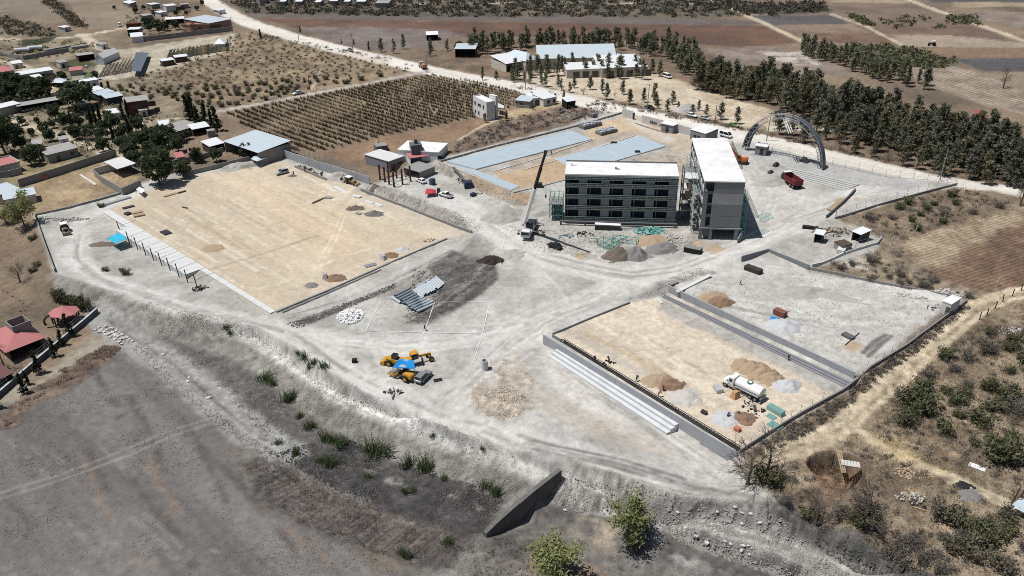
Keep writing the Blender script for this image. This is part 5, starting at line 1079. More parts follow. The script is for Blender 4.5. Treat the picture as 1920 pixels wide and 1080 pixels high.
# ------------------------------------------------------------------ vehicles and machines
TYRE=BLACK; RIM=M('wheel rim',(170,172,174),.5,.4,n=.05)
def wheel(r,x,y,rad,w,rim=RIM,n=14):
    t=MB().tube((x,y-w/2,rad),(x,y+w/2,rad),rad,n).build('wheel',TYRE,r); s=1 if y>0 else -1
    MB().tube((x,y+s*(w/2-.03),rad),(x,y+s*(w/2+.02),rad),rad*.55,n).build('rim',rim,t)
def section(x,hw,z0,z1,top=.86):
    return [(x,-hw*.92,z0),(x,hw*.92,z0),(x,hw,z0+(z1-z0)*.35),(x,hw*.98,z0+(z1-z0)*.75),(x,hw*top,z1),(x,-hw*top,z1),(x,-hw*.98,z0+(z1-z0)*.75),(x,-hw,z0+(z1-z0)*.35)]
def car(name,label,px,py,d,kind='sedan',paint=None,cat='car',group=None,sc=1.0):
    p=GT(px,py); rz=head((px,py),(px+d[0],py+d[1])); r=thing(name,label,cat,(p[0],p[1],p[2]+.02),rz,group); paint=paint or WHITE
    spec={'sedan':(4.5,.88,[(-2.25,.55,.85),(-2.1,.35,.95),(-1.2,.3,.98),(.9,.3,.95),(1.9,.32,.85),(2.22,.4,.7)],[(-1.75,.95,.02),(-1.15,1.42,.0),(.25,1.45,.0),(1.1,.95,.02)],(-1.35,1.38),.33),
          'suv':(4.7,.95,[(-2.35,.6,1.0),(-2.2,.42,1.1),(-1.2,.38,1.1),(.95,.38,1.08),(2.05,.42,1.0),(2.33,.5,.8)],[(-2.2,1.08,.02),(-1.95,1.7,0),(.1,1.75,0),(.95,1.08,.02)],(-1.4,1.45),.38),
          'van':(5.0,.98,[(-2.5,.5,1.1),(-2.4,.4,1.2),(0,.4,1.2),(1.6,.4,1.15),(2.3,.42,1.0),(2.5,.5,.8)],[(-2.42,1.18,0),(-2.35,2.1,0),(1.0,2.1,0),(1.9,1.12,0)],(-1.5,1.6),.36),
          'pickup':(5.3,.95,[(-2.65,.6,1.02),(-2.6,.5,1.05),(-.75,.45,1.05),(1.0,.42,1.05),(2.3,.45,.98),(2.62,.55,.75)],[(-.75,1.03,.02),(-.6,1.68,0),(.45,1.7,0),(1.2,1.03,.02)],(-1.6,1.65),.4)}[kind]
    L,hw,st,cab,axles,wr=spec
    MB().loft([section(x,hw*(1 if abs(x)<2.1 else .93),z0,z1) for x,z0,z1 in st]).build('body',paint,r,smooth=False,bev=.04)
    def cring(x,z,ins): w=hw*.86-(z-1.0)*.22; return x,z,w
    (x0,z0,_),(x1,z1,_),(x2,z2,_),(x3,z3,_)=cab; w0=hw*.9; w1=hw*.74
    MB().add([(x0,-w0,z0),(x0,w0,z0),(x1,w1,z1),(x1,-w1,z1),(x2,-w1,z2),(x2,w1,z2),(x3,w0,z3),(x3,-w0,z3)],[(0,1,2,3),(4,5,6,7),(0,3,4,7),(1,6,5,2),(3,2,5,4),(0,7,6,1)]).build('window',GLASS,r)
    MB().add([(x1-.05,-w1-.02,z1-.02),(x1-.05,w1+.02,z1-.02),(x2+.05,w1+.02,z2-.02),(x2+.05,-w1-.02,z2-.02),(x1,-w1+.05,z1+.05),(x1,w1-.05,z1+.05),(x2,w1-.05,z2+.05),(x2,-w1+.05,z2+.05)],[(3,2,1,0),(4,5,6,7),(0,1,5,4),(1,2,6,5),(2,3,7,6),(3,0,4,7)]).build('roof',paint,r)
    for s in (-1,1):
        MB().beam((x1,s*w1,z1),(x0,s*w0,z0),.09).build('pillar',paint,r); MB().beam((x2,s*w1,z2),(x3,s*w0,z3),.09).build('pillar',paint,r); xm=(x1+x2)/2; MB().beam((xm,s*w1,z1),(xm,s*(w0+.0),z0),.1).build('pillar',paint,r)
        for a in axles: wheel(r,a,s*(hw-.1),wr,.22)
        MB().box(L/2-.12,s*(hw-.28),.62,.1,.3,.16).build('headlight',M('headlight',(230,232,235),.2),r)
    if kind=='pickup':
        b=MB(); b.bx(-2.5,-.78,1.052,-.85,.78,1.062); b.build('bed',DSTEEL,r)
        for y in (-.86,.86): MB().bx(-2.6,y-.05,1.03,-.8,y+.05,1.18).build('bed_side',paint,r)
        MB().bx(-2.66,-.8,1.03,-2.56,.8,1.18).build('tailgate',paint,r)
    r.scale=(sc,)*3; return r
SILV=M('silver paint',(150,156,160),.35,.3,n=.04); DKCAR=M('charcoal car paint',(52,56,64),.3,.2,n=.04); GRNCAR=M('lime car paint',(150,178,90),.4,n=.05); GREYCAR=M('grey car paint',(196,200,204),.35,.2,n=.04)
car('pickup_truck','white pickup parked on the lane below the parking',836,369,(-20,-6.5),'pickup',WHITE,'pickup')
car('parked_car','white saloon car in front of the red steel columns',790,342,(-16,-7.5),'sedan',WHITE)
car('parked_car','silver white estate car parked at the far corner of the pitch',529,326,(-22,6),'suv',GREYCAR)
car('parked_car','black car parked alone on the haul road below the crane',1040,464,(-20,-7),'sedan',DKCAR)
car('parked_car','silver hatchback beside the yellow machines under the tarpaulin',794,711,(18,-17),'suv',SILV)
car('pickup_truck','white pickup driving on the lane above the orchard',559,177,(-18,5),'pickup',WHITE,'pickup')
car('pickup_truck','small pickup at the junction on the main road',656,96,(-12,-4),'pickup',GREYCAR,'pickup')
car('parked_car','dark grey car parked across the road from the gate',1218,204,(20,5),'sedan',DKCAR)
car('pickup_truck','white pickup parked under the roadside trees',1296,219,(20,4.5),'pickup',WHITE,'pickup')
car('parked_car','pale car parked behind the white roadside pickup',1322,224,(20,4.5),'sedan',GREYCAR)
car('parked_car','lime green car parked under trees beyond the arch',1376,237,(20,4.5),'sedan',GRNCAR)
car('delivery_van','white van parked by the grove behind the school halls',1251,146,(14,5),'van',WHITE,'van')
car('delivery_van','white van on the road behind the tall block',1361,257,(20,5),'van',WHITE,'van')
car('utility_truck','dark boxy truck with a pale door among the grove trees',1489,189,(16,8),'van',DKCAR,'truck',sc=1.15)
def tanker():
    p=GT(1393,735); rz=head((1425,748),(1362,717)); r=thing('water_tanker','white water tanker truck parked on the sandy court','tanker truck',(p[0],p[1],p[2]),rz)
    MB().bx(-4.2,-.45,.75,3.6,.45,1.0).build('chassis',DSTEEL,r)
    rings=[]
    for x,s in ((-4.3,.86),(-4.2,1.0),(1.35,1.0),(1.45,.86)): rings.append([(x,1.22*s*math.cos(a),2.0+.95*s*math.sin(a)) for a in np.linspace(0,2*math.pi,20,endpoint=False)])
    MB().loft(rings).build('tank',WHITE,r,smooth=False,bev=.03)
    MB().bx(-4.2,-.32,2.93,1.3,.32,3.0).build('catwalk',WHITE,r)
    m=MB(); m.tube((-1.3,0,2.9),(-1.3,0,3.12),.62,14); m.build('hatch',M('green hatch',(70,120,100),.5),r); MB().tube((-1.3,0,3.12),(-1.3,0,3.16),.38,12).build('hatch_lid',WHITE,r)
    for s in (-1,1): MB().bx(-4.1,s*1.28-.1,1.3,1.2,s*1.28+.1,1.5).build('side_shelf',GREYCAR,r)
    MB().bx(-4.55,-1.0,.8,-4.3,1.0,1.25).build('rear_bumper',STEEL,r)
    MB().loft([section(x,hw,z0,z1,.9) for x,hw,z0,z1 in ((1.7,1.15,.8,2.75),(1.75,1.2,.7,2.9),(2.7,1.2,.7,2.9),(2.95,1.18,.7,2.1),(3.0,1.1,.7,1.95)) ]).build('cab',WHITE,r,bev=.05)
    MB().loft([section(x,hw,z0,z1,.8) for x,hw,z0,z1 in ((2.95,1.05,.7,1.95),(3.6,1.0,.65,1.9),(4.2,.9,.65,1.65),(4.35,.8,.7,1.4))]).build('bonnet',WHITE,r,bev=.06)
    MB().add([(2.7,-1.02,2.82),(2.7,1.02,2.82),(2.98,1.05,2.1),(2.98,-1.05,2.1),(2.74,-1.02,2.84),(2.74,1.02,2.84),(3.02,1.05,2.12),(3.02,-1.05,2.12)],[(0,1,2,3),(7,6,5,4),(0,4,5,1),(1,5,6,2),(2,6,7,3),(3,7,4,0)]).build('windscreen',GLASS,r)
    for s in (-1,1):
        MB().bx(2.0,s*1.19-.02,1.9,2.7,s*1.19+.02,2.6).build('window',GLASS,r); MB().box(2.9,s*1.42,1.95,.1,.22,.5).build('mirror',DSTEEL,r); MB().tube((1.4,s*.95,.6),(1.4,s*.95,1.1),.3,10).build('fuel_tank',STEEL,r); MB().bx(3.2,s*1.0-.15,.95,4.2,s*1.0+.15,1.15).build('mudguard',WHITE,r)
        for x in (-3.4,-2.2): wheel(r,x,s*.98,.52,.5)
        wheel(r,3.6,s*1.0,.52,.3)
tanker()
def dump_truck(name,label,px,py,d,bedm,cabm,sc=1.0,load=None):
    p=GT(px,py); rz=head((px,py),(px+d[0],py+d[1])); r=thing(name,label,'truck',(p[0],p[1],p[2]),rz)
    MB().bx(-3.6,-.45,.8,3.4,.45,1.05).build('chassis',DSTEEL,r)
    MB().bx(-3.7,-1.2,1.1,1.4,1.2,1.22).build('bed_floor',bedm,r)
    for s in (-1,1):
        MB().bx(-3.7,s*1.25-.06,1.1,1.4,s*1.25+.06,2.45).build('bed_side',bedm,r)
        for x in (-3.2,-2.2,-1.2,-.2,.8): MB().bx(x-.06,s*1.34-.05,1.1,x+.06,s*1.34+.05,2.45).build('rib',bedm,r)
        for x in (-2.9,-1.6,2.7): wheel(r,x,s*1.0,.52,.42)
    MB().bx(-3.82,-1.25,1.1,-3.7,1.25,2.35).build('tailgate',bedm,r); MB().bx(1.4,-1.25,1.1,1.52,1.25,2.75).build('headboard',bedm,r)
    if load: MB().loft([[(x,-1.1*s,1.3),(x,1.1*s,1.3),(x,.4*s,1.3+h),(x,-.4*s,1.3+h)] for x,s,h in ((-3.5,.9,.2),(-2,1,1.3),(0,1,1.4),(1.3,.9,.3))]).build('load',load,r)
    MB().loft([section(x,hw,z0,z1,.9) for x,hw,z0,z1 in ((1.7,1.15,.8,2.8),(2.7,1.18,.7,2.85),(2.95,1.15,.7,2.0),(3.6,1.0,.7,1.8),(3.8,.9,.75,1.4))]).build('cab',DKCAR if cabm is None else cabm,r,bev=.05)
    MB().bx(1.7,-1.05,2.84,2.75,1.05,2.93).build('cab_roof',WHITE,r)
    MB().add([(2.72,-1.0,2.78),(2.72,1.0,2.78),(2.99,1.03,2.02),(2.99,-1.03,2.02),(2.76,-1.0,2.8),(2.76,1.0,2.8),(3.03,1.03,2.04),(3.03,-1.03,2.04)],[(0,1,2,3),(7,6,5,4),(0,4,5,1),(1,5,6,2),(2,6,7,3),(3,7,4,0)]).build('windscreen',GLASS,r)
    r.scale=(sc,)*3; return r
REDP=M('red truck paint',(138,44,46),.6,n=.15)
dump_truck('dump_truck','red tipper truck with white cab roof below the terrace steps',1482,346,(-14,-10),REDP,None,1.2)
dump_truck('dump_truck','orange sided dump truck turning on the main road',793,128,(-10,-6),M('orange truck bed',(200,120,80),.6),GREYCAR,.95,SAND)
def excavator():
    p=GT(1390,306); r=thing('excavator','orange excavator with folded boom behind the tall school block','excavator',(p[0],p[1],p[2]),2.6)
    for s in (-1,1): MB().side([(-1.9,.25),(-1.6,.0),(1.6,.0),(1.9,.25),(1.9,.6),(1.6,.85),(-1.6,.85),(-1.9,.6)],s*1.1-.3,s*1.1+.3).build('track',DSTEEL,r)
    MB().bx(-1.7,-1.2,1.0,1.5,1.2,1.9).build('body',ORANGE,r); MB().bx(-1.9,-1.15,1.0,-1.2,1.15,2.2).build('counterweight',ORANGE,r)
    MB().bx(.2,.3,1.9,1.5,1.2,2.9).build('cab',GLASS,r); m=MB(); m.bx(.15,.25,2.9,1.55,1.25,3.0); m.build('cab_roof',ORANGE,r)
    MB().beam((1.3,-.2,1.7),(4.0,-.2,4.6),.5,.6).build('boom',ORANGE,r); MB().beam((4.0,-.2,4.6),(6.4,-.2,4.2),.45,.55).build('boom',ORANGE,r); MB().beam((6.3,-.2,4.4),(7.2,-.2,1.2),.35,.45).build('stick',ORANGE,r); MB().beam((2.2,-.2,2.2),(3.7,-.2,4.0),.16).build('hydraulic_ram',STEEL,r)
    MB().side([(6.7,.2),(7.6,.2),(7.7,1.1),(7.1,1.3),(6.8,.9)],-.7,.3).build('bucket',DSTEEL,r)
excavator()
def backhoe(name,label,px,py,d,paint):
    p=GT(px,py); rz=head((px,py),(px+d[0],py+d[1])); r=thing(name,label,'backhoe',(p[0],p[1],p[2]),rz)
    MB().bx(-1.6,-.5,.8,2.2,.5,1.5).build('chassis',paint,r); MB().loft([section(x,.55,.95,z,.85) for x,z in ((.6,1.75),(1.6,1.7),(2.2,1.55))]).build('bonnet',paint,r)
    MB().bx(-1.3,-.8,1.5,.6,.8,2.55).build('cab',GLASS,r); MB().bx(-1.5,-.95,2.55,.75,.95,2.68).build('cab_roof',WHITE,r)
    for x in (-1.25,.55):
        for s in (-1,1): MB().beam((x,s*.82,1.4),(x,s*.82,2.55),.1).build('cab_post',paint,r)
    for s in (-1,1):
        wheel(r,-1.0,s*.95,.75,.5,paint); wheel(r,1.9,s*.85,.48,.35,paint); MB().beam((.4,s*.75,1.5),(3.0,s*.75,.6),.18).build('loader_arm',paint,r)
    MB().side([(2.9,.1),(3.8,.15),(3.5,.75),(2.9,.9)],-1.15,1.15).build('loader_bucket',paint,r)
    MB().beam((-1.7,0,1.0),(-2.7,0,2.9),.3).build('boom',paint,r); MB().beam((-2.7,0,2.9),(-3.9,0,1.5),.26).build('stick',paint,r); MB().side([(-4.3,.6),(-3.6,.8),(-3.7,1.6),(-4.2,1.5)],-.35,.35).build('bucket',DSTEEL,r)
    for s in (-1,1): MB().beam((-1.7,s*.7,1.0),(-2.0,s*1.3,.05),.14).build('stabiliser',paint,r)
    return r
backhoe('backhoe_loader','tan backhoe loader at the end of the grey perimeter wall',657,345,(14,3),M('faded tan paint',(176,140,96),.6))
backhoe('backhoe_loader','dark backhoe loader parked in the left corner of the site',123,434,(6,14),M('dark faded yellow',(112,98,72),.6))
def crane():
    p=GT(994,434); r=thing('mobile_crane','white truck crane with tall telescopic boom left of the long block','crane',(p[0],p[1],p[2]),head((994,434),(988,446)))
    MB().bx(-4.5,-1.25,.95,4.2,1.25,1.45).build('carrier',GREYCAR,r)
    MB().bx(4.2,-1.25,.7,6.0,1.25,2.4).build('cab',GREYCAR,r); MB().bx(5.95,-1.1,1.5,6.05,1.1,2.3).build('windscreen',GLASS,r); MB().bx(4.4,-1.15,2.4,5.8,1.15,2.5).build('cab_roof',WHITE,r)
    for x in (-3.5,-2.2,2.6,3.9):
        for s in (-1,1): wheel(r,x,s*1.0,.55,.4)
    MB().bx(-3.2,-1.1,1.5,.9,1.1,2.6).build('turntable',DSTEEL,r); MB().bx(-4.2,-1.2,1.6,-3.0,1.2,2.7).build('counterweight',GREYCAR,r); MB().bx(-.2,.5,1.5,1.6,1.3,3.0).build('operator_cab',GLASS,r)
    for x in (-3.9,2.0):
        for s in (-1,1): 
            a=MB().beam((x,s*1.1,1.1),(x,s*3.1,1.0),.3).build('outrigger',GREYCAR,r); MB().tube((x,s*3.0,-.1),(x,s*3.0,1.1),.14,8).build('jack',STEEL,a); MB().box(x,s*3.0,-.1,.7,.7,.15).build('foot_pad',WOODD,a)
    # boom rises to the far side; measured against the photo
    zt=31.0; base=Vector(p)+Vector((-1.6,.4,2.6)); tip=Vector(G(1023,285,zt)); 
    inv=Matrix.Rotation(-r.rotation_euler.z,4,'Z'); loc=lambda q:inv@(Vector(q)-Vector(p))
    A=loc(base); B=loc(tip); f=lambda t:A.lerp(B,t)
    MB().beam(f(0),f(.52),.85,.95).build('boom_section',WHITE,r); MB().beam(f(.5),f(.8),.62,.72).build('boom_section',BLACK,r); MB().beam(f(.78),f(1.0),.46,.55).build('boom_section',BLACK,r)
    MB().box(B.x,B.y,B.z-.5,.7,.7,.9).build('boom_head',DSTEEL,r); MB().beam(f(.03)+Vector((0,0,-.6)),f(.3),.25).build('luffing_ram',STEEL,r)
    hk=B+Vector((.9,.3,-.2)); m=MB(); m.beam(B,hk,.2); m.build('jib',DSTEEL,r); MB().beam(hk,hk+Vector((0,0,-11)),.05).build('cable',DSTEEL,r); MB().box(hk.x,hk.y,hk.z-11.8,.35,.35,.8).build('hook_block',DSTEEL,r)
crane()
# roller, grader and loader parked together under a blue sheet
def roller():
    p=GT(757,709); r=thing('road_roller','yellow single drum road roller in front of the blue sheet','road roller',(p[0],p[1],p[2]),head((757,709),(740,702)))
    MB().tube((2.4,-1.05,.75),(2.4,1.05,.75),.75,18).build('drum',STEEL,r)
    for s in (-1,1): MB().bx(1.2,s*1.2-.1,.6,3.3,s*1.2+.1,1.0).build('drum_frame',YEL,r)
    MB().bx(3.2,-1.3,.6,3.4,1.3,.95).build('drum_frame',YEL,r); MB().bx(1.1,-1.3,.6,1.4,1.3,1.1).build('drum_frame',YEL,r)
    MB().loft([section(x,.8,.8,z,.9) for x,z in ((-2.6,1.6),(-2.3,1.85),(-.6,1.95),(-.5,1.9))]).build('engine_cover',YEL,r); MB().bx(-.5,-.9,.8,1.0,.9,1.2).build('platform',DSTEEL,r)
    MB().bx(-.5,-.75,2.7,.9,.75,2.8).build('canopy',GREYCAR,r)
    for x in (-.4,.8):
        for s in (-1,1): MB().beam((x,s*.68,1.2),(x,s*.68,2.7),.09).build('canopy_post',DSTEEL,r)
    MB().bx(-.3,-.3,1.2,.3,.3,1.9).build('seat',BLACK,r)
    for s in (-1,1): wheel(r,-1.3,s*.95,.75,.5,YEL)
    p=GT(742,684); r=thing('wheel_loader','yellow wheel loader half under the blue sheet, left side','loader',(p[0],p[1],p[2]),2.8)
    MB().bx(-2,-.8,.9,1.6,.8,1.7).build('body',YEL,r); MB().side([(2.2,.1),(3.2,.1),(3.0,1.0),(2.2,1.1)],-1.2,1.2).build('bucket',YEL,r)
    for s in (-1,1):
        MB().beam((.8,s*.7,1.7),(2.6,s*.7,.8),.22).build('arm',YEL,r)
        for x in (-1.3,1.1): wheel(r,x,s*1.0,.72,.5,YEL)
    MB().bx(-.6,-.6,1.7,.6,.6,2.7).build('cab',GLASS,r)
    p=GT(778,683); r=thing('motor_grader','yellow motor grader behind the blue sheet, right side','grader',(p[0],p[1],p[2]),.5)
    MB().bx(-3.2,-.7,1.0,-.4,.7,2.0).build('engine_cover',YEL,r); MB().beam((-.5,0,1.9),(3.8,0,1.6),.35,.45).build('frame',YEL,r); MB().bx(-.8,-.7,1.6,.7,.7,3.0).build('cab',GLASS,r); MB().bx(-.9,-.8,3.0,.8,.8,3.1).build('cab_roof',YEL,r)
    MB().beam((1.2,-1.6,.45),(2.2,1.6,.45),.15,.6).build('blade',DSTEEL,r); MB().beam((3.6,-.9,.7),(3.6,.9,.7),.25).build('axle',YEL,r)
    for s in (-1,1):
        for x in (-2.6,-1.2): wheel(r,x,s*.95,.62,.4,YEL)
        wheel(r,3.6,s*.95,.62,.35,YEL)
roller()
canopy('tarp_canopy','blue tarpaulin stretched over the parked yellow machines',[(736,689),(748,673),(776,676),(778,692)],2.9,BLUETARP,sag=.35)
def tractor():
    p=GT(1748,86); r=thing('tractor','small tractor with pale canopy in the far right field','tractor',(p[0],p[1],p[2]),2.9)
    MB().bx(-.5,-.4,.8,2.2,.4,1.6).build('bonnet',DKCAR,r); MB().bx(-1.2,-.8,2.5,.5,.8,2.65).build('canopy',WHITE,r)
    for s in (-1,1):
        wheel(r,-.8,s*.85,.85,.45,DKCAR); wheel(r,1.7,s*.7,.5,.3,DKCAR); MB().beam((-1.1,s*.7,1.2),(-1.1,s*.7,2.5),.09).build('post',DSTEEL,r)
    MB().bx(-.9,-.25,1.2,-.4,.25,1.9).build('seat',BLACK,r)
tractor()
# ------------------------------------------------------------------ people
def person(label,px,py,face,shirt,pants,pose='walk',holds=None,hat=None):
    p=GT(px,py); H=1.72; J={}; E=[]
    sw=.28 if pose=='walk' else .08
    if pose=='bend': J=dict(pel=(0,0,.95),ab=(.12,0,1.1),ch=(.38,0,1.24),nk=(.58,0,1.3),hd=(.72,0,1.32),ls=(.45,.2,1.26),le=(.52,.24,.98),lh=(.6,.16,.72),rs=(.45,-.2,1.26),re=(.55,-.24,.98),rh=(.66,-.14,.72),lk=(.05,.12,.5),lf=(-.05,.12,.06),lt=(.14,.13,.04),rk=(.1,-.12,.5),rf=(.08,-.12,.06),rt=(.27,-.13,.04))
    else: J=dict(pel=(0,0,.95),ab=(.01,0,1.12),ch=(.02,0,1.34),nk=(.02,0,1.48),hd=(.04,0,1.62),ls=(.02,.2,1.4),le=(-sw*.7,.27,1.14),lh=(-sw*.2,.26,.88),rs=(.02,-.2,1.4),re=(sw*.4,-.27,1.14),rh=(sw*1.0,-.24,.92),lk=(sw*.7,.11,.52),lf=(sw*.75,.11,.06),lt=(sw*.75+.17,.12,.04),rk=(-sw*.2,-.11,.5),rf=(-sw*1.1,-.11,.09),rt=(-sw*1.1+.17,-.12,.04))
    rad=dict(pel=.17,ab=.155,ch=.18,nk=.065,hd=.115,ls=.075,le=.05,lh=.045,rs=.075,re=.05,rh=.045,lk=.075,lf=.05,lt=.045,rk=.075,rf=.05,rt=.045)
    ks=list(J); me=bpy.data.meshes.new('person'); ed=[('pel','ab'),('ab','ch'),('ch','nk'),('nk','hd'),('ch','ls'),('ls','le'),('le','lh'),('ch','rs'),('rs','re'),('re','rh'),('pel','lk'),('lk','lf'),('lf','lt'),('pel','rk'),('rk','rf'),('rf','rt')]
    me.from_pydata([J[k] for k in ks],[(ks.index(a),ks.index(b)) for a,b in ed],[]); me.update()
    o=bpy.data.objects.new('person',me); COL.objects.link(o); md=o.modifiers.new('skin','SKIN'); md.use_smooth_shade=True
    if not me.skin_vertices: me.attributes.new('skin','FLOAT','POINT') if False else None
    bpy.context.view_layer.objects.active=o; 
    sv=me.skin_vertices[0].data if me.skin_vertices else None
    if sv is None:
        bm=bmesh.new(); bm.from_mesh(me); bm.verts.layers.skin.verify(); bm.to_mesh(me); bm.free(); sv=me.skin_vertices[0].data
    for k,q in zip(ks,sv): q.radius=(rad[k],rad[k]); q.use_root=(k=='pel')
    s2=o.modifiers.new('smooth','SUBSURF'); s2.levels=1; s2.render_levels=1
    m=bpy.data.materials.new('clothing'); m.use_nodes=True; nn=m.node_tree.nodes; k=m.node_tree.links; b=nn['Principled BSDF']; tc=nn.new('ShaderNodeTexCoord'); sp=nn.new('ShaderNodeSeparateXYZ'); k.new(tc.outputs['Object'],sp.inputs[0]); cr=nn.new('ShaderNodeValToRGB'); cr.color_ramp.interpolation='CONSTANT'
    sc=nn.new('ShaderNodeMath'); sc.operation='DIVIDE'; sc.inputs[1].default_value=1.8; k.new(sp.outputs[2],sc.inputs[0]); k.new(sc.outputs[0],cr.inputs[0])
    el=cr.color_ramp.elements; hi=1.5 if pose!='bend' else 1.36; stops=[(0,(40,36,34)),(.1/1.8,pants),((.96 if pose!='bend' else .9)/1.8,shirt),(hi/1.8,(150,108,84)),((1.66 if pose!='bend' else 1.42)/1.8,hat or (36,30,28))]
    while len(el)<len(stops): el.new(.5)
    for e,(a,c) in zip(el,stops): e.position=a; e.color=(*T(*c),1)
    k.new(cr.outputs[0],b.inputs['Base Color']); b.inputs['Roughness'].default_value=.9; me.materials.append(m)
    o.location=(p[0],p[1],p[2]); o.rotation_euler=(0,0,face); return tag(o,label,'person')
person('person in dark clothes walking across the chalk line near the pipes',797,620,2.6,(60,58,60),(50,50,56))
person('person in a pale shirt and dark trousers walking on the terrace',1388,534,3.4,(190,180,170),(52,52,60))
person('worker in red top standing by the brown heap near the court wall',1243,733,.5,(170,60,60),(60,52,52),'stand')
person('worker bending over by the court wall left of the heaps',1193,716,1.0,(60,60,66),(48,46,50),'bend')
person('worker crouched over the mixing spot beside the court wall',1234,744,.2,(140,60,54),(50,48,50),'bend')
person('worker shovelling pale grit near the tanker',1363,786,.6,(58,62,74),(50,50,58),'bend')
person('worker shovelling on the brown heap near the tanker',1388,784,2.4,(66,60,60),(44,46,52),'bend')
person('worker with pale helmet beside the orange mixer',1385,744,1.5,(196,160,110),(70,76,92),'stand',hat=(236,236,230))
person('worker in dark clothes standing near the far court corner',1115,678,.8,(52,50,54),(46,46,52),'stand')
person('worker near the rebar cage left of the court heaps',1142,680,2.0,(44,44,48),(40,40,46),'bend')
person('worker standing on the narrow steps below the terrace wall',1478,676,.3,(60,58,64),(48,46,52),'stand')
person('worker standing at the concrete trench behind the pitch',572,324,1.2,(66,66,74),(46,48,58),'stand')
person('worker near the small soil heap by the silver estate car',551,329,2.2,(54,52,56),(46,46,50),'stand')
person('person on the strip between the two parking pads',1034,291,.5,(40,40,44),(40,40,44),'stand')
person('person with white hat standing in the middle of the walkway row',250,455,.5,(50,60,90),(44,44,50),'stand')
# ------------------------------------------------------------------ heaps, stacks, small things
H_=heap
H_('soil_heap','brown gravel heap at the far right side of the pitch',666,391,3.6,2.2,.9,GRAVB,seed=1); H_('gravel_heap','dark grey gravel heap at the far right side of the pitch',701,402,3.6,2.2,1.1,M('dark gravel',(120,118,116),.95,n=.2),seed=2)
H_('grit_heap','pale grey grit heap at the near edge of the pitch',755,469,2.6,1.8,.7,GRAVL,seed=3); H_('soil_heap','brown soil heap next to the pale grit on the pitch',734,479,2.8,2.0,.8,BROWNS,seed=4); H_('soil_heap','brown soil heap by the mixer at the pitch corner',629,522,3.6,2.6,1.0,BROWNS,seed=5); H_('grit_heap','grey grit heap left of the mixer at the pitch corner',585,535,2.2,1.8,.6,GRAV,seed=6); H_('soil_heap','thin tan soil spread near the walkway on the pitch',401,466,4.0,3.2,.25,SAND,seed=7,flat=2)
H_('gravel_heap','brown gravel heap in front of the teal frames',1158,482,4.6,3.6,2.3,GRAVB,seed=8); H_('gravel_heap','grey gravel heap right of the brown gravel heap',1194,481,4.8,3.8,2.3,GRAV,seed=9); H_('gravel_heap','broad half dug gravel heap below the teal scrap',1244,468,5.4,3.6,1.6,GRAV,seed=10); H_('soil_heap','tan soil heap behind the gravel heaps',1226,453,5.6,4.2,1.0,SAND,seed=11)
H_('soil_heap','reddish brown heap beside the court wall',1258,721,3.4,2.6,1.2,BROWNS,seed=12); H_('sand_heap','tan sand heap behind the reddish heap',1236,713,4.2,3.0,1.0,SAND,seed=13); H_('rubble_heap','pale crumbled heap in the middle of the court',1284,744,4.2,3.6,1.0,RUBM,seed=14)
for k,(x,y,a,b,h,lab) in enumerate(((1393,688,3.6,2.8,1.3,'leftmost'),(1411,694,3.8,3.2,1.7,'second'),(1431,702,3.8,3.2,1.7,'third'),(1450,710,3.6,3.0,1.6,'rightmost'))): H_('sand_heap','tan sand heap in the row behind the tanker, %s'%lab,x,y,a,b,h,SAND,seed=20+k)
H_('grit_heap','pale grey grit heap right of the row of sand heaps',1473,725,3.6,3.0,1.2,GRAVL,seed=25); H_('grit_heap','flat pale grit heap being shovelled near the court wall',1360,786,3.8,2.8,.6,GRAVL,seed=26); H_('soil_heap','brown soil heap beside the flat pale grit',1393,784,3.0,2.6,1.0,BROWNS,seed=27)
H_('soil_heap','dark brown soil heap on the terrace above the court wall',1352,567,3.6,2.8,1.3,BROWNS,seed=28); H_('sand_heap','tan sand heap behind the dark soil on the terrace',1340,556,4.4,3.0,.8,SAND,seed=29); H_('grit_heap','large two tone grit heap beside the blue tarpaulin',1473,612,5.2,4.0,1.4,GRAVL,seed=30); H_('spoil_heap','grey spoil heap with boulders in the middle of the terrace',1500,548,7,4,1.1,SPOIL,seed=31,rough=.4); H_('spoil_heap','long thin spoil ridge on the terrace',1560,556,8,2,.5,SPOIL,rz=-.5,seed=32,rough=.4)
H_('spoil_heap','large pale spoil heap left of the crane',948,405,8,6,2.4,SPOIL,seed=33,rough=.35); H_('spoil_heap','rough spoil heap behind the crane',1010,398,9,5,1.8,SPOIL,seed=34,rough=.4); H_('brush_heap','dark brushwood heap beside the chalk line',917,490,4.2,2.6,1.2,M('dark brushwood',(64,52,46),.95,n=.4,bump=1,sc=2),seed=35,rough=.4); H_('rubble_heap','broken rubble left of the court behind the brushwood',962,478,4.5,3.2,.7,SPOIL,seed=36,rough=.5)
H_('soil_heap','small brown heap by the silver estate car',549,330,1.8,1.2,.5,GRAVB,seed=37); H_('spoil_heap','pale spoil mound behind the tan backhoe',643,333,6,4,1.6,SPOIL,seed=38,rough=.3); H_('soil_heap','brown heap on the bank beside the red steel columns',700,352,3.0,1.6,.8,GRAVB,rz=.4,seed=39); H_('spoil_heap','pale spoil mound at the top corner of the pitch',452,312,10,4,1.6,SPOIL,rz=.5,seed=40,rough=.3); H_('gravel_heap','grey shingle heap beside the blue canopy',190,458,4,2.6,.5,GRAVB,seed=41)
H_('gravel_heap','pale gravel mound behind the parked cars on the roadside',1287,207,7,4,2.4,M('pale gravel mound',(190,186,180),.95,n=.15),seed=42); H_('spoil_heap','sloping spoil tip right of the tall block',1450,340,8,5,1.6,SPOIL,seed=43,rough=.35); H_('rubble_heap','heap of white rubble at the tip of the terrace',1735,553,7,2.5,.9,STONEW,rz=-.4,seed=44,rough=.5)
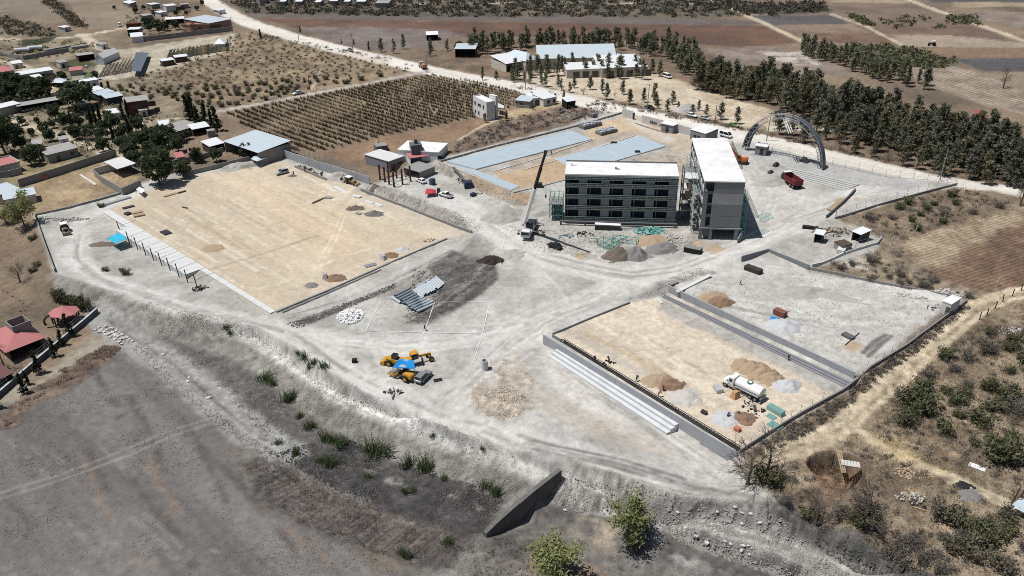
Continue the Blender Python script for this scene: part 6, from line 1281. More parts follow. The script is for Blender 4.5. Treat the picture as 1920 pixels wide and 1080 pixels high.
def stones(name,label,px,py,rx,ry,n,s,mat,hgt,cat='stone pile'):
    c=GT(px,py); m=MB()
    for k in range(n):
        t=math.sqrt(R_.random()); a=R_.uniform(0,6.28); x=rx*t*math.cos(a); y=ry*t*math.sin(a); z=hgt*(1-t)*R_.uniform(.3,1); q=R_.uniform(*s)
        m.box(x,y,z,q*R_.uniform(.8,1.6),q,q*R_.uniform(.5,.9),R_.uniform(0,3.1),R_.uniform(.6,.95),R_.uniform(.6,.95))
    o=m.build(name,mat,None,Vector(c)); o['kind']='stuff'; o['label']=label; return o
stones('white_stone_pile','spread of broken white stone beside the pitch bank',657,594,3.2,3.6,420,(.2,.5),BAGW,1.0)
stones('white_rubble','scattered white rubble at the tip of the terrace',1745,552,9,2.4,260,(.15,.5),STONEW,.4); stones('white_rubble','white plaster scraps beside the teal scrap',1262,448,5.5,3,150,(.12,.4),STONEW,.3); stones('stone_scatter','pale stones in the dry yard at far right',1900,622,3.4,1.8,90,(.15,.4),STONEW,.3); stones('stone_scatter','stones heaped beyond the planks of the boundary',115,412,9,1.6,200,(.15,.5),RUBM,.5)
rocks('boulder','pale limestone boulder in the group by the walled compound',[(179,619),(186,614),(192,618),(198,613),(203,619),(196,623),(188,623),(209,616),(205,626),(212,624),(219,620),(216,629),(222,631),(229,628),(226,637),(233,635),(224,642),(238,633),(215,637),(208,632),(200,628),(243,636),(248,641),(228,645)],STONEW,(.7,1.5),'boulders by the walled compound')
rocks('boulder','loose pale boulder along the foot of the slope track',[(275,653),(325,689),(355,708),(352,716),(369,711),(398,759),(392,747),(305,665)],STONEW,(.5,1.2),'boulders along the slope track')
rocks('boulder','pale boulder on the lower right slope',[(1378,952),(1391,962),(1408,964),(1425,981),(1390,982),(1345,960),(1282,995),(1306,1006),(1326,1018),(1340,996),(1394,1024),(1391,1033),(1403,1022),(1410,1028),(1396,1018),(1405,1040),(1270,961),(1060,957),(1370,1020),(1360,1015)],STONEW,(.5,1.1),'boulders on the lower right slope')
# pipes
PIPE=M('pvc pipe',(190,200,208),.4,n=.05); PIPEG=M('grey pipe',(132,146,158),.45,n=.05)
def pipes(label,x0,y0,d,step,n,L,r,mat):
    a=GT(x0,y0); b=GT(x0+d[0],y0+d[1]); dv=Vector((b[0]-a[0],b[1]-a[1],0)).normalized(); s=GT(x0+step[0],y0+step[1])-a; sv=Vector((s[0],s[1],0))
    for k in range(n):
        p=Vector(a)+sv*k+dv*R_.uniform(-.4,.4); o=MB().tube((0,0,r),(dv*L*R_.uniform(.9,1.05)).to_tuple()[:2]+(r,),r,12,cap=False).build('pipe',mat,None,(p.x,p.y,zat(p.x,p.y)+.02)); md=o.modifiers.new('thickness','SOLIDIFY'); md.thickness=.05; md.offset=-1
        tag(o,label,'pipe',label[:40])
pipes('grey blue plastic pipe in the near left bundle',741,557,(20,-10),(4.2,3.4),9,5.2,.38,PIPEG); pipes('white plastic pipe in the near right bundle',762,573,(20,-9),(4.5,3.6),5,5.6,.36,PIPE); pipes('pale plastic pipe in the far bundle laid crosswise',776,546,(10,9),(3.9,-2.2),12,5.0,.36,PIPE)
pipes('short pale pipe lying apart left of the bundles',736,560,(14,9),(0,1),1,4,.36,PIPE); pipes('long pale pipe at the top edge of the far bundle',780,540,(18,-9),(0,1),1,5.2,.34,PIPE)
o=MB().tube((0,0,0),(0,0,2.2),.75,20,cap=False).build('concrete_ring',CONCW,None,GV(909,691)-Vector((0,0,.1))); md=o.modifiers.new('thickness','SOLIDIFY'); md.thickness=.18; md.offset=-1; tag(o,'pale upright concrete manhole ring at the edge of the yard','concrete ring')
def scraps(label,px,py,rx,ry,n,mats,s=(.3,1.4),cat='scrap heap',name='scrap_heap',hgt=.5):
    c=GT(px,py); r=thing(name,label,cat,tuple(c))
    for k in range(n):
        t=math.sqrt(R_.random()); a=R_.uniform(0,6.28); o=MB().box(0,0,0,R_.uniform(*s),R_.uniform(.12,.35),R_.uniform(.1,.3)).build('scrap_piece',R_.choice(mats),r,(rx*t*math.cos(a),ry*t*math.sin(a),hgt*R_.random()*(1-t))); o.rotation_euler=(R_.uniform(-.5,.5),R_.uniform(-.5,.5),R_.uniform(0,6.3))
scraps('heap of split timber scraps beside the tool sheds',1562,436,5.5,3.2,70,[WOOD,WOODD,STEEL],(.8,2.6),'timber heap','timber_heap')
scraps('dark heap of scrap and cloth left of the white trough',1096,439,2.6,1.8,26,[DSTEEL,BLACK,STONEW],(.4,1.2)); scraps('tangle of teal scaffold tubes below the long block',1218,434,4.2,2.6,60,[TEAL,M('bright teal paint',(90,200,196),.5,n=.2)],(.8,3.0),'scaffold scrap','scaffold_scrap',1.0); scraps('small tangle of teal tubes right of the crane',1062,443,2.4,1.5,18,[TEAL,STEEL],(.6,1.8)); scraps('dark clutter of tools and buckets behind the tanker',1412,765,2.4,2.6,30,[BLACK,DSTEEL,WOODD,STONEW],(.3,1.1)); scraps('clutter of boards near the court wall heaps',1141,682,1.6,1.2,10,[BLACK,DSTEEL],(.4,.9)); scraps('small pile of broken boards below the haul road',736,737,2.0,1.3,16,[WOODD,STONEW,CONC],(.6,1.6)); scraps('scrap and branches where the walkway ends',378,541,2.4,1.6,18,[WOODD,DSTEEL],(.6,2.0)); scraps('scrap beside the blue tanks on the lane',892,365,2.0,1.2,14,[DSTEEL,WHITE,BLACK],(.4,1.2)); scraps('odds and ends near the red steel columns',868,337,2.8,1.4,16,[WOODD,DSTEEL,STONEW],(.4,1.2)); scraps('debris beside the pump house',1758,577,2.4,1.6,18,[WOODD,STEEL,CONC],(.5,1.6)); scraps('small debris pile at the right edge of the pitch',805,451,1.8,1.2,12,[STONEW,WOOD],(.3,.9)); scraps('planks and rails dumped around the crane base',1010,437,3.6,1.8,22,[DSTEEL,WOODD,STEEL],(.6,2.2))
def block(name,label,px,py,d,s,mat,cat,top=None,up=0.0,tx=1.0):
    p=GT(px,py); o=MB().box(0,0,0,*s,0,tx,tx).build(name,mat,None,(p[0],p[1],p[2]+up),bev=.03); o.rotation_euler=(0,0,head((px,py),(px+d[0],py+d[1])) if d else 0); return tag(o,label,cat)
# frames, pallets, bins
def frame_box(label,px,py,d,L,Wd,Hh,mat):
    p=GT(px,py); r=thing('steel_trestle',label,'trestle',tuple(p),head((px,py),(px+d[0],py+d[1]))); m=MB()
    for x in (0,L):
        for y in (0,Wd): m.beam((x,y,0),(x,y,Hh),.14)
    for z in (.1,Hh):
        for y in (0,Wd): m.beam((0,y,z),(L,y,z),.14)
        for x in (0,L): m.beam((x,0,z),(x,Wd,z),.14)
    m.build('frame',mat,r); m=MB()
    for k in range(1,int(L/.6)): m.beam((k*.6,0,.1),(k*.6,0,Hh),.06)
    m.build('bars',mat,r)
frame_box('long teal steel frame lying left of the gravel heaps',1120,460,(18,9),6,2.2,2.0,TEAL); frame_box('teal steel frame propped above the brown gravel heap',1142,468,(20,-10),7,2.0,1.6,TEAL); frame_box('third teal frame angled behind the gravel heaps',1146,453,(26,3),7,2.4,1.0,TEAL); frame_box('small grey steel trestle left of the teal frames',1104,456,(10,0),2.2,1.0,1.5,STEEL)
o=block('white_trough','long dark sided trough with white lid below the long block',1139,430,(20,1),(7.2,1.6,1.4),DSTEEL,'trough'); MB().box(0,.3,1.42,7.3,1.5,.12).build('lid',WHITE,o)
frame_box('row of teal trestles right of the white trough',1163,431,(24,1),6.5,1.0,1.0,TEALD)
o=block('waste_skip','black waste skip near the haul road fork',1299,473,(18,2),(4.6,2.0,1.4),BLACK,'skip'); MB().box(0,0,1.2,4.3,1.7,.25).build('rim',M('grey mortar',(140,138,132),.95),o)
for k,(x,y,s,lab) in enumerate(((1106,237,(9,4.0,1.2),'large low stack of grey paving blocks beside the parking'),(1137,249,(8,3.6,1.0),'second stack of grey paving blocks near the gate road'),(1120,233,(2,1.6,1.5),'small dark stack beside the large paving block stack'),(1113,220,(2.4,2,1.6),'dark bin on the far parking boundary'))):
    r=block('block_stack',lab,x,y,(24,-6),s,M('grey paving block',(120,122,128),.9,n=.12),'block stack')
    if s[0]>5:
        for i in range(5):
            for j in range(2): MB().box(-s[0]/2+.9+i*(s[0]-1.8)/4,-s[1]/4+j*s[1]/2,s[2],1.3,1.5,.35+.2*((i+j)%2)).build('block_bundle',M('pale paving block',(168,172,178),.9,n=.1),r)
block('portable_toilet','dark blue tank box beside the lane below the parking',878,352,(10,-4),(2.6,2.4,2.2),M('navy plastic',(44,58,92),.5),'tank'); block('generator','blue generator near the white pickup',811,346,(6,-3),(1.6,1.4,2.0),M('blue machine paint',(52,74,116),.5),'generator'); block('water_barrel','dark upright drum in front of the white pickup',823,364,(5,0),(1.0,1.0,1.9),DKCAR,'drum'); block('site_bin','blue bins beside the scrap on the lane',887,368,(6,-2),(1.6,1.2,1.1),MATS['navy plastic'],'bin')
canopy('tarp_canopy','red tarpaulin tent beside the white pickup',[(797,364),(799,354),(817,356),(818,362)],1.3,REDCANVAS,sag=-.5)
block('brick_stack','dark red brick stack beside the blue sheet on the terrace',1462,591,(14,6),(2.8,1.6,1.3),BRICKM,'brick stack'); canopy('blue_sheet','crumpled blue sheet on the ground beside the bricks',[(1443,599),(1446,593),(1462,596),(1462,602)],.3,BLUETARP,sag=-.25)
block('water_trough','small white water trough left of the tanker',1346,732,(5,6),(2.0,1.4,.8),GREYCAR,'trough'); block('wheelbarrow','small dark wheelbarrow tub near the pale grit',1320,775,(6,3),(1.2,.7,.6),DSTEEL,'wheelbarrow'); block('orange_bin','orange tub at the near end of the court',1382,807,(4,2),(1.1,.9,.8),M('orange plastic',(222,120,90),.5),'tub'); block('concrete_mixer','orange concrete mixer behind the tanker',1378,745,(6,-3),(1.8,1.4,1.5),M('mixer orange',(206,150,90),.5),'mixer',tx=.6)
frm=M('pale green formwork',(140,186,176),.7,n=.1); 
for k,(x,y,s,lab) in enumerate(((1454,773,(3.4,1.3,1.0),'tall stack of pale green formwork panels near the court boundary'),(1446,782,(1.8,1.4,.15),'small pale green formwork panel on the ground'),(1453,799,(2.6,1.8,.25),'flat pale green panel at the court boundary'))):
    r=block('formwork_panel',lab,x,y,(14,8),s,frm,'formwork')
    for i in range(4): MB().box(-s[0]/2+s[0]*(i+.5)/4,0,s[2],s[0]/4-.08,s[1]-.1,.05).build('board',M('teal board',(110,168,160),.7,n=.1),r)
block('mixer','white concrete mixer beside the brown heap on the pitch',610,522,(3,0),(1.4,1.2,1.4),GREYCAR,'mixer',tx=.6); block('mixer','dark mixer with white tub near the grit on the pitch',719,486,(4,2),(2.0,1.2,1.3),GREYCAR,'mixer',tx=.7); block('timber_plank','long dark plank lying on the pitch',599,376,(17,-9),(6.2,.7,.3),WOODD,'plank'); block('pallet','flat grey pallet at the end of the dark plank',616,371,(12,1),(3.0,1.6,.3),CONC2,'pallet'); block('pallet','grey slab on the near edge of the pitch',695,498,(12,-3),(3.2,1.6,.25),CONC,'slab'); block('pallet','dark crate near the walkway on the pitch',311,437,(10,6),(3.4,2.2,.4),DSTEEL,'crate'); block('pallet','small grey pallet near the gravel heaps on the pitch',672,401,(10,3),(2.0,1.2,.3),CONC2,'pallet')
block('plywood_stack','tan plywood sheet stack nearest the walkway corner',261,405,(14,-3),(3.2,1.6,.5),WOOD,'plywood'); block('plywood_stack','second tan plywood stack near the walkway corner',257,399,(14,-3),(3.4,1.4,.3),WOOD,'plywood'); block('rubber_mat','dark square crate near the walkway corner',240,402,(8,3),(1.9,1.6,.6),DSTEEL,'crate'); block('steel_bundle','bundle of steel near the pitch corner',241,389,(16,-4),(3.6,1.6,.25),DSTEEL,'steel bundle'); block('steel_beam','dark beam lying at the top edge of the pitch',341,361,(14,-4),(2.8,.6,.4),WOODD,'beam'); block('timber_trestle','timber trestle at the top edge of the pitch',319,366,(14,-4),(4.4,1.2,.3),WOOD,'frame'); block('steel_beam','short dark beam in the upper part of the pitch',347,390,(10,2),(2.2,.5,.3),WOODD,'beam')
block('waste_skip','rusty dark skip below the terrace head wall',1412,509,(14,5),(4.4,1.8,1.2),M('rusty dark iron',(70,58,54),.8,n=.25),'skip'); block('sluice_box','dark long box in front of the tool sheds',1519,429,(12,1),(4.2,1.2,.8),BLACK,'box'); block('material_stack','stack of dark sheet metal on the terrace',1590,632,(8,4),(2.6,1.4,.6),M('green grey sheet',(96,104,100),.7,n=.2),'sheet stack'); block('rebar_rod','long thin rod bundle lying on the terrace',1598,636,(16,-14),(7.0,.25,.15),DSTEEL,'rod'); block('brown_hose_reel','dark tub in front of the yellow machines',665,679,None,(1.0,1.0,.8),BLACK,'tub'); block('manhole_cover','dark manhole cover beside the silver hatchback',821,713,(6,-1),(1.8,1.0,.15),BLACK,'cover'); block('stone_marker','pale pallet at the top of the narrow court steps',1236,565,(4,5),(3.0,.6,.3),CONCW,'slab')
block('tyre_stack','dark tyre stack on the paving behind the long block',1195,287,(6,0),(1.8,1.4,.8),BLACK,'tyre stack'); block('oil_drum','dark drum on the strip between the parking pads',1151,269,(6,0),(2.2,1.2,.6),BLACK,'drum'); block('site_box','dark tool box left of the long block',1011,351,(6,0),(2.0,1.6,1.4),DKCAR,'box'); block('boulder','dark stone clump behind the terrace steps',1455,311,(6,-3),(2.4,1.6,1.2),M('dark stone and shadow',(60,60,62),.9,n=.2),'boulder',tx=.5); block('boulder','dark stone clump left of the first by the spoil tip',1445,324,(6,-3),(2.2,1.4,.8),MATS['dark stone and shadow'],'boulder',tx=.5); block('arch_shadow_lump','dark lump standing in for the arch shadow on the ground',1508,303,(6,2),(3.4,2.0,1.6),MATS['dark stone and shadow'],'mound',tx=.3)  # last block is a dark lump standing in for the arch's cast shadow
def attach(c,p):
    '''a wing that belongs to a house: child of the house, no category of its own'''
    def mw(o): return Matrix.Translation(o.location)@Matrix.Rotation(o.rotation_euler.z,4,'Z')
    m=mw(p).inverted()@mw(c); c.parent=p; c.matrix_parent_inverse=Matrix.Identity(4); c.location=m.translation; c.rotation_euler=m.to_euler()
    for k in ('label','category','group'):
        if k in c: del c[k]
# ------------------------------------------------------------------ town and houses
BH=box_house
BH('warehouse','large pale blue roofed warehouse at the bend of the main road',(391,44),(432,36),24,5.0,TERRA,TIN,'mono',rise=.8,openings=(('o',1.0,0,8,4.0),))
BH('terracotta_house','terracotta rendered flat house in front of the warehouse',(357,47),(391,47),9,4.6,TERRA,TERRA,parapet=True,openings=(W_(5,2.2,1.6,1.1),('d',2.5,0,1.1,2.2)))
BH('terracotta_house','smaller terracotta block left of the terracotta house',(341,46),(356,48),8,4.0,TERRA,TERRA,parapet=True)
BH('white_house','white walled house at the left end of the compound wall',(246,70),(268,68),12,3.2,PLWHITE,TINW,'mono',rise=.5)
BH('shed','white roofed open shed in the junk compound',(238,56),(260,55),8,4.0,CONC2,TINW,openfront=True)
BH('container','rust red container behind the white roofed shed',(236,45),(261,44),4,2.6,RUST,RUST,over=.02)
wall('compound_wall','long grey block wall along the junk compound',[(249,80),(330,71),(437,58)],2.8,.3,CONC2,8)
BH('unfinished_house','unfinished white framed house at the top of the picture',(311,12),(331,10),10,4.2,CONCW,CONCW,openings=(('o',6.5,.6,6,2.6),))
BH('shed','grey shed left of the unfinished house at the top',(284,9),(299,7),8,3.2,CONC2,TINW); BH('shed','long grey sheds right of the unfinished house at the top',(339,9),(353,8),7,3.0,CONC2,TING); BH('shed','small grey roofed shed in the top left field',(230,4),(243,7),5,2.6,CONC2,TINW,'mono'); BH('shed','long white roofed shed in the middle of the junk compound',(310,37),(344,35),4,3,DSTEEL,TINW,'mono',openfront=True)
scraps('junk piled across the walled compound, left half',290,50,12,9,90,[DSTEEL,RUST,WHITE,WOODD,BLACK,DSTEEL],(1.0,4.5),'junk','junk_pile',1.5); scraps('junk piled across the walled compound beside the terracotta house',325,50,10,8,80,[DSTEEL,RUST,STONEW,WOODD,BLACK,DSTEEL],(1.0,4.5),'junk','junk_pile',1.5)
car('delivery_van','white truck cab parked at the field edge beside the red container',225,49,(4,6),'van',WHITE,'truck')
BH('greenhouse','white plastic greenhouse with pitched roof beside the nursery rows',(178,110),(193,110),17,3.4,PLWHITE,WHITE,'gabley',over=.1,rise=2.4)
for k in range(16):
    t=k/15; a=GT(322+t*104,92-t*13); b2=GT(315+t*112,113-t*17); d=b2-a; L=math.hypot(d[0],d[1]); cc=[(70,84,50),(92,98,60),(150,120,60),(84,76,62),(110,104,80)]; m=M('bed plants %d'%(k*3%5),cc[k*3%5],.9,n=.4,sc=2)
    r=thing('planting_bed','narrow planted nursery bed, one of the right hand row','planting bed',tuple((a+b2)/2),math.atan2(d[1],d[0]),'nursery beds right of the sheds'); MB().box(0,0,-.3,L*.95,1.9,.5).build('bed',WOODD,r)
    b=MB()
    for i in range(110): b.box(R_.uniform(-L*.46,L*.46),R_.uniform(-.8,.8),.15,R_.uniform(.4,.9),R_.uniform(.4,.9),R_.uniform(.15,.5),R_.uniform(0,3),.5,.5)
    b.build('seedlings',m,r)
for k in range(9):
    x=186+k*7.0; y=147-k*1.2; a=GT(x,y); b2=GT(x+24,y-42); d=b2-a; L=math.hypot(d[0],d[1]); r=thing('planting_bed','long grey planted nursery bed left of the dark net','planting bed',tuple((a+b2)/2),math.atan2(d[1],d[0]),'nursery beds left of the net'); MB().box(0,0,-.4,L*.92,1.3,.5).build('bed',M('dark bed soil',(122,114,100),.95),r); m=MB()
    for i in range(150): m.box(R_.uniform(-L*.45,L*.45),R_.uniform(-.5,.5),.05,R_.uniform(.3,.7),R_.uniform(.3,.7),R_.uniform(.1,.3),R_.uniform(0,3),.5,.5)
    m.build('seedlings',M('bed plants 3',(84,76,62)),r)
canopy('shade_net','dark blue grey shade net canopy over the nursery',[(246,133),(255,98),(279,99),(264,134)],2.6,M('shade net',(92,104,120),.7,n=.1),sag=.2)
BH('nursery_shed','small white roofed nursery shed, left of the pair',(304,115),(326,112),5,2.8,WOODD,TINW,'mono',rise=.3); BH('nursery_shed','small white roofed nursery shed, right of the pair',(328,108),(351,105.5),5,2.8,WOODD,TINW,'mono',rise=.3)
BH('white_tent','white pyramid tent at the right end of the nursery',(402,83),(421,82),8,2.2,PLWHITE,WHITE,'hip',rise=2.6)
BH('stable','dark open stable with pale roof beside the greenhouse',(146,105),(176,101),7,3.2,WOODD,TING,openfront=True)
for k,(x,y) in enumerate(((44,100),(68,96))):
    p=GT(x,y); r=thing('tank_trailer','pale tank trailer in the walled yard, %s of two'%('left','right')[k],'tank trailer',tuple(p),.25); MB().tube((-4,0,2.0),(4,0,2.0),1.25,14).build('tank',GREYCAR,r); MB().bx(-4,-.5,.7,4,.5,.95).build('chassis',DSTEEL,r)
    for x2 in (-3,-1.8,3):
        for s in (-1,1): wheel(r,x2,s*1.0,.5,.4)
wall('yard_wall','grey block wall around the tank trailer yard',[(-10,101),(20,108),(45,112),(130,97)],2.2,.3,CONC2,8)
block('block_row','row of grey blocks in the walled yard',108,92,(20,-4),(16,3,1.0),CONC2,'block row'); block('block_stack','grey stack behind the stable',150,90,(14,-2),(9,4,1.4),CONC2,'block stack')
BH('cream_house','cream house with faded red roof at the left picture edge',(-14,140),(26,131),8,5.2,PLASTER,PINK,'mono',rise=1.2,openings=(W_(4,2.6,1.3,1.3),W_(9,2.6,1.3,1.3),W_(13.5,2.6,1.3,1.3)))
BH('long_shed','long white roofed shed right of the cream house',(36,141),(99,131),6,3.4,PLASTER,TINW,'mono',rise=.6,openings=(('o',2,0,3,2.2),('o',9,0,3,2.2),('o',17,0,3,2.2)))
BH('shed','small pink roofed shed by the dark vegetable plot',(130,133),(153,131),5,2.6,PLASTER,PINK,'mono'); BH('shed','olive roofed shed behind the big dark tree',(136,152),(156,150),6,3.0,PLASTER,M('olive sheet',(150,144,124),.7),'mono')
BH('white_house','white house with tall dark columns behind the big dark tree',(152,156),(184,151),7,4.2,PLWHITE,WHITE,parapet=True,openings=(('o',5,0,1.2,3.2),('o',8,0,1.2,3.2),('o',11,0,1.2,3.2)))
BH('shed','white roofed lean-to below the columned white house',(171,172),(194,167),5,2.8,CONC2,TINW,'mono'); BH('shed','blue grey roofed shed, upper of two right of the dark tree',(186,179),(214,172),5,3.0,DSTEEL,TIN,'mono'); BH('shed','blue grey roofed shed, lower of two right of the dark tree',(199,185),(230,179),5,3.0,DSTEEL,TIN,'mono')
BH('thatched_hut','tan thatched hut left of the big dark tree',(97,174),(118,170),7,2.6,PLASTER,M('thatch',(196,180,140),.95,n=.2),'hip',rise=1.8)
canopy('dome_tent','pale blue dome tarpaulin near the palms',[(97,155),(104,147),(124,148),(130,156)],2.2,TIN,sag=-1.0)
BH('two_storey_house','two storey dark red and open topped house by the scrub',(236,192),(275,187),8,6.4,M('dark red render',(120,66,64),.85,n=.15),TING,over=.9,openings=(('o',1.5,3.4,4.0,2.2),('o',8.0,3.4,3.5,2.2),W_(10.5,.6,2.2,2.0)))
BH('shed','pale grey block with flat white roof at the left edge',(-4,204),(38,194),6,3.6,CONC2,TINW,'mono',rise=.3); BH('long_shed','long dark open shed with patchy white roof, left side',(33,200),(116,186),5,2.8,DSTEEL,TING,'mono',openfront=True,rise=.4)
for k in range(9): block('white_box','white box in the row in front of the long dark shed',43+k*7.2,209-k*1.5,(6,2),(1.6,1.0,.8),BAGW,'box')['group']='white boxes by the dark shed'
BH('white_house','small white house among the cypress trees',(206,214),(223,211),5,3.0,PLWHITE,TINW,'mono',rise=.8,openings=(W_(1.5,1.0,.9,1.0),))
BH('barn','low grey roofed barn beside the conifers',(331,247),(372,235),9,3.0,WOODD,TING,'mono',openfront=True,rise=.8); BH('shed','pale roofed shed right of the grey barn',(361,243),(392,237),5,2.8,WOODD,TINW,'mono',openfront=True); BH('privy','tiny grey hut below the conifers',(389,247),(403,245),3,2.4,CONC2,CONC2,over=.1)
BH('open_barn','large pale blue roofed open barn at the corner of the pitch',(420,265),(484,286.5),14,4.6,CONC2,TIN,'mono',openfront=True,rise=.9); canopy('tarp_canopy','red tarpaulin awning beside the blue roofed barn',[(483,286),(492,281),(511,283),(505,290)],2.2,REDCANVAS,sag=.2); canopy('tarp_canopy','pale tarpaulin awning left of the red awning',[(470,298),(483,288),(498,297),(482,303)],2.4,TIN,sag=-.6); BH('shed','small white roofed shed left of the blue roofed barn',(393,275),(420,268),6,2.8,WOODD,TINW,'mono',openfront=True)
BH('pink_house','flat pink roofed house at the left picture edge',(-10,316),(36,305),10,3.2,PLASTER,PINK,parapet=True); BH('long_house','long grey walled house with broken white roof',(88,291),(145,277),7,3.2,CONC2,TING,'mono',openings=(('o',3,0,1.2,2.1),W_(8,1,1.4,1.2)))
wall('yard_wall','long grey block wall between the dry yard and the long house',[(37,351),(130,322),(219,293)],2.8,.25,CONC2,7); wall('yard_wall','grey wall below the pink roofed house',[(-10,335),(20,332),(43,326)],2.4,.25,CONC2,6); block('water_tank','small pink slab roofed tank on the yard wall',79,336,(8,-2),(3.4,2.6,1.4),PINK,'tank')
canopy('slab_porch','white concrete slab porch beside the unfinished rooms',[(195,304),(229,295),(255,307),(220,318)],3.2,CONCW,sag=0,thick=.2)
wall('room_wall','grey block walls of the roofless rooms beside the pitch',[(178,330),(190,342),(232,366),(266,351)],2.6,.25,CONC2,5); wall('room_wall','back wall of the roofless rooms beside the pitch',[(179,329),(225,316),(270,306)],2.6,.25,CONCW,5); canopy('white_sheet','white sheet stretched at the corner of the roofless rooms',[(255,355),(262,350),(272,357),(266,363)],1.6,WHITE,sag=.1); wall('kerb','low white channel in the dry yard',[(151,329),(165,338),(180,348)],.4,.7,CONCW,5,'channel')
block('steel_bundle','bundle of long grey beams by the site boundary',220,378,(20,-6),(9,1.4,.5),STEEL,'beam bundle')
BH('blue_roof_house','pale blue sheet roofed house behind the green tree, upper roof',(-6,367),(36,354),8,3.0,PLASTER,TIN,'mono',rise=.6); BH('blue_roof_house','pale blue sheet roofed house behind the green tree, lower roof',(8,375),(66,364),6,2.8,PLASTER,TIN,'mono',rise=.5)
for k,(x,y,w,d,rm,lab) in enumerate(((62,146,16,4,TINW,'white roofed lean-to behind the palms'),(112,118,14,4,TING,'grey roofed store beside the dark plot'),(24,120,18,5,TINW,'white roofed store at the left lane'),(8,158,20,5,PINK,'pink roofed cottage deep in the left gardens'),(150,196,12,4,TINW,'tiny white roofed store below the big dark tree'),(262,208,14,4,TING,'rubble walled store right of the two storey house'),(112,262,16,4,TING,'low grey store beside the town lane'),(300,236,18,5,TINW,'white roofed store left of the grey barn'),(60,272,18,5,TING,'grey roofed store below the large left tree'),(410,20,12,4,TINW,'white hut at the road bend'),(270,30,16,5,TING,'grey roofed store above the junk compound'),(300,24,12,4,TINW,'white roofed store left of the long white shed'),(120,52,12,4,TINW,'white hut in the top left lane'),(190,84,12,4,TING,'grey hut above the greenhouse'),(355,290,18,4,PINK,'pink roofed shelter in the small walled garden'),(332,296,14,4,PINK,'low pink slab roof at the garden wall'))):
    BH('small_house' if d>4 else 'store_hut',lab,(x,y),(x+w,y-2.5),d+1,2.8,R_.choice([CONC2,PLASTER,PLWHITE]),rm,'mono',rise=.4,openings=(('o',1,0,1.1,2),))
wall('garden_wall','grey block wall around the small garden beside the barn',[(310,318),(345,330),(400,318),(470,300)],1.6,.25,CONC2,6); wall('garden_wall','grey block wall behind the small garden trees',[(312,312),(380,298),(420,284)],1.8,.25,CONC2,6)
for k,(x,y,w) in enumerate(((163,128,'beside the pink roofed shed'),(99,163,'beside the dome tarpaulin'),(212,190,'below the lower blue roofed shed'),(226,205,'beside the small cypress house'),(20,328,'below the pink roofed house'),(112,285,'beside the long grey house'),(360,246,'between the barn and the pale shed'),(280,40,'in the junk compound'))): tag(MB().tube((0,0,-.2),(0,0,1.5),.8,12).tube((0,0,1.5),(0,0,1.75),.8,12,.3).build('water_tank',BLACK if k%2 else GREYCAR,None,GV(x,y)),'round plastic water tank %s'%w,'water tank')
# pitch side houses
BH('block_house','long grey block house with white slab roof by the perimeter wall',(684,290),(729,303),7,3.8,M('grey lined block',(138,142,150),.85,n=.1),CONCW,over=.2,openings=(('o',1.0,.3,2.2,2.0,'r'),('o',3.8,.3,2.2,2.0,'r')))
BH('white_house','white house with flat roof beside the parking',(746,281),(822,286),10,3.6,PLWHITE,ROOFW,over=.2,openings=(W_(14.5,1.2,1.8,1.2),)); _w=[o for o in bpy.data.objects if o.get('label')=='white house with flat roof beside the parking'][0]; _a=BH('porch','faded red porch roof on the front of the white house',(769,297),(804,292),5.5,2.9,PLWHITE,PINK,'mono',rise=.6,openfront=True); _b=BH('stair_room','dark grey stair room with black tank on the white house',(771,274),(791,272),4.5,6.0,CONCD,CONCD,over=.05,tank=(2,2))
attach(_a,_w); attach(_b,_w)
BH('carport','grey flat roofed carport behind the red columns',(757,314),(787,323),7,3.0,CONC2,M('grey slab',(150,150,146),.9),openfront=True,over=.3)
r=thing('column_frame','unfinished frame of tall rust red steel columns','steel frame building',tuple(GT(740,340)))
cps=[(713,337),(722,341),(730,346),(739,351),(755,346),(770,340),(744,334),(729,331)]; o=r.location
for x,y in cps:
    p=GV(x,y)-o; MB().beam(p-Vector((0,0,.3)),p+Vector((0,0,5.4)),.55).build('column',RUST,r)
for a,b in ((0,7),(1,6),(2,4),(3,4),(4,5),(0,1),(2,3),(6,5)):
    MB().beam(GV(*cps[a])-o+Vector((0,0,1.6)),GV(*cps[b])-o+Vector((0,0,1.6)),.2).build('beam',STEEL,r)
BH('tank_hut','small dark hut with water tank beyond the block house',(706,276),(727,273),4,2.2,CONCD,CONC2,over=.05)
MB().beam((0,0,0),(0,0,4),.15).build('mast',DSTEEL,None,GV(710,272)); tag(bpy.data.objects['mast'],'thin mast with pale lamp head beside the small dark hut','mast')
BH('white_villa','two storey white house standing alone beside the orchard',(912,194.5),(927.5,192),12,7.0,PLWHITE,WHITE,over=.0,parapet=True,openings=(W_(2,1.0,1.3,1.3,'l'),W_(6.5,1.0,1.3,1.3,'l'),W_(9.5,1.0,1.2,1.3,'l'),W_(2,4.4,1.3,1.3,'l'),W_(9.5,4.4,1.3,1.3,'l'),W_(4.8,4.6,3,.9,'l')))
_v=[o for o in bpy.data.objects if o.get('category') and o.name.startswith('white_villa')][0]; _a=BH('stair_room','white stair room joined to the back of the white house',(929,181),(933,180),4,9.0,PLWHITE,WHITE,over=.05); _b=canopy('porch','white slab porch right of the two storey white house',[(929,201),(932,194),(946,199),(944,204)],3.0,CONCW,sag=0,thick=.2)
attach(_a,_v); attach(_b,_v)
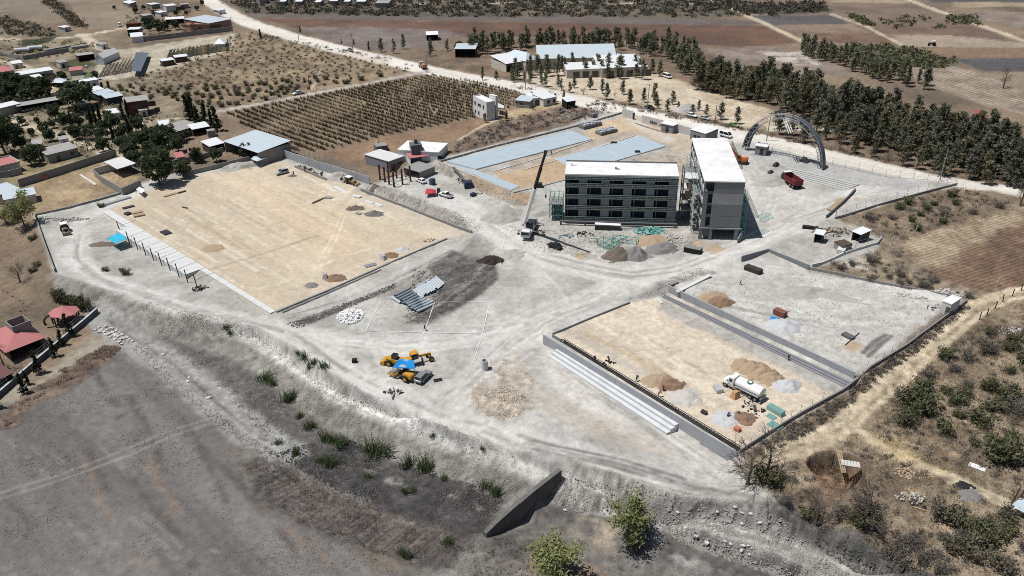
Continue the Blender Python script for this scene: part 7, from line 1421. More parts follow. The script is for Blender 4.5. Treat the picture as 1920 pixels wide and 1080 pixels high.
BH('blue_roof_house','blue roofed cottage right of the white villa',(967,188),(993,190.5),6,3.0,CONC2,TIN,'mono',rise=.6,openings=(W_(2,1,1.2,1.2),)); BH('white_house','white flat block between the two roadside cottages',(997,185),(1012,183.5),8,3.2,PLWHITE,WHITE,openings=(W_(1.5,.2,2.4,2.2),)); BH('white_house','white roofed roadside cottage with windows',(1019,186),(1043,181),8,3.2,PLWHITE,TINW,'mono',rise=.7,openings=(W_(2,1,1.3,1.3),W_(5,1,1.3,1.3))); BH('shed','small black shed with white roof by the road',(1063,191),(1079,188.5),4,3.0,BLACK,TINW,'mono'); BH('shed','white roofed shed at the orchard corner behind the cottages',(1002,174),(1018,172),4,2.6,PLWHITE,TINW)
wall('foundation','low grey foundation walls in the dry scrub',[(1044,215),(1060,210),(1090,220),(1072,226),(1044,215)],.8,.3,CONC2,4,'foundation')
# school halls across the road
BH('school_hall','long pale blue gabled school hall across the road',(1010,110),(1153,107),24,5.0,PLASTER,TIN,'gable',rise=4.0,over=.8,openings=tuple(W_(4+i*3.4,1.2,2.0,1.8) for i in range(10)))
BH('school_wing','white roofed wing at the left end of the school hall',(949,120),(986,114),14,4.0,PLASTER,TINW,'mono',rise=1.6,openfront=True); BH('school_wing','pale blue hipped roof between the wing and the hall',(986,115),(1011,110),18,4.4,PLASTER,TIN,'hip',rise=3); BH('school_wing','pale blue wing at the right end of the school hall',(1153,107),(1167,105),14,4.2,PLASTER,TIN,'mono',rise=1.4)
BH('school_hall','white roofed front hall on the right half hidden by trees',(1128,128.5),(1214,124.5),20,4.4,PLASTER,TINW,'mono',rise=1.6,openings=tuple(('o',3+i*4.5,0,3,3) for i in range(5))); BH('school_hall','white roofed front hall on the left half hidden by trees',(1063,131),(1127,128.5),10,4.0,PLASTER,TINW,'mono',rise=1.0,openings=tuple(('o',3+i*4.5,0,3,3) for i in range(4)))
BH('small_hall','small dark fronted hall with pale roof among the trees',(853,92),(891,92),9,4.4,DSTEEL,TIN,'mono',rise=1.0,openfront=True); BH('field_shelter','white roofed shelter standing alone in the ploughed field',(800,66),(821,65),9,3.2,WOODD,WHITE,'gable',rise=1.2,openfront=True)
for k,(x,y,w) in enumerate(((524,3,10),(553,3,12),(590,4,10),(618,2,14),(645,3,10),(668,3,16),(704,6,24),(486,0,12))): BH('farm_hut','small white roofed hut in the top scrub, number %s from the road'%orders[k],(x,y),(x+w,y),7,3,CONC2,TINW if k!=6 else TING,'mono'); 
BH('red_hut','faded red roofed hut deep in the grove',(1830,220),(1850,221.5),6,2.4,PLASTER,M('red hut roof',(190,80,84),.6),'mono',rise=1.0)
# walled compound at lower left
r=BH('pavilion','pink hipped pavilion with grey open box on its roof',(15,656),(74,633),11,3.0,WOODD,PINK,'hip',over=1.0,rise=2.0,openfront=True)
for x0,y0,x1,y1 in ((3,3.2,7,3.4),(3,7.4,7,7.6),(3,3.4,3.2,7.4),(6.8,3.4,7,7.4)): MB().bx(x0,y0,3.6,x1,y1,6.4).build('roof_box_wall',CONC2,r)
def octa():
    p=GT(126,604); r=thing('round_pavilion','pink eight sided pavilion roof beside the compound wall','pavilion',tuple(p)); m=MB(); n=8; R=3.7
    ring=[(R*math.cos(2*math.pi*i/n+.3),R*.85*math.sin(2*math.pi*i/n+.3),3.0) for i in range(n)]; m.add(ring+[(0,0,4.6)],[(i,(i+1)%n,n) for i in range(n)]); ob=m.build('roof',PINK,r); md=ob.modifiers.new('t','SOLIDIFY'); md.thickness=.12
    for i in range(n): MB().beam((ring[i][0]*.85,ring[i][1]*.85,-.3),(ring[i][0]*.85,ring[i][1]*.85,3.1),.25).build('post',WOODD,r)
    p=GT(99,611); t=thing('oven_arch','dark round brick arch beside the pink pavilion','arch',tuple(p),.6); m=MB(); m.path([Vector((1.5*math.cos(a),0,1.5+1.5*math.sin(a))) for a in np.linspace(-.6,3.7,14)],.28,6); m.build('arch_ring',WOODD,t)
octa()
BH('shed','dark red roofed shed at the left picture edge in the compound',(-12,716),(22,700),6,2.6,WOODD,M('maroon roof',(120,70,72),.7),'mono',openfront=True)
wall('compound_wall','white topped grey wall of the compound beside the grey field',[(184,586),(140,624),(70,683),(-20,762)],1.3,.3,CONCD,5,cap=CONCW); fence('wire_fence','wire mesh fence above the compound wall',[(182,585),(140,621),(70,680),(-20,758)],2.8,3.0,STEEL,.08,5)
rocks('border_stone','pale stone block edging the compound circle',[(5,546),(14,549),(24,556),(37,564),(44,569),(52,575),(46,582),(38,584),(10,616),(4,612)],WOODD,(.4,.8),'edging stones in the compound')
canopy('sheet_roof','pale blue sheet roof lying low at the right picture edge',[(1894,949),(1912,934),(1950,948),(1932,968)],1.4,TIN,pole=RUST,sag=.05)
for k,(x,y) in enumerate(((1894,950),(1911,938))): MB().beam((0,0,0),(.5,0,4.2),.14).build('rust_pole',RUST,None,GV(x,y)); 
for k,o in enumerate([o for o in bpy.data.objects if o.name.startswith('rust_pole')]): tag(o,'rusty leaning pole beside the low blue sheet roof, %s'%('left','right')[k],'pole')
# well in the dry field
p=GT(1570,868); r=thing('well_cover','grey plank bridge and ribbed sheet over the open well pit','well cover',(p[0],p[1]-1,.75),0)
for k in range(3): MB().beam((-1.4+k*.33,-4.0,.05),(-.1+k*.33,2.0,.1),.24,.1).build('plank',WOOD,r)
for k in range(6): MB().box(-.4+k*.5,-1.6-k*.14,.3,.46,1.5,.07,-.25).build('roof_rib',M('ribbed pale sheet',(206,204,196),.7),r)
MB().beam((-2.2,-1.5,-.8),(-2.2,-1.5,2.2),.18).build('post',WOODD,r)
o=MB().beam((-2.2,0,.12),(2.2,0,.12),.3).build('fallen_pole',WOOD,None,GV(1729,957)); o.rotation_euler=(0,0,-.5); tag(o,'pale fallen pole lying in the dry field','log')
block('white_scrap','torn white sheet on the dry ground',1832,876,(8,3),(2.6,1.2,.15),WHITE,'sheet'); H_('ash_heap','grey ash heap by the footpath in the dry field',1823,930,2.6,1.8,.5,GRAV,seed=50); H_('ash_heap','black burnt heap by the footpath in the dry field',1806,911,1.8,1.3,.6,M('charred brush',(48,46,46),.95,n=.3),seed=51,rough=.5); stones('stone_scatter','stone heap in the dry field right of the well',1704,886,3,1.8,90,(.12,.35),M('tan stones',(196,166,136),.95),.4); stones('stone_scatter','pale stone heap below the first in the dry field',1706,932,2.6,1.6,90,(.12,.35),RUBM,.4)
# fence posts on the right, poles and wires
POSTW=M('pale concrete post',(206,196,180),.9)
fence('post_fence','row of pale leaning concrete posts across the dry strip',[(1668,452),(1740,425),(1800,405),(1890,380)],2.0,6.0,POSTW,.2,0,lean=.25); fence('post_fence','row of leaning posts along the stubble field edge',[(1672,460),(1672,478),(1760,508),(1870,535),(1925,528)],2.2,9,POSTW,.18,0,lean=.3); fence('post_fence','brown wooden posts beside the dirt track',[(1915,545),(1880,566),(1850,592),(1836,600)],2.0,4.0,WOODD,.16,2,lean=.15); fence('post_fence','timber rail fence through the town gardens',[(150,262),(210,245),(300,226),(345,215)],1.4,3.5,WOODD,.14,2); fence('post_fence','wire fence along the orchard lane',[(420,206),(560,178),(690,153)],1.4,8,WOODD,.12,0); fence('post_fence','line of thin posts along the far side of the main road',[(980,172),(1100,197),(1190,216)],1.4,6,WOODD,.12,1); fence('post_fence','dark stone capped fence below the white house',[(700,330),(760,310)],1.3,2.5,STEEL,.07,3)
poles=[(437,64),(560,74),(662,99),(800,136),(985,168),(1213,205),(1437,264),(1762,338),(2100,420)]; words=['beside the warehouse','at the scrub bend','by the small pickup','at the orchard lane junction','above the roadside cottages','opposite the gate wall','under the left of the arch','right of the arch beside the far wall','beyond the right edge']
tops=[]
for (x,y),w in zip(poles,words):
    p=GV(x,y); r=thing('power_pole','grey power pole on the main road %s'%w,'power pole',p,0); lean=R_.uniform(.2,.5); MB().tube((0,0,-.5),(lean,0,10.4),.2,8,.12).build('pole',CONC2,r); MB().beam((lean-.9,.4,10.0),(lean+.9,-.4,10.0),.12).build('crossarm',DSTEEL,r); tops.append(p+Vector((lean,0,10.1)))
for k,(a,b) in enumerate(zip(tops,tops[1:])):
    m=MB()
    for off in (-.8,):
        P=[]
        for i in range(13):
            t=i/12; q=a.lerp(b,t); q.z-=4*t*(1-t)*1.1; P.append(q-a+Vector((off,-off*.4,0)))
        m.path(P,.025,4)
    o=m.build('power_line',DSTEEL,None,a); tag(o,'power line span running on from the pole %s'%words[k],'power line')
for (x,y,w) in ((582,173,'on the orchard lane by the white pickup'),(1060,470,None),(1340,236,'beside the parked cars')):
    if w: p=GV(x,y); r=thing('utility_pole','thin timber pole %s'%w,'pole',p); MB().tube((0,0,-.4),(0,0,8),.13,6).build('pole',WOODD,r)
# ------------------------------------------------------------------ vegetation
def leafmat(name,rgb,var=.35,tr=.25):
    m=bpy.data.materials.new(name); m.use_nodes=True; n=m.node_tree.nodes; k=m.node_tree.links; b=n['Principled BSDF']; oi=n.new('ShaderNodeObjectInfo'); geo=n.new('ShaderNodeNewGeometry'); t=n.new('ShaderNodeTexNoise'); t.inputs['Scale'].default_value=.9; t.inputs['Detail'].default_value=4; k.new(geo.outputs['Position'],t.inputs['Vector'])
    def mt(op,a,c):
        x=n.new('ShaderNodeMath'); x.operation=op
        for i,v in enumerate((a,c)):
            if isinstance(v,(int,float)): x.inputs[i].default_value=v
            else: k.new(v,x.inputs[i])
        return x.outputs[0]
    f=mt('ADD',1-var,mt('ADD',mt('MULTIPLY',oi.outputs['Random'],var),mt('MULTIPLY',t.outputs['Fac'],var*2)))
    f=mt('MULTIPLY',f,mt('ADD',.8,mt('MULTIPLY',geo.outputs['Random Per Island'],.4)))
    v=n.new('ShaderNodeVectorMath'); v.operation='SCALE'; v.inputs[0].default_value=T(*rgb); k.new(f,v.inputs['Scale']); k.new(v.outputs[0],b.inputs['Base Color']); b.inputs['Roughness'].default_value=.8; b.inputs['Specular IOR Level'].default_value=.2
    mx=n.new('ShaderNodeMixShader'); ts=n.new('ShaderNodeBsdfTranslucent'); k.new(v.outputs[0],ts.inputs[0]); mx.inputs[0].default_value=tr; k.new(b.outputs[0],mx.inputs[1]); k.new(ts.outputs[0],mx.inputs[2]); k.new(mx.outputs[0],n['Material Output'].inputs[0]); return m
BARK=M('bark',(112,98,84),.95,n=.3); BARKL=M('pale bark',(150,138,124),.95,n=.3)
L_CAS=leafmat('casuarina needles',(108,110,82),.55); L_CAS2=leafmat('olive casuarina needles',(116,110,80),.55); L_CAS3=leafmat('grey casuarina needles',(98,102,82),.55); L_DARK=leafmat('dark broad leaves',(80,94,60)); L_MES=leafmat('mesquite leaflets',(136,142,80)); L_SCR=leafmat('scrub leaves',(112,104,84)); L_SCRG=leafmat('green scrub leaves',(102,104,70)); L_DRY=leafmat('dry twigs',(138,122,106),.3,.1); L_REED=leafmat('reed blades',(96,114,68)); L_CYP=leafmat('cypress leaves',(58,66,46)); L_AGA=leafmat('agave blades',(92,86,60)); L_GRASS=leafmat('dry grass blades',(190,162,120),.3,.2); L_GREY=leafmat('grey brush',(110,102,92),.3,.15); L_AGD=leafmat('pale agave blades',(132,118,84))
def cards(rng,C,size,asp=1.0,up=.3,droop=0.0):
    """leaf quads at centres C"""
    n=len(C); a=rng.normal(size=(n,3)); a/=np.linalg.norm(a,axis=1)[:,None]; a[:,2]=a[:,2]*(1-abs(droop))-droop; a/=np.linalg.norm(a,axis=1)[:,None]
    b=rng.normal(size=(n,3)); b-=a*(a*b).sum(1)[:,None]; b/=np.linalg.norm(b,axis=1)[:,None]
    s=size*rng.uniform(.6,1.3,(n,1)); u=a*s*asp; v=b*s
    return np.stack([C-u-v,C+u-v*.6,C+u*1.1+v*.6,C-u+v],1).reshape(-1,3)
def mesh_cards(name,V,mat):
    n=len(V)//4; me=bpy.data.meshes.new(name); me.vertices.add(len(V)); me.vertices.foreach_set('co',V.astype(np.float32).ravel()); me.loops.add(len(V)); me.loops.foreach_set('vertex_index',np.arange(len(V),dtype=np.int32)); me.polygons.add(n); me.polygons.foreach_set('loop_start',np.arange(0,len(V),4,dtype=np.int32)); me.update(calc_edges=True); me.materials.append(mat); return me
def mb_mesh(m,name,mat):
    me=bpy.data.meshes.new(name); me.from_pydata(m.v,[],m.f); me.update(); me.materials.append(mat); return me
def branchy(rng,H,base,nb,spread,ang,r0,shape):
    """trunk with limbs; returns builder and twig end points"""
    m=MB(); pts=[]; top=Vector((rng.normal()*.03*H,rng.normal()*.03*H,H)); mid=Vector((rng.normal()*.03*H,rng.normal()*.03*H,H*.5))
    m.tube((0,0,-.4),mid,r0,6,r0*.65,False); m.tube(mid,top,r0*.65,6,r0*.1,False)
    for i in range(nb):
        t=base+(1-base)*(i+rng.random()*.7)/nb; p=Vector((0,0,0)).lerp(mid,t*2) if t<.5 else mid.lerp(top,t*2-1); a=rng.uniform(0,6.28); L=spread*shape(t)*rng.uniform(.7,1.2); d=Vector((math.cos(a),math.sin(a),ang+rng.uniform(-.2,.25))).normalized(); q=p+d*L
        m.tube(p,q,r0*.28*(1.2-t),4,r0*.06,False); pts.append((p,q))
    return m,pts
def tree_kind(kind,seed):
    rng=np.random.default_rng(seed)
    if kind=='casuarina':
        H=rng.uniform(8,12.5); wd=rng.uniform(2.1,3.1); m,P=branchy(rng,H,.12,40,wd,.45,.2,lambda t:(1.15-t)**.6*1.05); C=[]
        for p,q in P:
            for j in range(22): u=rng.uniform(.2,1.05); c=np.array(p.lerp(q,u)); C.append(c+rng.normal(size=3)*np.array([.28,.28,.3]))
        return m,cards(rng,np.array(C),.15,2.4,droop=-.2),[L_CAS,L_CAS2,L_CAS3][seed%3],BARK,H
    if kind=='broad':
        H=rng.uniform(6.5,8); m,P=branchy(rng,H*.75,.3,16,3.2,.7,.28,lambda t:1.0); C=[]
        cl=[np.array([math.cos(a)*r,math.sin(a)*r,z]) for a,r,z in zip(rng.uniform(0,6.28,60),np.sqrt(rng.random(60))*2.9,rng.uniform(.3,.98,60)*H)]
        for c in cl:
            k=(1.25-abs(c[2]/H-.6)); 
            for j in range(42): d=rng.normal(size=3); d/=np.linalg.norm(d); C.append(c*np.array([k,k,1])+d*rng.uniform(.5,1.0)*.95)
        return m,cards(rng,np.array(C),.21,1.2),L_DARK,BARK,H
    if kind=='mesquite':
        H=rng.uniform(5.5,6.5); m,P=branchy(rng,H*.8,.25,14,3.0,.8,.2,lambda t:1.0); C=[]
        for p,q in P:
            for j in range(170): u=rng.uniform(.3,1.15); C.append(np.array(p.lerp(q,u))+rng.normal(size=3)*.5)
        return m,cards(rng,np.array(C),.085,2.2),L_MES,BARK,H
    if kind=='bare':
        H=rng.uniform(4.5,6.5); m,P=branchy(rng,H,.18,18,2.8,.8,.24,lambda t:1.1-t*.5); ends=list(P)
        for p,q in P:
            for j in range(7):
                u=rng.uniform(.3,.95); s=p.lerp(q,u); d=(q-p).normalized()+Vector(rng.normal(size=3)*.55); e=s+d.normalized()*rng.uniform(.6,1.5); m.tube(s,e,.03,3,.01,False)
                for k in range(2): f=s.lerp(e,rng.uniform(.4,.9)); g=f+(Vector(rng.normal(size=3))*.5+d*.6); m.tube(f,g,.018,3,.006,False)
        return m,None,None,BARK,H
    if kind=='cypress':
        H=rng.uniform(7.5,9.5); m,P=branchy(rng,H,.1,4,.3,1,.12,lambda t:1); C=[]
        for j in range(420): t=rng.uniform(.06,1); r=.55*min(1,(1-t)*2.2+.08)*math.sqrt(rng.random()); a=rng.uniform(0,6.28); C.append((r*math.cos(a),r*math.sin(a),t*H))
        return m,cards(rng,np.array(C),.2,1.6,droop=-.5),L_CYP,BARK,H
    if kind=='conifer':
        H=rng.uniform(5,8); m,P=branchy(rng,H,.06,30,1.5,.2,.14,lambda t:(1.12-t)); C=[]
        for p,q in P:
            for j in range(16): C.append(np.array(p.lerp(q,rng.uniform(.1,1.05)))+rng.normal(size=3)*.2)
        return m,cards(rng,np.array(C),.18,1.8,droop=-.2),L_CYP,BARK,H
    if kind=='shrub' or kind=='gshrub':
        H=rng.uniform(1.3,1.9); m=MB(); C=[]
        for i in range(11):
            a=rng.uniform(0,6.28); d=Vector((math.cos(a)*.9,math.sin(a)*.9,rng.uniform(.6,1.5))); m.tube((0,0,-.2),d,.035,3,.01,False)
            for j in range(75): C.append(np.array(d)*rng.uniform(.25,1.1)+rng.normal(size=3)*.3)
        C=np.array(C); C[:,2]=np.abs(C[:,2]); return m,cards(rng,C,.065,1.8),(L_SCR if kind=='shrub' else L_SCRG),BARK,H
    if kind=='dry':
        H=1.4; m=MB(); C=[]
        for i in range(12):
            a=rng.uniform(0,6.28); d=Vector((math.cos(a)*.9,math.sin(a)*.9,rng.uniform(.5,1.4))); m.tube((0,0,-.2),d,.03,3,.008,False)
            for j in range(60): C.append(np.array(d)*rng.uniform(.3,1.15)+rng.normal(size=3)*.25)
        C=np.array(C); C[:,2]=np.abs(C[:,2]); return m,cards(rng,C,.028,6.0),L_GREY,BARK,H
PROTO={}
def protos(kind,n):
    if kind not in PROTO:
        PROTO[kind]=[]
        for s in range(n):
            m,V,lm,bk,H=tree_kind(kind,100+s*13+len(kind)); PROTO[kind].append((mb_mesh(m,'trunk',bk),mesh_cards('crown',V,lm) if V is not None else None,H))
    return PROTO[kind]
def plant(kind,name,label,p,scale=1.0,group=None,cat='tree',parts=True,nv=5,sz=None,rot=None):
    P=protos(kind,nv); tm,cm,H=P[R_.randrange(len(P))]; s=scale*R_.uniform(.88,1.12); sc=(s*R_.uniform(.9,1.1),s*R_.uniform(.9,1.1),s*(sz or R_.uniform(.92,1.1)))
    if parts or cm is None:
        r=thing(name,label,cat,tuple(p),R_.uniform(0,6.28),group); r.scale=sc
        o=bpy.data.objects.new('trunk',tm); COL.objects.link(o); o.parent=r
        if cm: o=bpy.data.objects.new('crown',cm); COL.objects.link(o); o.parent=r
        return r
    o=bpy.data.objects.new(name,cm); COL.objects.link(o); o.location=tuple(p); o.scale=sc; o.rotation_euler=(0,0,R_.uniform(0,6.28)); return tag(o,label,cat,group)
def plantpx(kind,name,label,spots,scale=1.0,**k):
    for q in spots: plant(kind,name,label,GT(*q[:2]),scale*(q[2] if len(q)>2 else 1),**k)
def spaced(pts,d):
    out=[]
    for p in pts:
        if all((p[0]-q[0])**2+(p[1]-q[1])**2>d*d for q in out): out.append(p)
    return out
rg=np.random.default_rng(5)
# grove
CAS=[]
for poly,n,d,sc,lab,grp in (
 ([(1310,150),(1440,158),(1560,195),(1700,232),(1880,278),(1930,330),(1925,362),(1800,318),(1640,272),(1560,246),(1490,215),(1440,196),(1370,186),(1300,166)],2200,3.2,1.0,'tall olive green casuarina in the dense grove right of the school halls','casuarinas of the dense grove'),
 ([(1450,232),(1560,250),(1700,280),(1925,340),(1925,364),(1700,315),(1540,276),(1450,253)],420,4.4,.82,'casuarina in the roadside row in front of the grove','casuarinas of the roadside row'),
 ([(1500,96),(1580,112),(1660,140),(1740,160),(1730,172),(1640,150),(1560,122),(1500,104)],140,3.6,.8,'dark casuarina in the strip running up to the far fields','casuarinas of the far strip'),
 ([(870,92),(1010,84),(1160,84),(1290,100),(1330,140),(1290,145),(1235,112),(1170,98),(1010,92),(880,104)],240,3.8,.85,'casuarina standing behind the blue roofed school hall','casuarinas behind the school halls'),
 ([(965,140),(1060,133),(1215,135),(1250,145),(1200,150),(1060,142),(960,152)],90,4,.75,'casuarina in the row in front of the school halls','casuarinas in front of the halls'),
 ([(900,150),(1000,160),(1180,196),(1380,234),(1390,225),(1200,180),(1060,160),(960,148)],110,5,.5,'small casuarina planted on the pale school yard','young casuarinas on the school yard'),
 ([(670,92),(760,104),(860,112),(900,100),(860,96),(760,92)],16,8,.6,'dark tree beside the main road left of the small hall','trees along the upper road')):
    CAS+=[(p[1],tuple(p),sc,lab,grp) for p in spaced(poly_points(poly,n,rg),d)]
CAS.sort()
for y,p,sc,lab,grp in CAS[:295]: plant('casuarina' if R_.random()>.04 else 'bare','casuarina_tree',lab,p,sc*R_.uniform(.62,1.2),grp,nv=9)
def far_trees():
    P=protos('casuarina',9); vs=[]; tv=MB()
    src=[]
    for tm,cm,H in P:
        a=np.zeros(len(cm.vertices)*3,np.float32); cm.vertices.foreach_get('co',a); src.append((a.reshape(-1,4,3),H))
    for y,p,sc,lab,grp in CAS[295:]:
        a,H=src[R_.randrange(9)]; s=sc*R_.uniform(.85,1.12); an=R_.uniform(0,6.28); c,sn=math.cos(an),math.sin(an); b=a[::2].reshape(-1,3)*np.array([s,s,s*R_.uniform(.9,1.1)]); q=b.copy(); q[:,0]=b[:,0]*c-b[:,1]*sn; q[:,1]=b[:,0]*sn+b[:,1]*c; cc=q.reshape(-1,4,3); m=cc.mean(1,keepdims=True); cc=m+(cc-m)*1.35; vs.append(cc.reshape(-1,3)+np.array(p)); tv.tube((p[0],p[1],p[2]-.3),(p[0],p[1],p[2]+H*s*.8),.15,4,.04,False)
    me=mesh_cards('far_grove',np.concatenate(vs),L_CAS); o=bpy.data.objects.new('far_grove',me); COL.objects.link(o); stuff(o,'farthest casuarinas of the grove and behind the halls'); t=tv.build('trunks',BARK,o); t['kind']='stuff'
far_trees()
plantpx('broad','broadleaf_tree','dark round tree behind the left school wing',[(985,88,.8),(1020,86,.9),(1130,86,.9),(1100,88,.8),(945,92,.8),(1215,90,.9),(860,98,.7)],group='round trees behind the halls')
plantpx('casuarina','roadside_tree','single small tree on the dry ground beside the cottages',[(1041,190,.3),(1058,190,.38),(911,230,.38),(950,222,.3),(999,206,.35),(949,226,.35)],group='small trees near the cottages')
# named trees
plantpx('broad','broadleaf_tree','very large dark green tree in the middle of the town',[(147,203,2.35)],sz=.72); plantpx('broad','broadleaf_tree','large dark green tree at the top corner of the pitch',[(300,347,1.6)],sz=.9)
for x,y,s,l in ((345,333,.8,'dark rounded tree just right of the large pitch corner tree'),(370,305,.65,'small dark tree inside the small walled garden, upper'),(407,303,.55,'small dark tree inside the small walled garden, lower right'),(462,296,.7,'dark tree at the barn end of the garden wall'),(298,300,.75,'dark tree behind the large pitch corner tree'),(195,285,.7,'round dark tree by the town lane'),(193,262,.6,'pale headed tree beside the timber fence'),(12,290,1.5,'very large dark tree at the left picture edge'),(60,310,.9,'green tree beside the pink roofed house'),(250,290,.8,'palm like dark tree beside the concrete porch'),(42,235,.5,'small dark tree on the nursery path')): plantpx('broad','broadleaf_tree',l,[(x,y,s)])
plantpx('mesquite','mesquite_tree','bright green feathery tree at the left corner of the site',[(47,425,1.45)]); plantpx('mesquite','mesquite_tree','yellow green feathery tree on the lower slope below the bench',[(1176,1015,1.25)],sz=.95); plantpx('dry','scrub_bush','dark dry bush at the foot of the yellow green tree',[(1192,1030,1.5)],cat='shrub'); plantpx('mesquite','mesquite_tree','olive feathery tree at the bottom edge of the picture',[(1040,1084,1.3)],sz=.7); plantpx('mesquite','mesquite_tree','small green feathery tree left of the first by the site corner',[(12,420,.9)])
plantpx('bare','bare_tree','dark bare tree at the near corner of the court',[(1400,908,1.6)]); plantpx('bare','bare_tree','second bare tree right of the court corner',[(1438,885,1.4)]); plantpx('gshrub','corner_shrub','dense green bush between the bare trees at the court corner',[(1440,905,2.3)],cat='shrub'); plantpx('bare','bare_tree','grey bare tree on the bank above the channel, left',[(1528,985,1.1)]); plantpx('bare','bare_tree','large grey bare tree on the bank above the channel, middle',[(1620,990,1.6)]); plantpx('bare','bare_tree','bare tree at the right edge above the dirt track',[(1912,385,1.1)]); plantpx('bare','bare_tree','pale bare tree in the town lane',[(165,283,1.1)]); plantpx('bare','bare_tree','bare brown tree inside the walled compound',[(10,690,1.0)]); plantpx('bare','bare_tree','dark bare bush in the gully at the left edge',[(38,530,.9)]); plantpx('bare','bare_tree','bare tree in the field beyond the grove',[(1881,165,1.3)])
plantpx('cypress','cypress_tree','thin dark cypress beside the timber fence in the town',[(138,246),(173,239),(182,237),(191,236),(233,226),(243,227),(215,270),(246,262)],group='thin cypresses in the town')
plantpx('conifer','conifer_tree','dark bushy conifer in the clump above the orchard corner',[(356,232,1.5),(372,238,1.2),(388,240,1.3),(408,246,1.25),(364,225,1.3),(398,236,1.0)],group='conifers above the orchard corner'); plantpx('conifer','conifer_tree','small dark conifer along the compound wall',[(46,738,.62),(73,700,.62),(103,668,.6),(118,648,.55),(132,630,.7),(52,722,.5),(0,766,.5)],group='conifers along the compound wall'); plantpx('conifer','conifer_tree','lone dark conifer beside the main road',[(489,72,.7),(563,60,.45),(640,82,.35),(664,84,.4),(692,94,.55)],group='lone conifers on the main road')
plantpx('broad','garden_tree','olive garden tree among the town houses',[(10,170,.8),(35,165,.9),(60,172,1.0),(85,170,.9),(20,200,.6),(72,185,.7),(150,215,.6),(170,228,.5),(225,262,.6),(270,275,.7),(290,262,.6),(310,280,.5),(340,268,.5),(265,300,.4),(100,240,.4),(70,230,.35),(135,228,.5),(95,265,.6),(120,268,.5),(205,228,.6),(255,268,.6),(232,280,.7),(280,288,.6),(325,272,.6),(350,262,.5),(300,250,.5),(275,255,.5),(60,255,.4),(5,190,.8),(25,183,.9),(50,188,.8),(70,178,.9),(95,182,.7),(15,158,.7),(45,157,.6),(275,52,.8),(295,56,.8),(310,58,.7),(285,46,.7),(330,56,.7),(105,225,.7),(125,240,.7),(148,238,.8),(215,245,.8),(240,258,.8),(262,250,.8),(285,270,.9),(300,278,.8),(318,262,.8),(335,285,.7),(245,300,.9),(255,310,.7),(170,262,.7),(145,262,.7),(85,250,.6),(30,265,.9),(15,250,1.0),(40,280,.8),(75,300,.8),(200,250,.8),(305,300,.7),(180,150,.5),(120,150,.6),(330,30,.5),(280,58,.5),(300,62,.5),(350,28,.4),(290,30,.5),(255,25,.6),(270,18,.5),(215,18,.4),(370,20,.4),(380,10,.5)],group='olive garden trees of the town')
plantpx('gshrub','garden_shrub','green shrub on the site boundary',[(190,388,.9),(62,450,1.2),(70,500,1.0),(62,510,.9),(198,508,.7),(237,515,.9),(228,508,.6)],cat='shrub',group='green shrubs on the left site boundary')
# shrubs on the natural land: the largest singly, the rest as one mass
def off_line(P,pts,w):
    P=np.asarray(P); L=[GT(*q)[:2] for q in pts]; d=np.full(len(P),1e9)
    for a,b in zip(L,L[1:]):
        e=b-a; t=np.clip(((P[:,:2]-a)@e)/(e@e),0,1); d=np.minimum(d,np.hypot(*(P[:,:2]-a-t[:,None]*e).T))
    return P[d>w]
TRACK=[(1940,545),(1880,556),(1835,575),(1770,630),(1700,690),(1640,745),(1590,790),(1520,835),(1455,850)]; TRACK2=[(1595,795),(1640,830),(1720,870),(1800,905),(1910,955)]
def clear(P): return off_line(off_line(P,TRACK,2.7),TRACK2,1.2)
near=poly_points([(1620,770),(1760,660),(1925,600),(1925,860),(1850,850),(1700,800)],60,rg); near2=poly_points([(1450,940),(1560,960),(1700,990),(1880,960),(1925,990),(1925,1090),(1760,1075),(1600,990),(1480,960)],70,rg); near3=poly_points([(1540,500),(1640,490),(1760,530),(1830,560),(1700,545)],24,rg); near4=poly_points([(1600,410),(1790,355),(1890,385),(1700,450)],40,rg)
for p in spaced(clear(near),3.4): plant(R_.choice(['gshrub','gshrub','dry']),'scrub_bush','rounded bush on the dry slope right of the dirt track',p,R_.uniform(.9,1.8),'bushes right of the dirt track','shrub',True)
for p in spaced(near2,2.4): plant(R_.choice(['gshrub','dry','dry','shrub']),'scrub_bush','brushy bush on the bank above the channel',p,R_.uniform(.9,2.0),'bushes above the channel','shrub',True)
for p in spaced(near3,3): plant('dry','scrub_bush','dark dry bush on the strip above the terrace',p,R_.uniform(.8,1.5),'dry bushes above the terrace','shrub',True)
for p in spaced(near4,4): plant(R_.choice(['gshrub','dry']),'scrub_bush','low bush on the dry strip below the arch road',p,R_.uniform(.8,1.4),'bushes on the dry strip','shrub',True)
plantpx('gshrub','scrub_bush','large dark green bush on the right picture edge',[(1872,862,2.9)],cat='shrub'); plantpx('gshrub','scrub_bush','large dark green bush left of the slope bushes',[(1712,770,2.6),(1728,758,2.2)],cat='shrub',group='large bushes by the dirt track')
scr=spaced(poly_points([(215,165),(300,125),(435,68),(470,66),(640,104),(780,132),(560,176),(415,204),(345,196),(250,182)],1100,rg),3.2); scr.sort(key=lambda p:p[1])
for i,p in enumerate(scr[:110]): plant(R_.choice(['shrub','gshrub']),'scrub_bush','grey green bush on the scrub plot above the orchard',p,R_.uniform(.6,1.35),'bushes of the scrub plot','shrub',False)
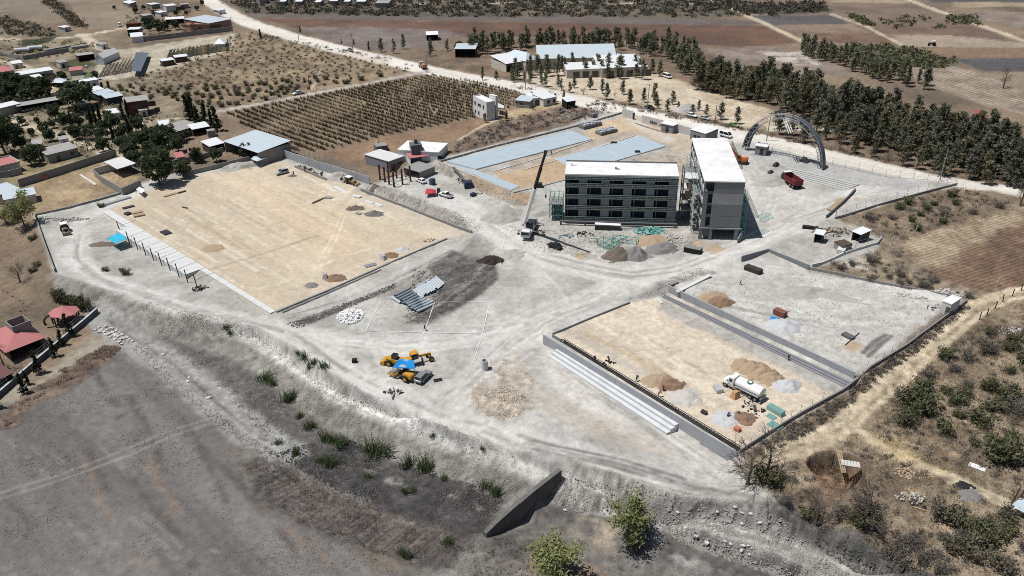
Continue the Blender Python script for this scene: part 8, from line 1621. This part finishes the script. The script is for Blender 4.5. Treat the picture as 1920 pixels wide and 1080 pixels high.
def mass(name,label,P,size,mat,k=16,seed=0,asp=1.5,h=1.0,csize=.16):
    rng=np.random.default_rng(seed); P=np.asarray(P); n=len(P); s=rng.uniform(*size,n); C=np.repeat(P,k,0)+rng.normal(size=(n*k,3))*np.repeat(s,k)[:,None]*np.array([.45,.45,.3*h]); C[:,2]=np.maximum(C[:,2],np.repeat(P[:,2],k))+np.repeat(s,k)*.32*h
    V=cards(rng,C,csize,asp)*1.0; me=mesh_cards(name,V,mat); o=bpy.data.objects.new(name,me); COL.objects.link(o); return stuff(o,label)
mass('scrub_mass','low scrub covering the plot above the orchard',scr[110:],(.7,1.7),L_SCR,24,1,csize=.18)
mass('scrub_mass','dark scrub belt across the far fields',np.concatenate([poly_points([(440,-14),(1330,-14),(1460,30),(1300,33),(960,33),(640,30),(470,26),(430,8)],1500,rg),poly_points([(1300,8),(1540,6),(1556,22),(1400,26)],220,rg)]),(1.6,3.4),leafmat('far scrub leaves',(92,88,72)),16,2,csize=.42)
mass('scrub_mass','green scrub on the far right field margins',np.concatenate([poly_points([(1590,86),(1700,88),(1800,118),(1760,130),(1660,126),(1600,108)],200,rg),poly_points([(1585,28),(1600,26),(1640,48),(1620,50)],40,rg),poly_points([(1770,30),(1830,34),(1840,48),(1790,46)],40,rg),poly_points([(1640,26),(1760,30),(1800,50),(1660,60)],26,rg)]),(1.2,2.8),L_SCRG,16,3,csize=.42)
mass('scrub_mass','dark hedge between the two top left fields',np.concatenate([poly_points([(66,-6),(96,-6),(165,52),(148,56)],150,rg),poly_points([(0,30),(110,62),(100,72),(0,66)],90,rg),poly_points([(-20,150),(100,140),(120,190),(-20,200)],120,rg)]),(1.4,3.0),L_SCR,16,4,csize=.4)
mass('scrub_mass','low dry scrub along both sides of the main road',np.concatenate([poly_points([(470,62),(800,124),(800,130),(470,68)],90,rg),poly_points([(960,168),(1180,200),(1440,250),(1700,310),(1700,316),(1440,258),(1180,206),(960,160)],110,rg),poly_points([(870,258),(960,222),(1120,192),(1165,208),(1000,246),(840,292)],220,rg)]),(.8,1.7),L_GREY,22,5,csize=.13)
mass('scrub_mass','low weeds and bushes between the town houses',np.concatenate([poly_points([(0,150),(180,150),(330,230),(300,290),(120,300),(0,280)],330,rg),poly_points([(230,10),(360,20),(350,70),(240,70)],110,rg),poly_points([(0,75),(180,80),(170,100),(0,125)],90,rg)]),(.8,2.0),L_SCRG,24,6,csize=.18)
mass('scrub_mass','dry scrub scattered over the natural land on the right',np.concatenate([clear(poly_points([(1560,800),(1760,640),(1925,590),(1925,1080),(1780,1075),(1600,1000),(1450,935),(1470,860)],300,rg)),poly_points([(1540,495),(1690,470),(1830,560),(1700,545)],60,rg),poly_points([(1600,408),(1800,352),(1890,380),(1690,455)],110,rg)]),(.5,1.2),L_GREY,60,7,csize=.045,asp=3.5)
def tufts(name,label,P,h,mat,k=5,seed=0,w=.05,lean=.5):
    rng=np.random.default_rng(seed); P=np.asarray(P); n=len(P)*k; B=np.repeat(P,k,0)+np.concatenate([rng.normal(size=(n,2))*.16,np.zeros((n,1))],1); a=rng.uniform(0,6.28,n); hh=rng.uniform(*h,n); d=np.stack([np.cos(a)*lean*rng.random(n),np.sin(a)*lean*rng.random(n),np.ones(n)],1)*hh[:,None]; s=np.stack([-np.sin(a),np.cos(a),np.zeros(n)],1)*w
    V=np.stack([B-s,B+s,B+d+s*.25,B+d-s*.25],1).reshape(-1,3); me=mesh_cards(name,V,mat); o=bpy.data.objects.new(name,me); COL.objects.link(o); return stuff(o,label)
tufts('dry_grass','dry straw grass over the natural land on the right',np.concatenate([clear(poly_points([(1470,860),(1605,720),(1700,660),(1830,575),(1925,560),(1925,1085),(1780,1078),(1600,1000),(1445,935)],5600,rg)),poly_points([(1600,408),(1795,350),(1925,375),(1925,395),(1690,455)],900,rg)]),(.2,.55),L_GRASS,5,1)
tufts('dry_grass','dry grass along the striped bank and ditch edge',np.concatenate([poly_points([(455,872),(512,850),(705,950),(905,1006),(860,1060),(705,1040),(555,980)],1500,rg),poly_points([(860,1020),(940,1010),(1100,1010),(1080,1085),(880,1085)],500,rg)]),(.15,.45),leafmat('faded bank grass',(150,128,106),.3,.15),4,2)
_bk=poly_points([(8,806),(60,755),(130,714),(215,664),(228,652),(196,648),(110,696),(12,768)],2600,rg); _bk=_bk[fbm(_bk[:,0],_bk[:,1],3.2,13,3)>.5]
tufts('dry_grass','brown rough grass bank beside the grey field',_bk,(.1,.5),leafmat('brown bank grass',(150,126,108),.4,.15),5,3,.06,1.4)
# orchard rows
def orchard():
    P=np.array([GT(*q)[:2] for q in [(424,213),(560,186),(700,160),(815,140),(962,167),(995,188),(905,219),(700,260),(600,284),(528,283)]]); a=GT(430,214)[:2]; b=a+(GT(516,583)[:2]-GT(215,392)[:2]); d=(b-a)/np.hypot(*(b-a)); n=np.array([-d[1],d[0]]); lo=P.min(0); hi=P.max(0); out=[]
    for i in range(-70,120):
        for j in range(-120,240):
            q=a+d*(j*1.15+R_.uniform(-.25,.25))+n*(i*3.1+R_.uniform(-.2,.2))
            if (lo<=q).all() and (q<=hi).all():
                ins=False
                for k in range(len(P)):
                    u,v=P[k],P[(k+1)%len(P)]
                    if (u[1]<=q[1]<v[1]) or (v[1]<=q[1]<u[1]):
                        if q[0]<u[0]+(q[1]-u[1])*(v[0]-u[0])/(v[1]-u[1]): ins=not ins
                if ins and R_.random()>.06: out.append((q[0],q[1],zat(*q)))
    out.sort(key=lambda p:p[1]); ms=[]
    for s in range(4):
        rng=np.random.default_rng(s); n_=26; aa=rng.uniform(0,6.28,n_); dd=np.stack([np.cos(aa)*.55,np.sin(aa)*.55,rng.uniform(.7,1.3,n_)],1)*rng.uniform(.8,1.25,(n_,1)); ss=np.stack([-np.sin(aa),np.cos(aa),np.zeros(n_)],1)*.11; B=dd*.05; V=np.stack([B-ss,B+ss,B+dd+ss*.2,B+dd-ss*.2],1).reshape(-1,3); ms.append(mesh_cards('agave',V,L_AGA if s%2 else L_AGD))
    for i,p in enumerate(out[:290]):
        o=bpy.data.objects.new('agave_plant',ms[i%4]); COL.objects.link(o); o.location=p; s=R_.uniform(.8,1.25); o.scale=(s,s,s); o.rotation_euler=(0,0,R_.uniform(0,6)); tag(o,'small spiky plant in the near rows of the planted field','plant','plants in the near rows of the field')
    rest=np.array(out[290:]); big=fbm(rest[:,0],rest[:,1],18,9)
    tufts('crop_rows','planted rows covering the rest of the field',rest[big>.45],(.8,1.6),L_AGA,9,5,.16,.8); tufts('crop_rows','paler planted rows covering the rest of the field',rest[big<=.45],(.7,1.3),L_AGD,8,6,.15,.8)
orchard()
# reeds by the drain
def reeds():
    ms=[]
    for s in range(3):
        rng=np.random.default_rng(40+s); n=130; B=np.concatenate([rng.normal(size=(n,2))*np.array([.75,.45]),np.zeros((n,1))],1); a=rng.uniform(0,6.28,n); d=np.stack([np.cos(a)*.35,np.sin(a)*.35,np.ones(n)],1)*rng.uniform(.5,2.1,(n,1)); ss=np.stack([-np.sin(a),np.cos(a),np.zeros(n)],1)*.07; V=np.stack([B-ss,B+ss,B+d+ss*.3,B+d-ss*.3],1).reshape(-1,3); ms.append(mesh_cards('reeds',V,L_REED))
    for i,(x,y,s) in enumerate(((497,712,1.2),(508,720,1.1),(540,752,1.2),(545,745,.9),(580,802,1.0),(562,782,.7),(612,826,1.1),(640,836,1.2),(630,830,.9),(695,850,1.5),(722,850,1.5),(765,872,1.2),(795,876,1.4),(805,880,1.0),(614,868,1.0),(625,872,.9),(600,866,.7),(555,850,.8),(522,832,.6),(910,915,.9),(935,925,1.0),(925,920,.8),(690,895,.6),(760,925,.7),(775,922,.6),(832,898,.6),(762,1044,1.0),(838,1018,.7),(572,672,.9),(590,682,.8),(608,690,.9),(560,664,.6),(580,690,.6),(425,616,.7),(432,626,.6),(812,818,.5),(905,842,.5))):
        o=bpy.data.objects.new('reed_clump',ms[i%3]); COL.objects.link(o); o.location=GV(x,y); o.scale=(s,s,s); o.rotation_euler=(0,0,R_.uniform(0,6)); tag(o,'green cane clump growing along the drain and its slope','reeds','cane clumps along the drain')
reeds()
for x,y,n in ((135,568,14),):
    for k in range(n): plant('gshrub','cane_bush','yellow green canes behind the eight sided pavilion',GT(105+k*4.5,562+k*1.6),R_.uniform(.8,1.2),'canes behind the pavilion','shrub',False,sz=1.7)
# clods, stones and gravel
mass('scrub_mass','dry weeds between the boundary wall and the dirt track',poly_points([(1400,852),(1500,786),(1606,720),(1700,655),(1812,572),(1820,578),(1715,664),(1625,734),(1525,806),(1440,852)],260,rg),(.4,1.0),L_GREY,30,17,csize=.06,asp=3)
_fc=poly_points([(0,770),(90,730),(230,660),(350,740),(440,810),(470,930),(640,1010),(760,1075),(0,1090)],9000,rg); _fc=_fc[fbm(_fc[:,0],_fc[:,1],7.0,23,3)>.56]
scatter_mesh('clods',_fc,M('field clod',(112,106,101),.95,n=.3),(.04,.2),'small clods strewn over the grey field',11)
tufts('dry_grass','sparse straw stubble on the grey field',poly_points([(0,770),(90,730),(230,660),(350,740),(440,810),(470,930),(640,1010),(760,1075),(0,1090)],1500,rg),(.06,.22),leafmat('grey field straw',(158,142,122),.3,.1),3,21,.05,1.4)
scatter_mesh('clods',np.concatenate([poly_points([(890,740),(960,720),(1000,760),(960,785),(900,780)],700,rg),poly_points([(700,352),(775,370),(860,400),(900,425),(880,430),(760,388)],500,rg)]),M('sandy clod',(206,188,164),.95,n=.2),(.1,.4),'sandy rubble stones beside the concrete ring and bank',9)
scatter_mesh('clods','' and [] or poly_points([(510,850),(640,815),(730,862),(880,906),(945,938),(905,1002),(780,976),(635,921)],3600,rg),M('dark clod',(88,85,83),.95,n=.2),(.12,.38),'dark clods over the drain floor',1)
scatter_mesh('clods',np.concatenate([poly_points([(480,634),(640,744),(850,814),(1010,886),(948,938),(880,904),(730,860),(560,757),(440,672)],2600,rg),poly_points([(250,560),(480,616),(620,700),(790,786),(1000,850),(1060,893),(850,814),(640,744),(480,634),(300,628)],2400,rg)]),M('pale clod',(188,183,172),.95,n=.2),(.08,.26),'pale stones over the slope below the haul road',2)
scatter_mesh('clods',np.concatenate([poly_points([(1060,895),(1210,911),(1440,953),(1640,1085),(1500,1090),(1235,992),(1032,942)],3600,rg)]),M('grey clod',(168,162,154),.95,n=.25),(.1,.42),'grey stones over the lower right slope',3)
scatter_mesh('clods',np.concatenate([poly_points([(770,500),(925,500),(930,525),(870,565),(800,607),(760,606)],900,rg),poly_points([(536,608),(700,548),(742,530),(742,540),(560,616)],700,rg),poly_points([(1440,935),(1530,990),(1680,1048),(1780,1085),(1700,1092),(1530,1020)],1300,rg)]),M('dark grey clod',(104,100,95),.95,n=.25),(.12,.45),'dark clods on the mound and channel bank',4)
scatter_mesh('clods',np.concatenate([poly_points([(205,612),(280,662),(350,728),(440,800),(520,850),(500,860),(420,810),(340,740),(270,680)],900,rg),poly_points([(300,628),(470,705),(560,765),(520,845),(420,740)],900,rg)]),M('slope clod',(150,146,140),.95,n=.25),(.1,.4),'grey stones beside the slope track',5)
scatter_mesh('clods',np.concatenate([poly_points([(690,350),(890,411),(917,432),(885,437),(680,358)],900,rg),poly_points([(930,420),(1050,430),(1300,440),(1320,465),(1180,495),(1000,470)],1400,rg),poly_points([(1180,560),(1310,500),(1345,512),(1250,550)],700,rg),poly_points([(1262,536),(1516,512),(1800,564),(1609,694)],900,rg),poly_points([(808,316),(955,384),(958,362),(822,306)],700,rg)]),M('site clod',(178,172,162),.95,n=.25),(.1,.4),'loose stones and clods over the building site',6)
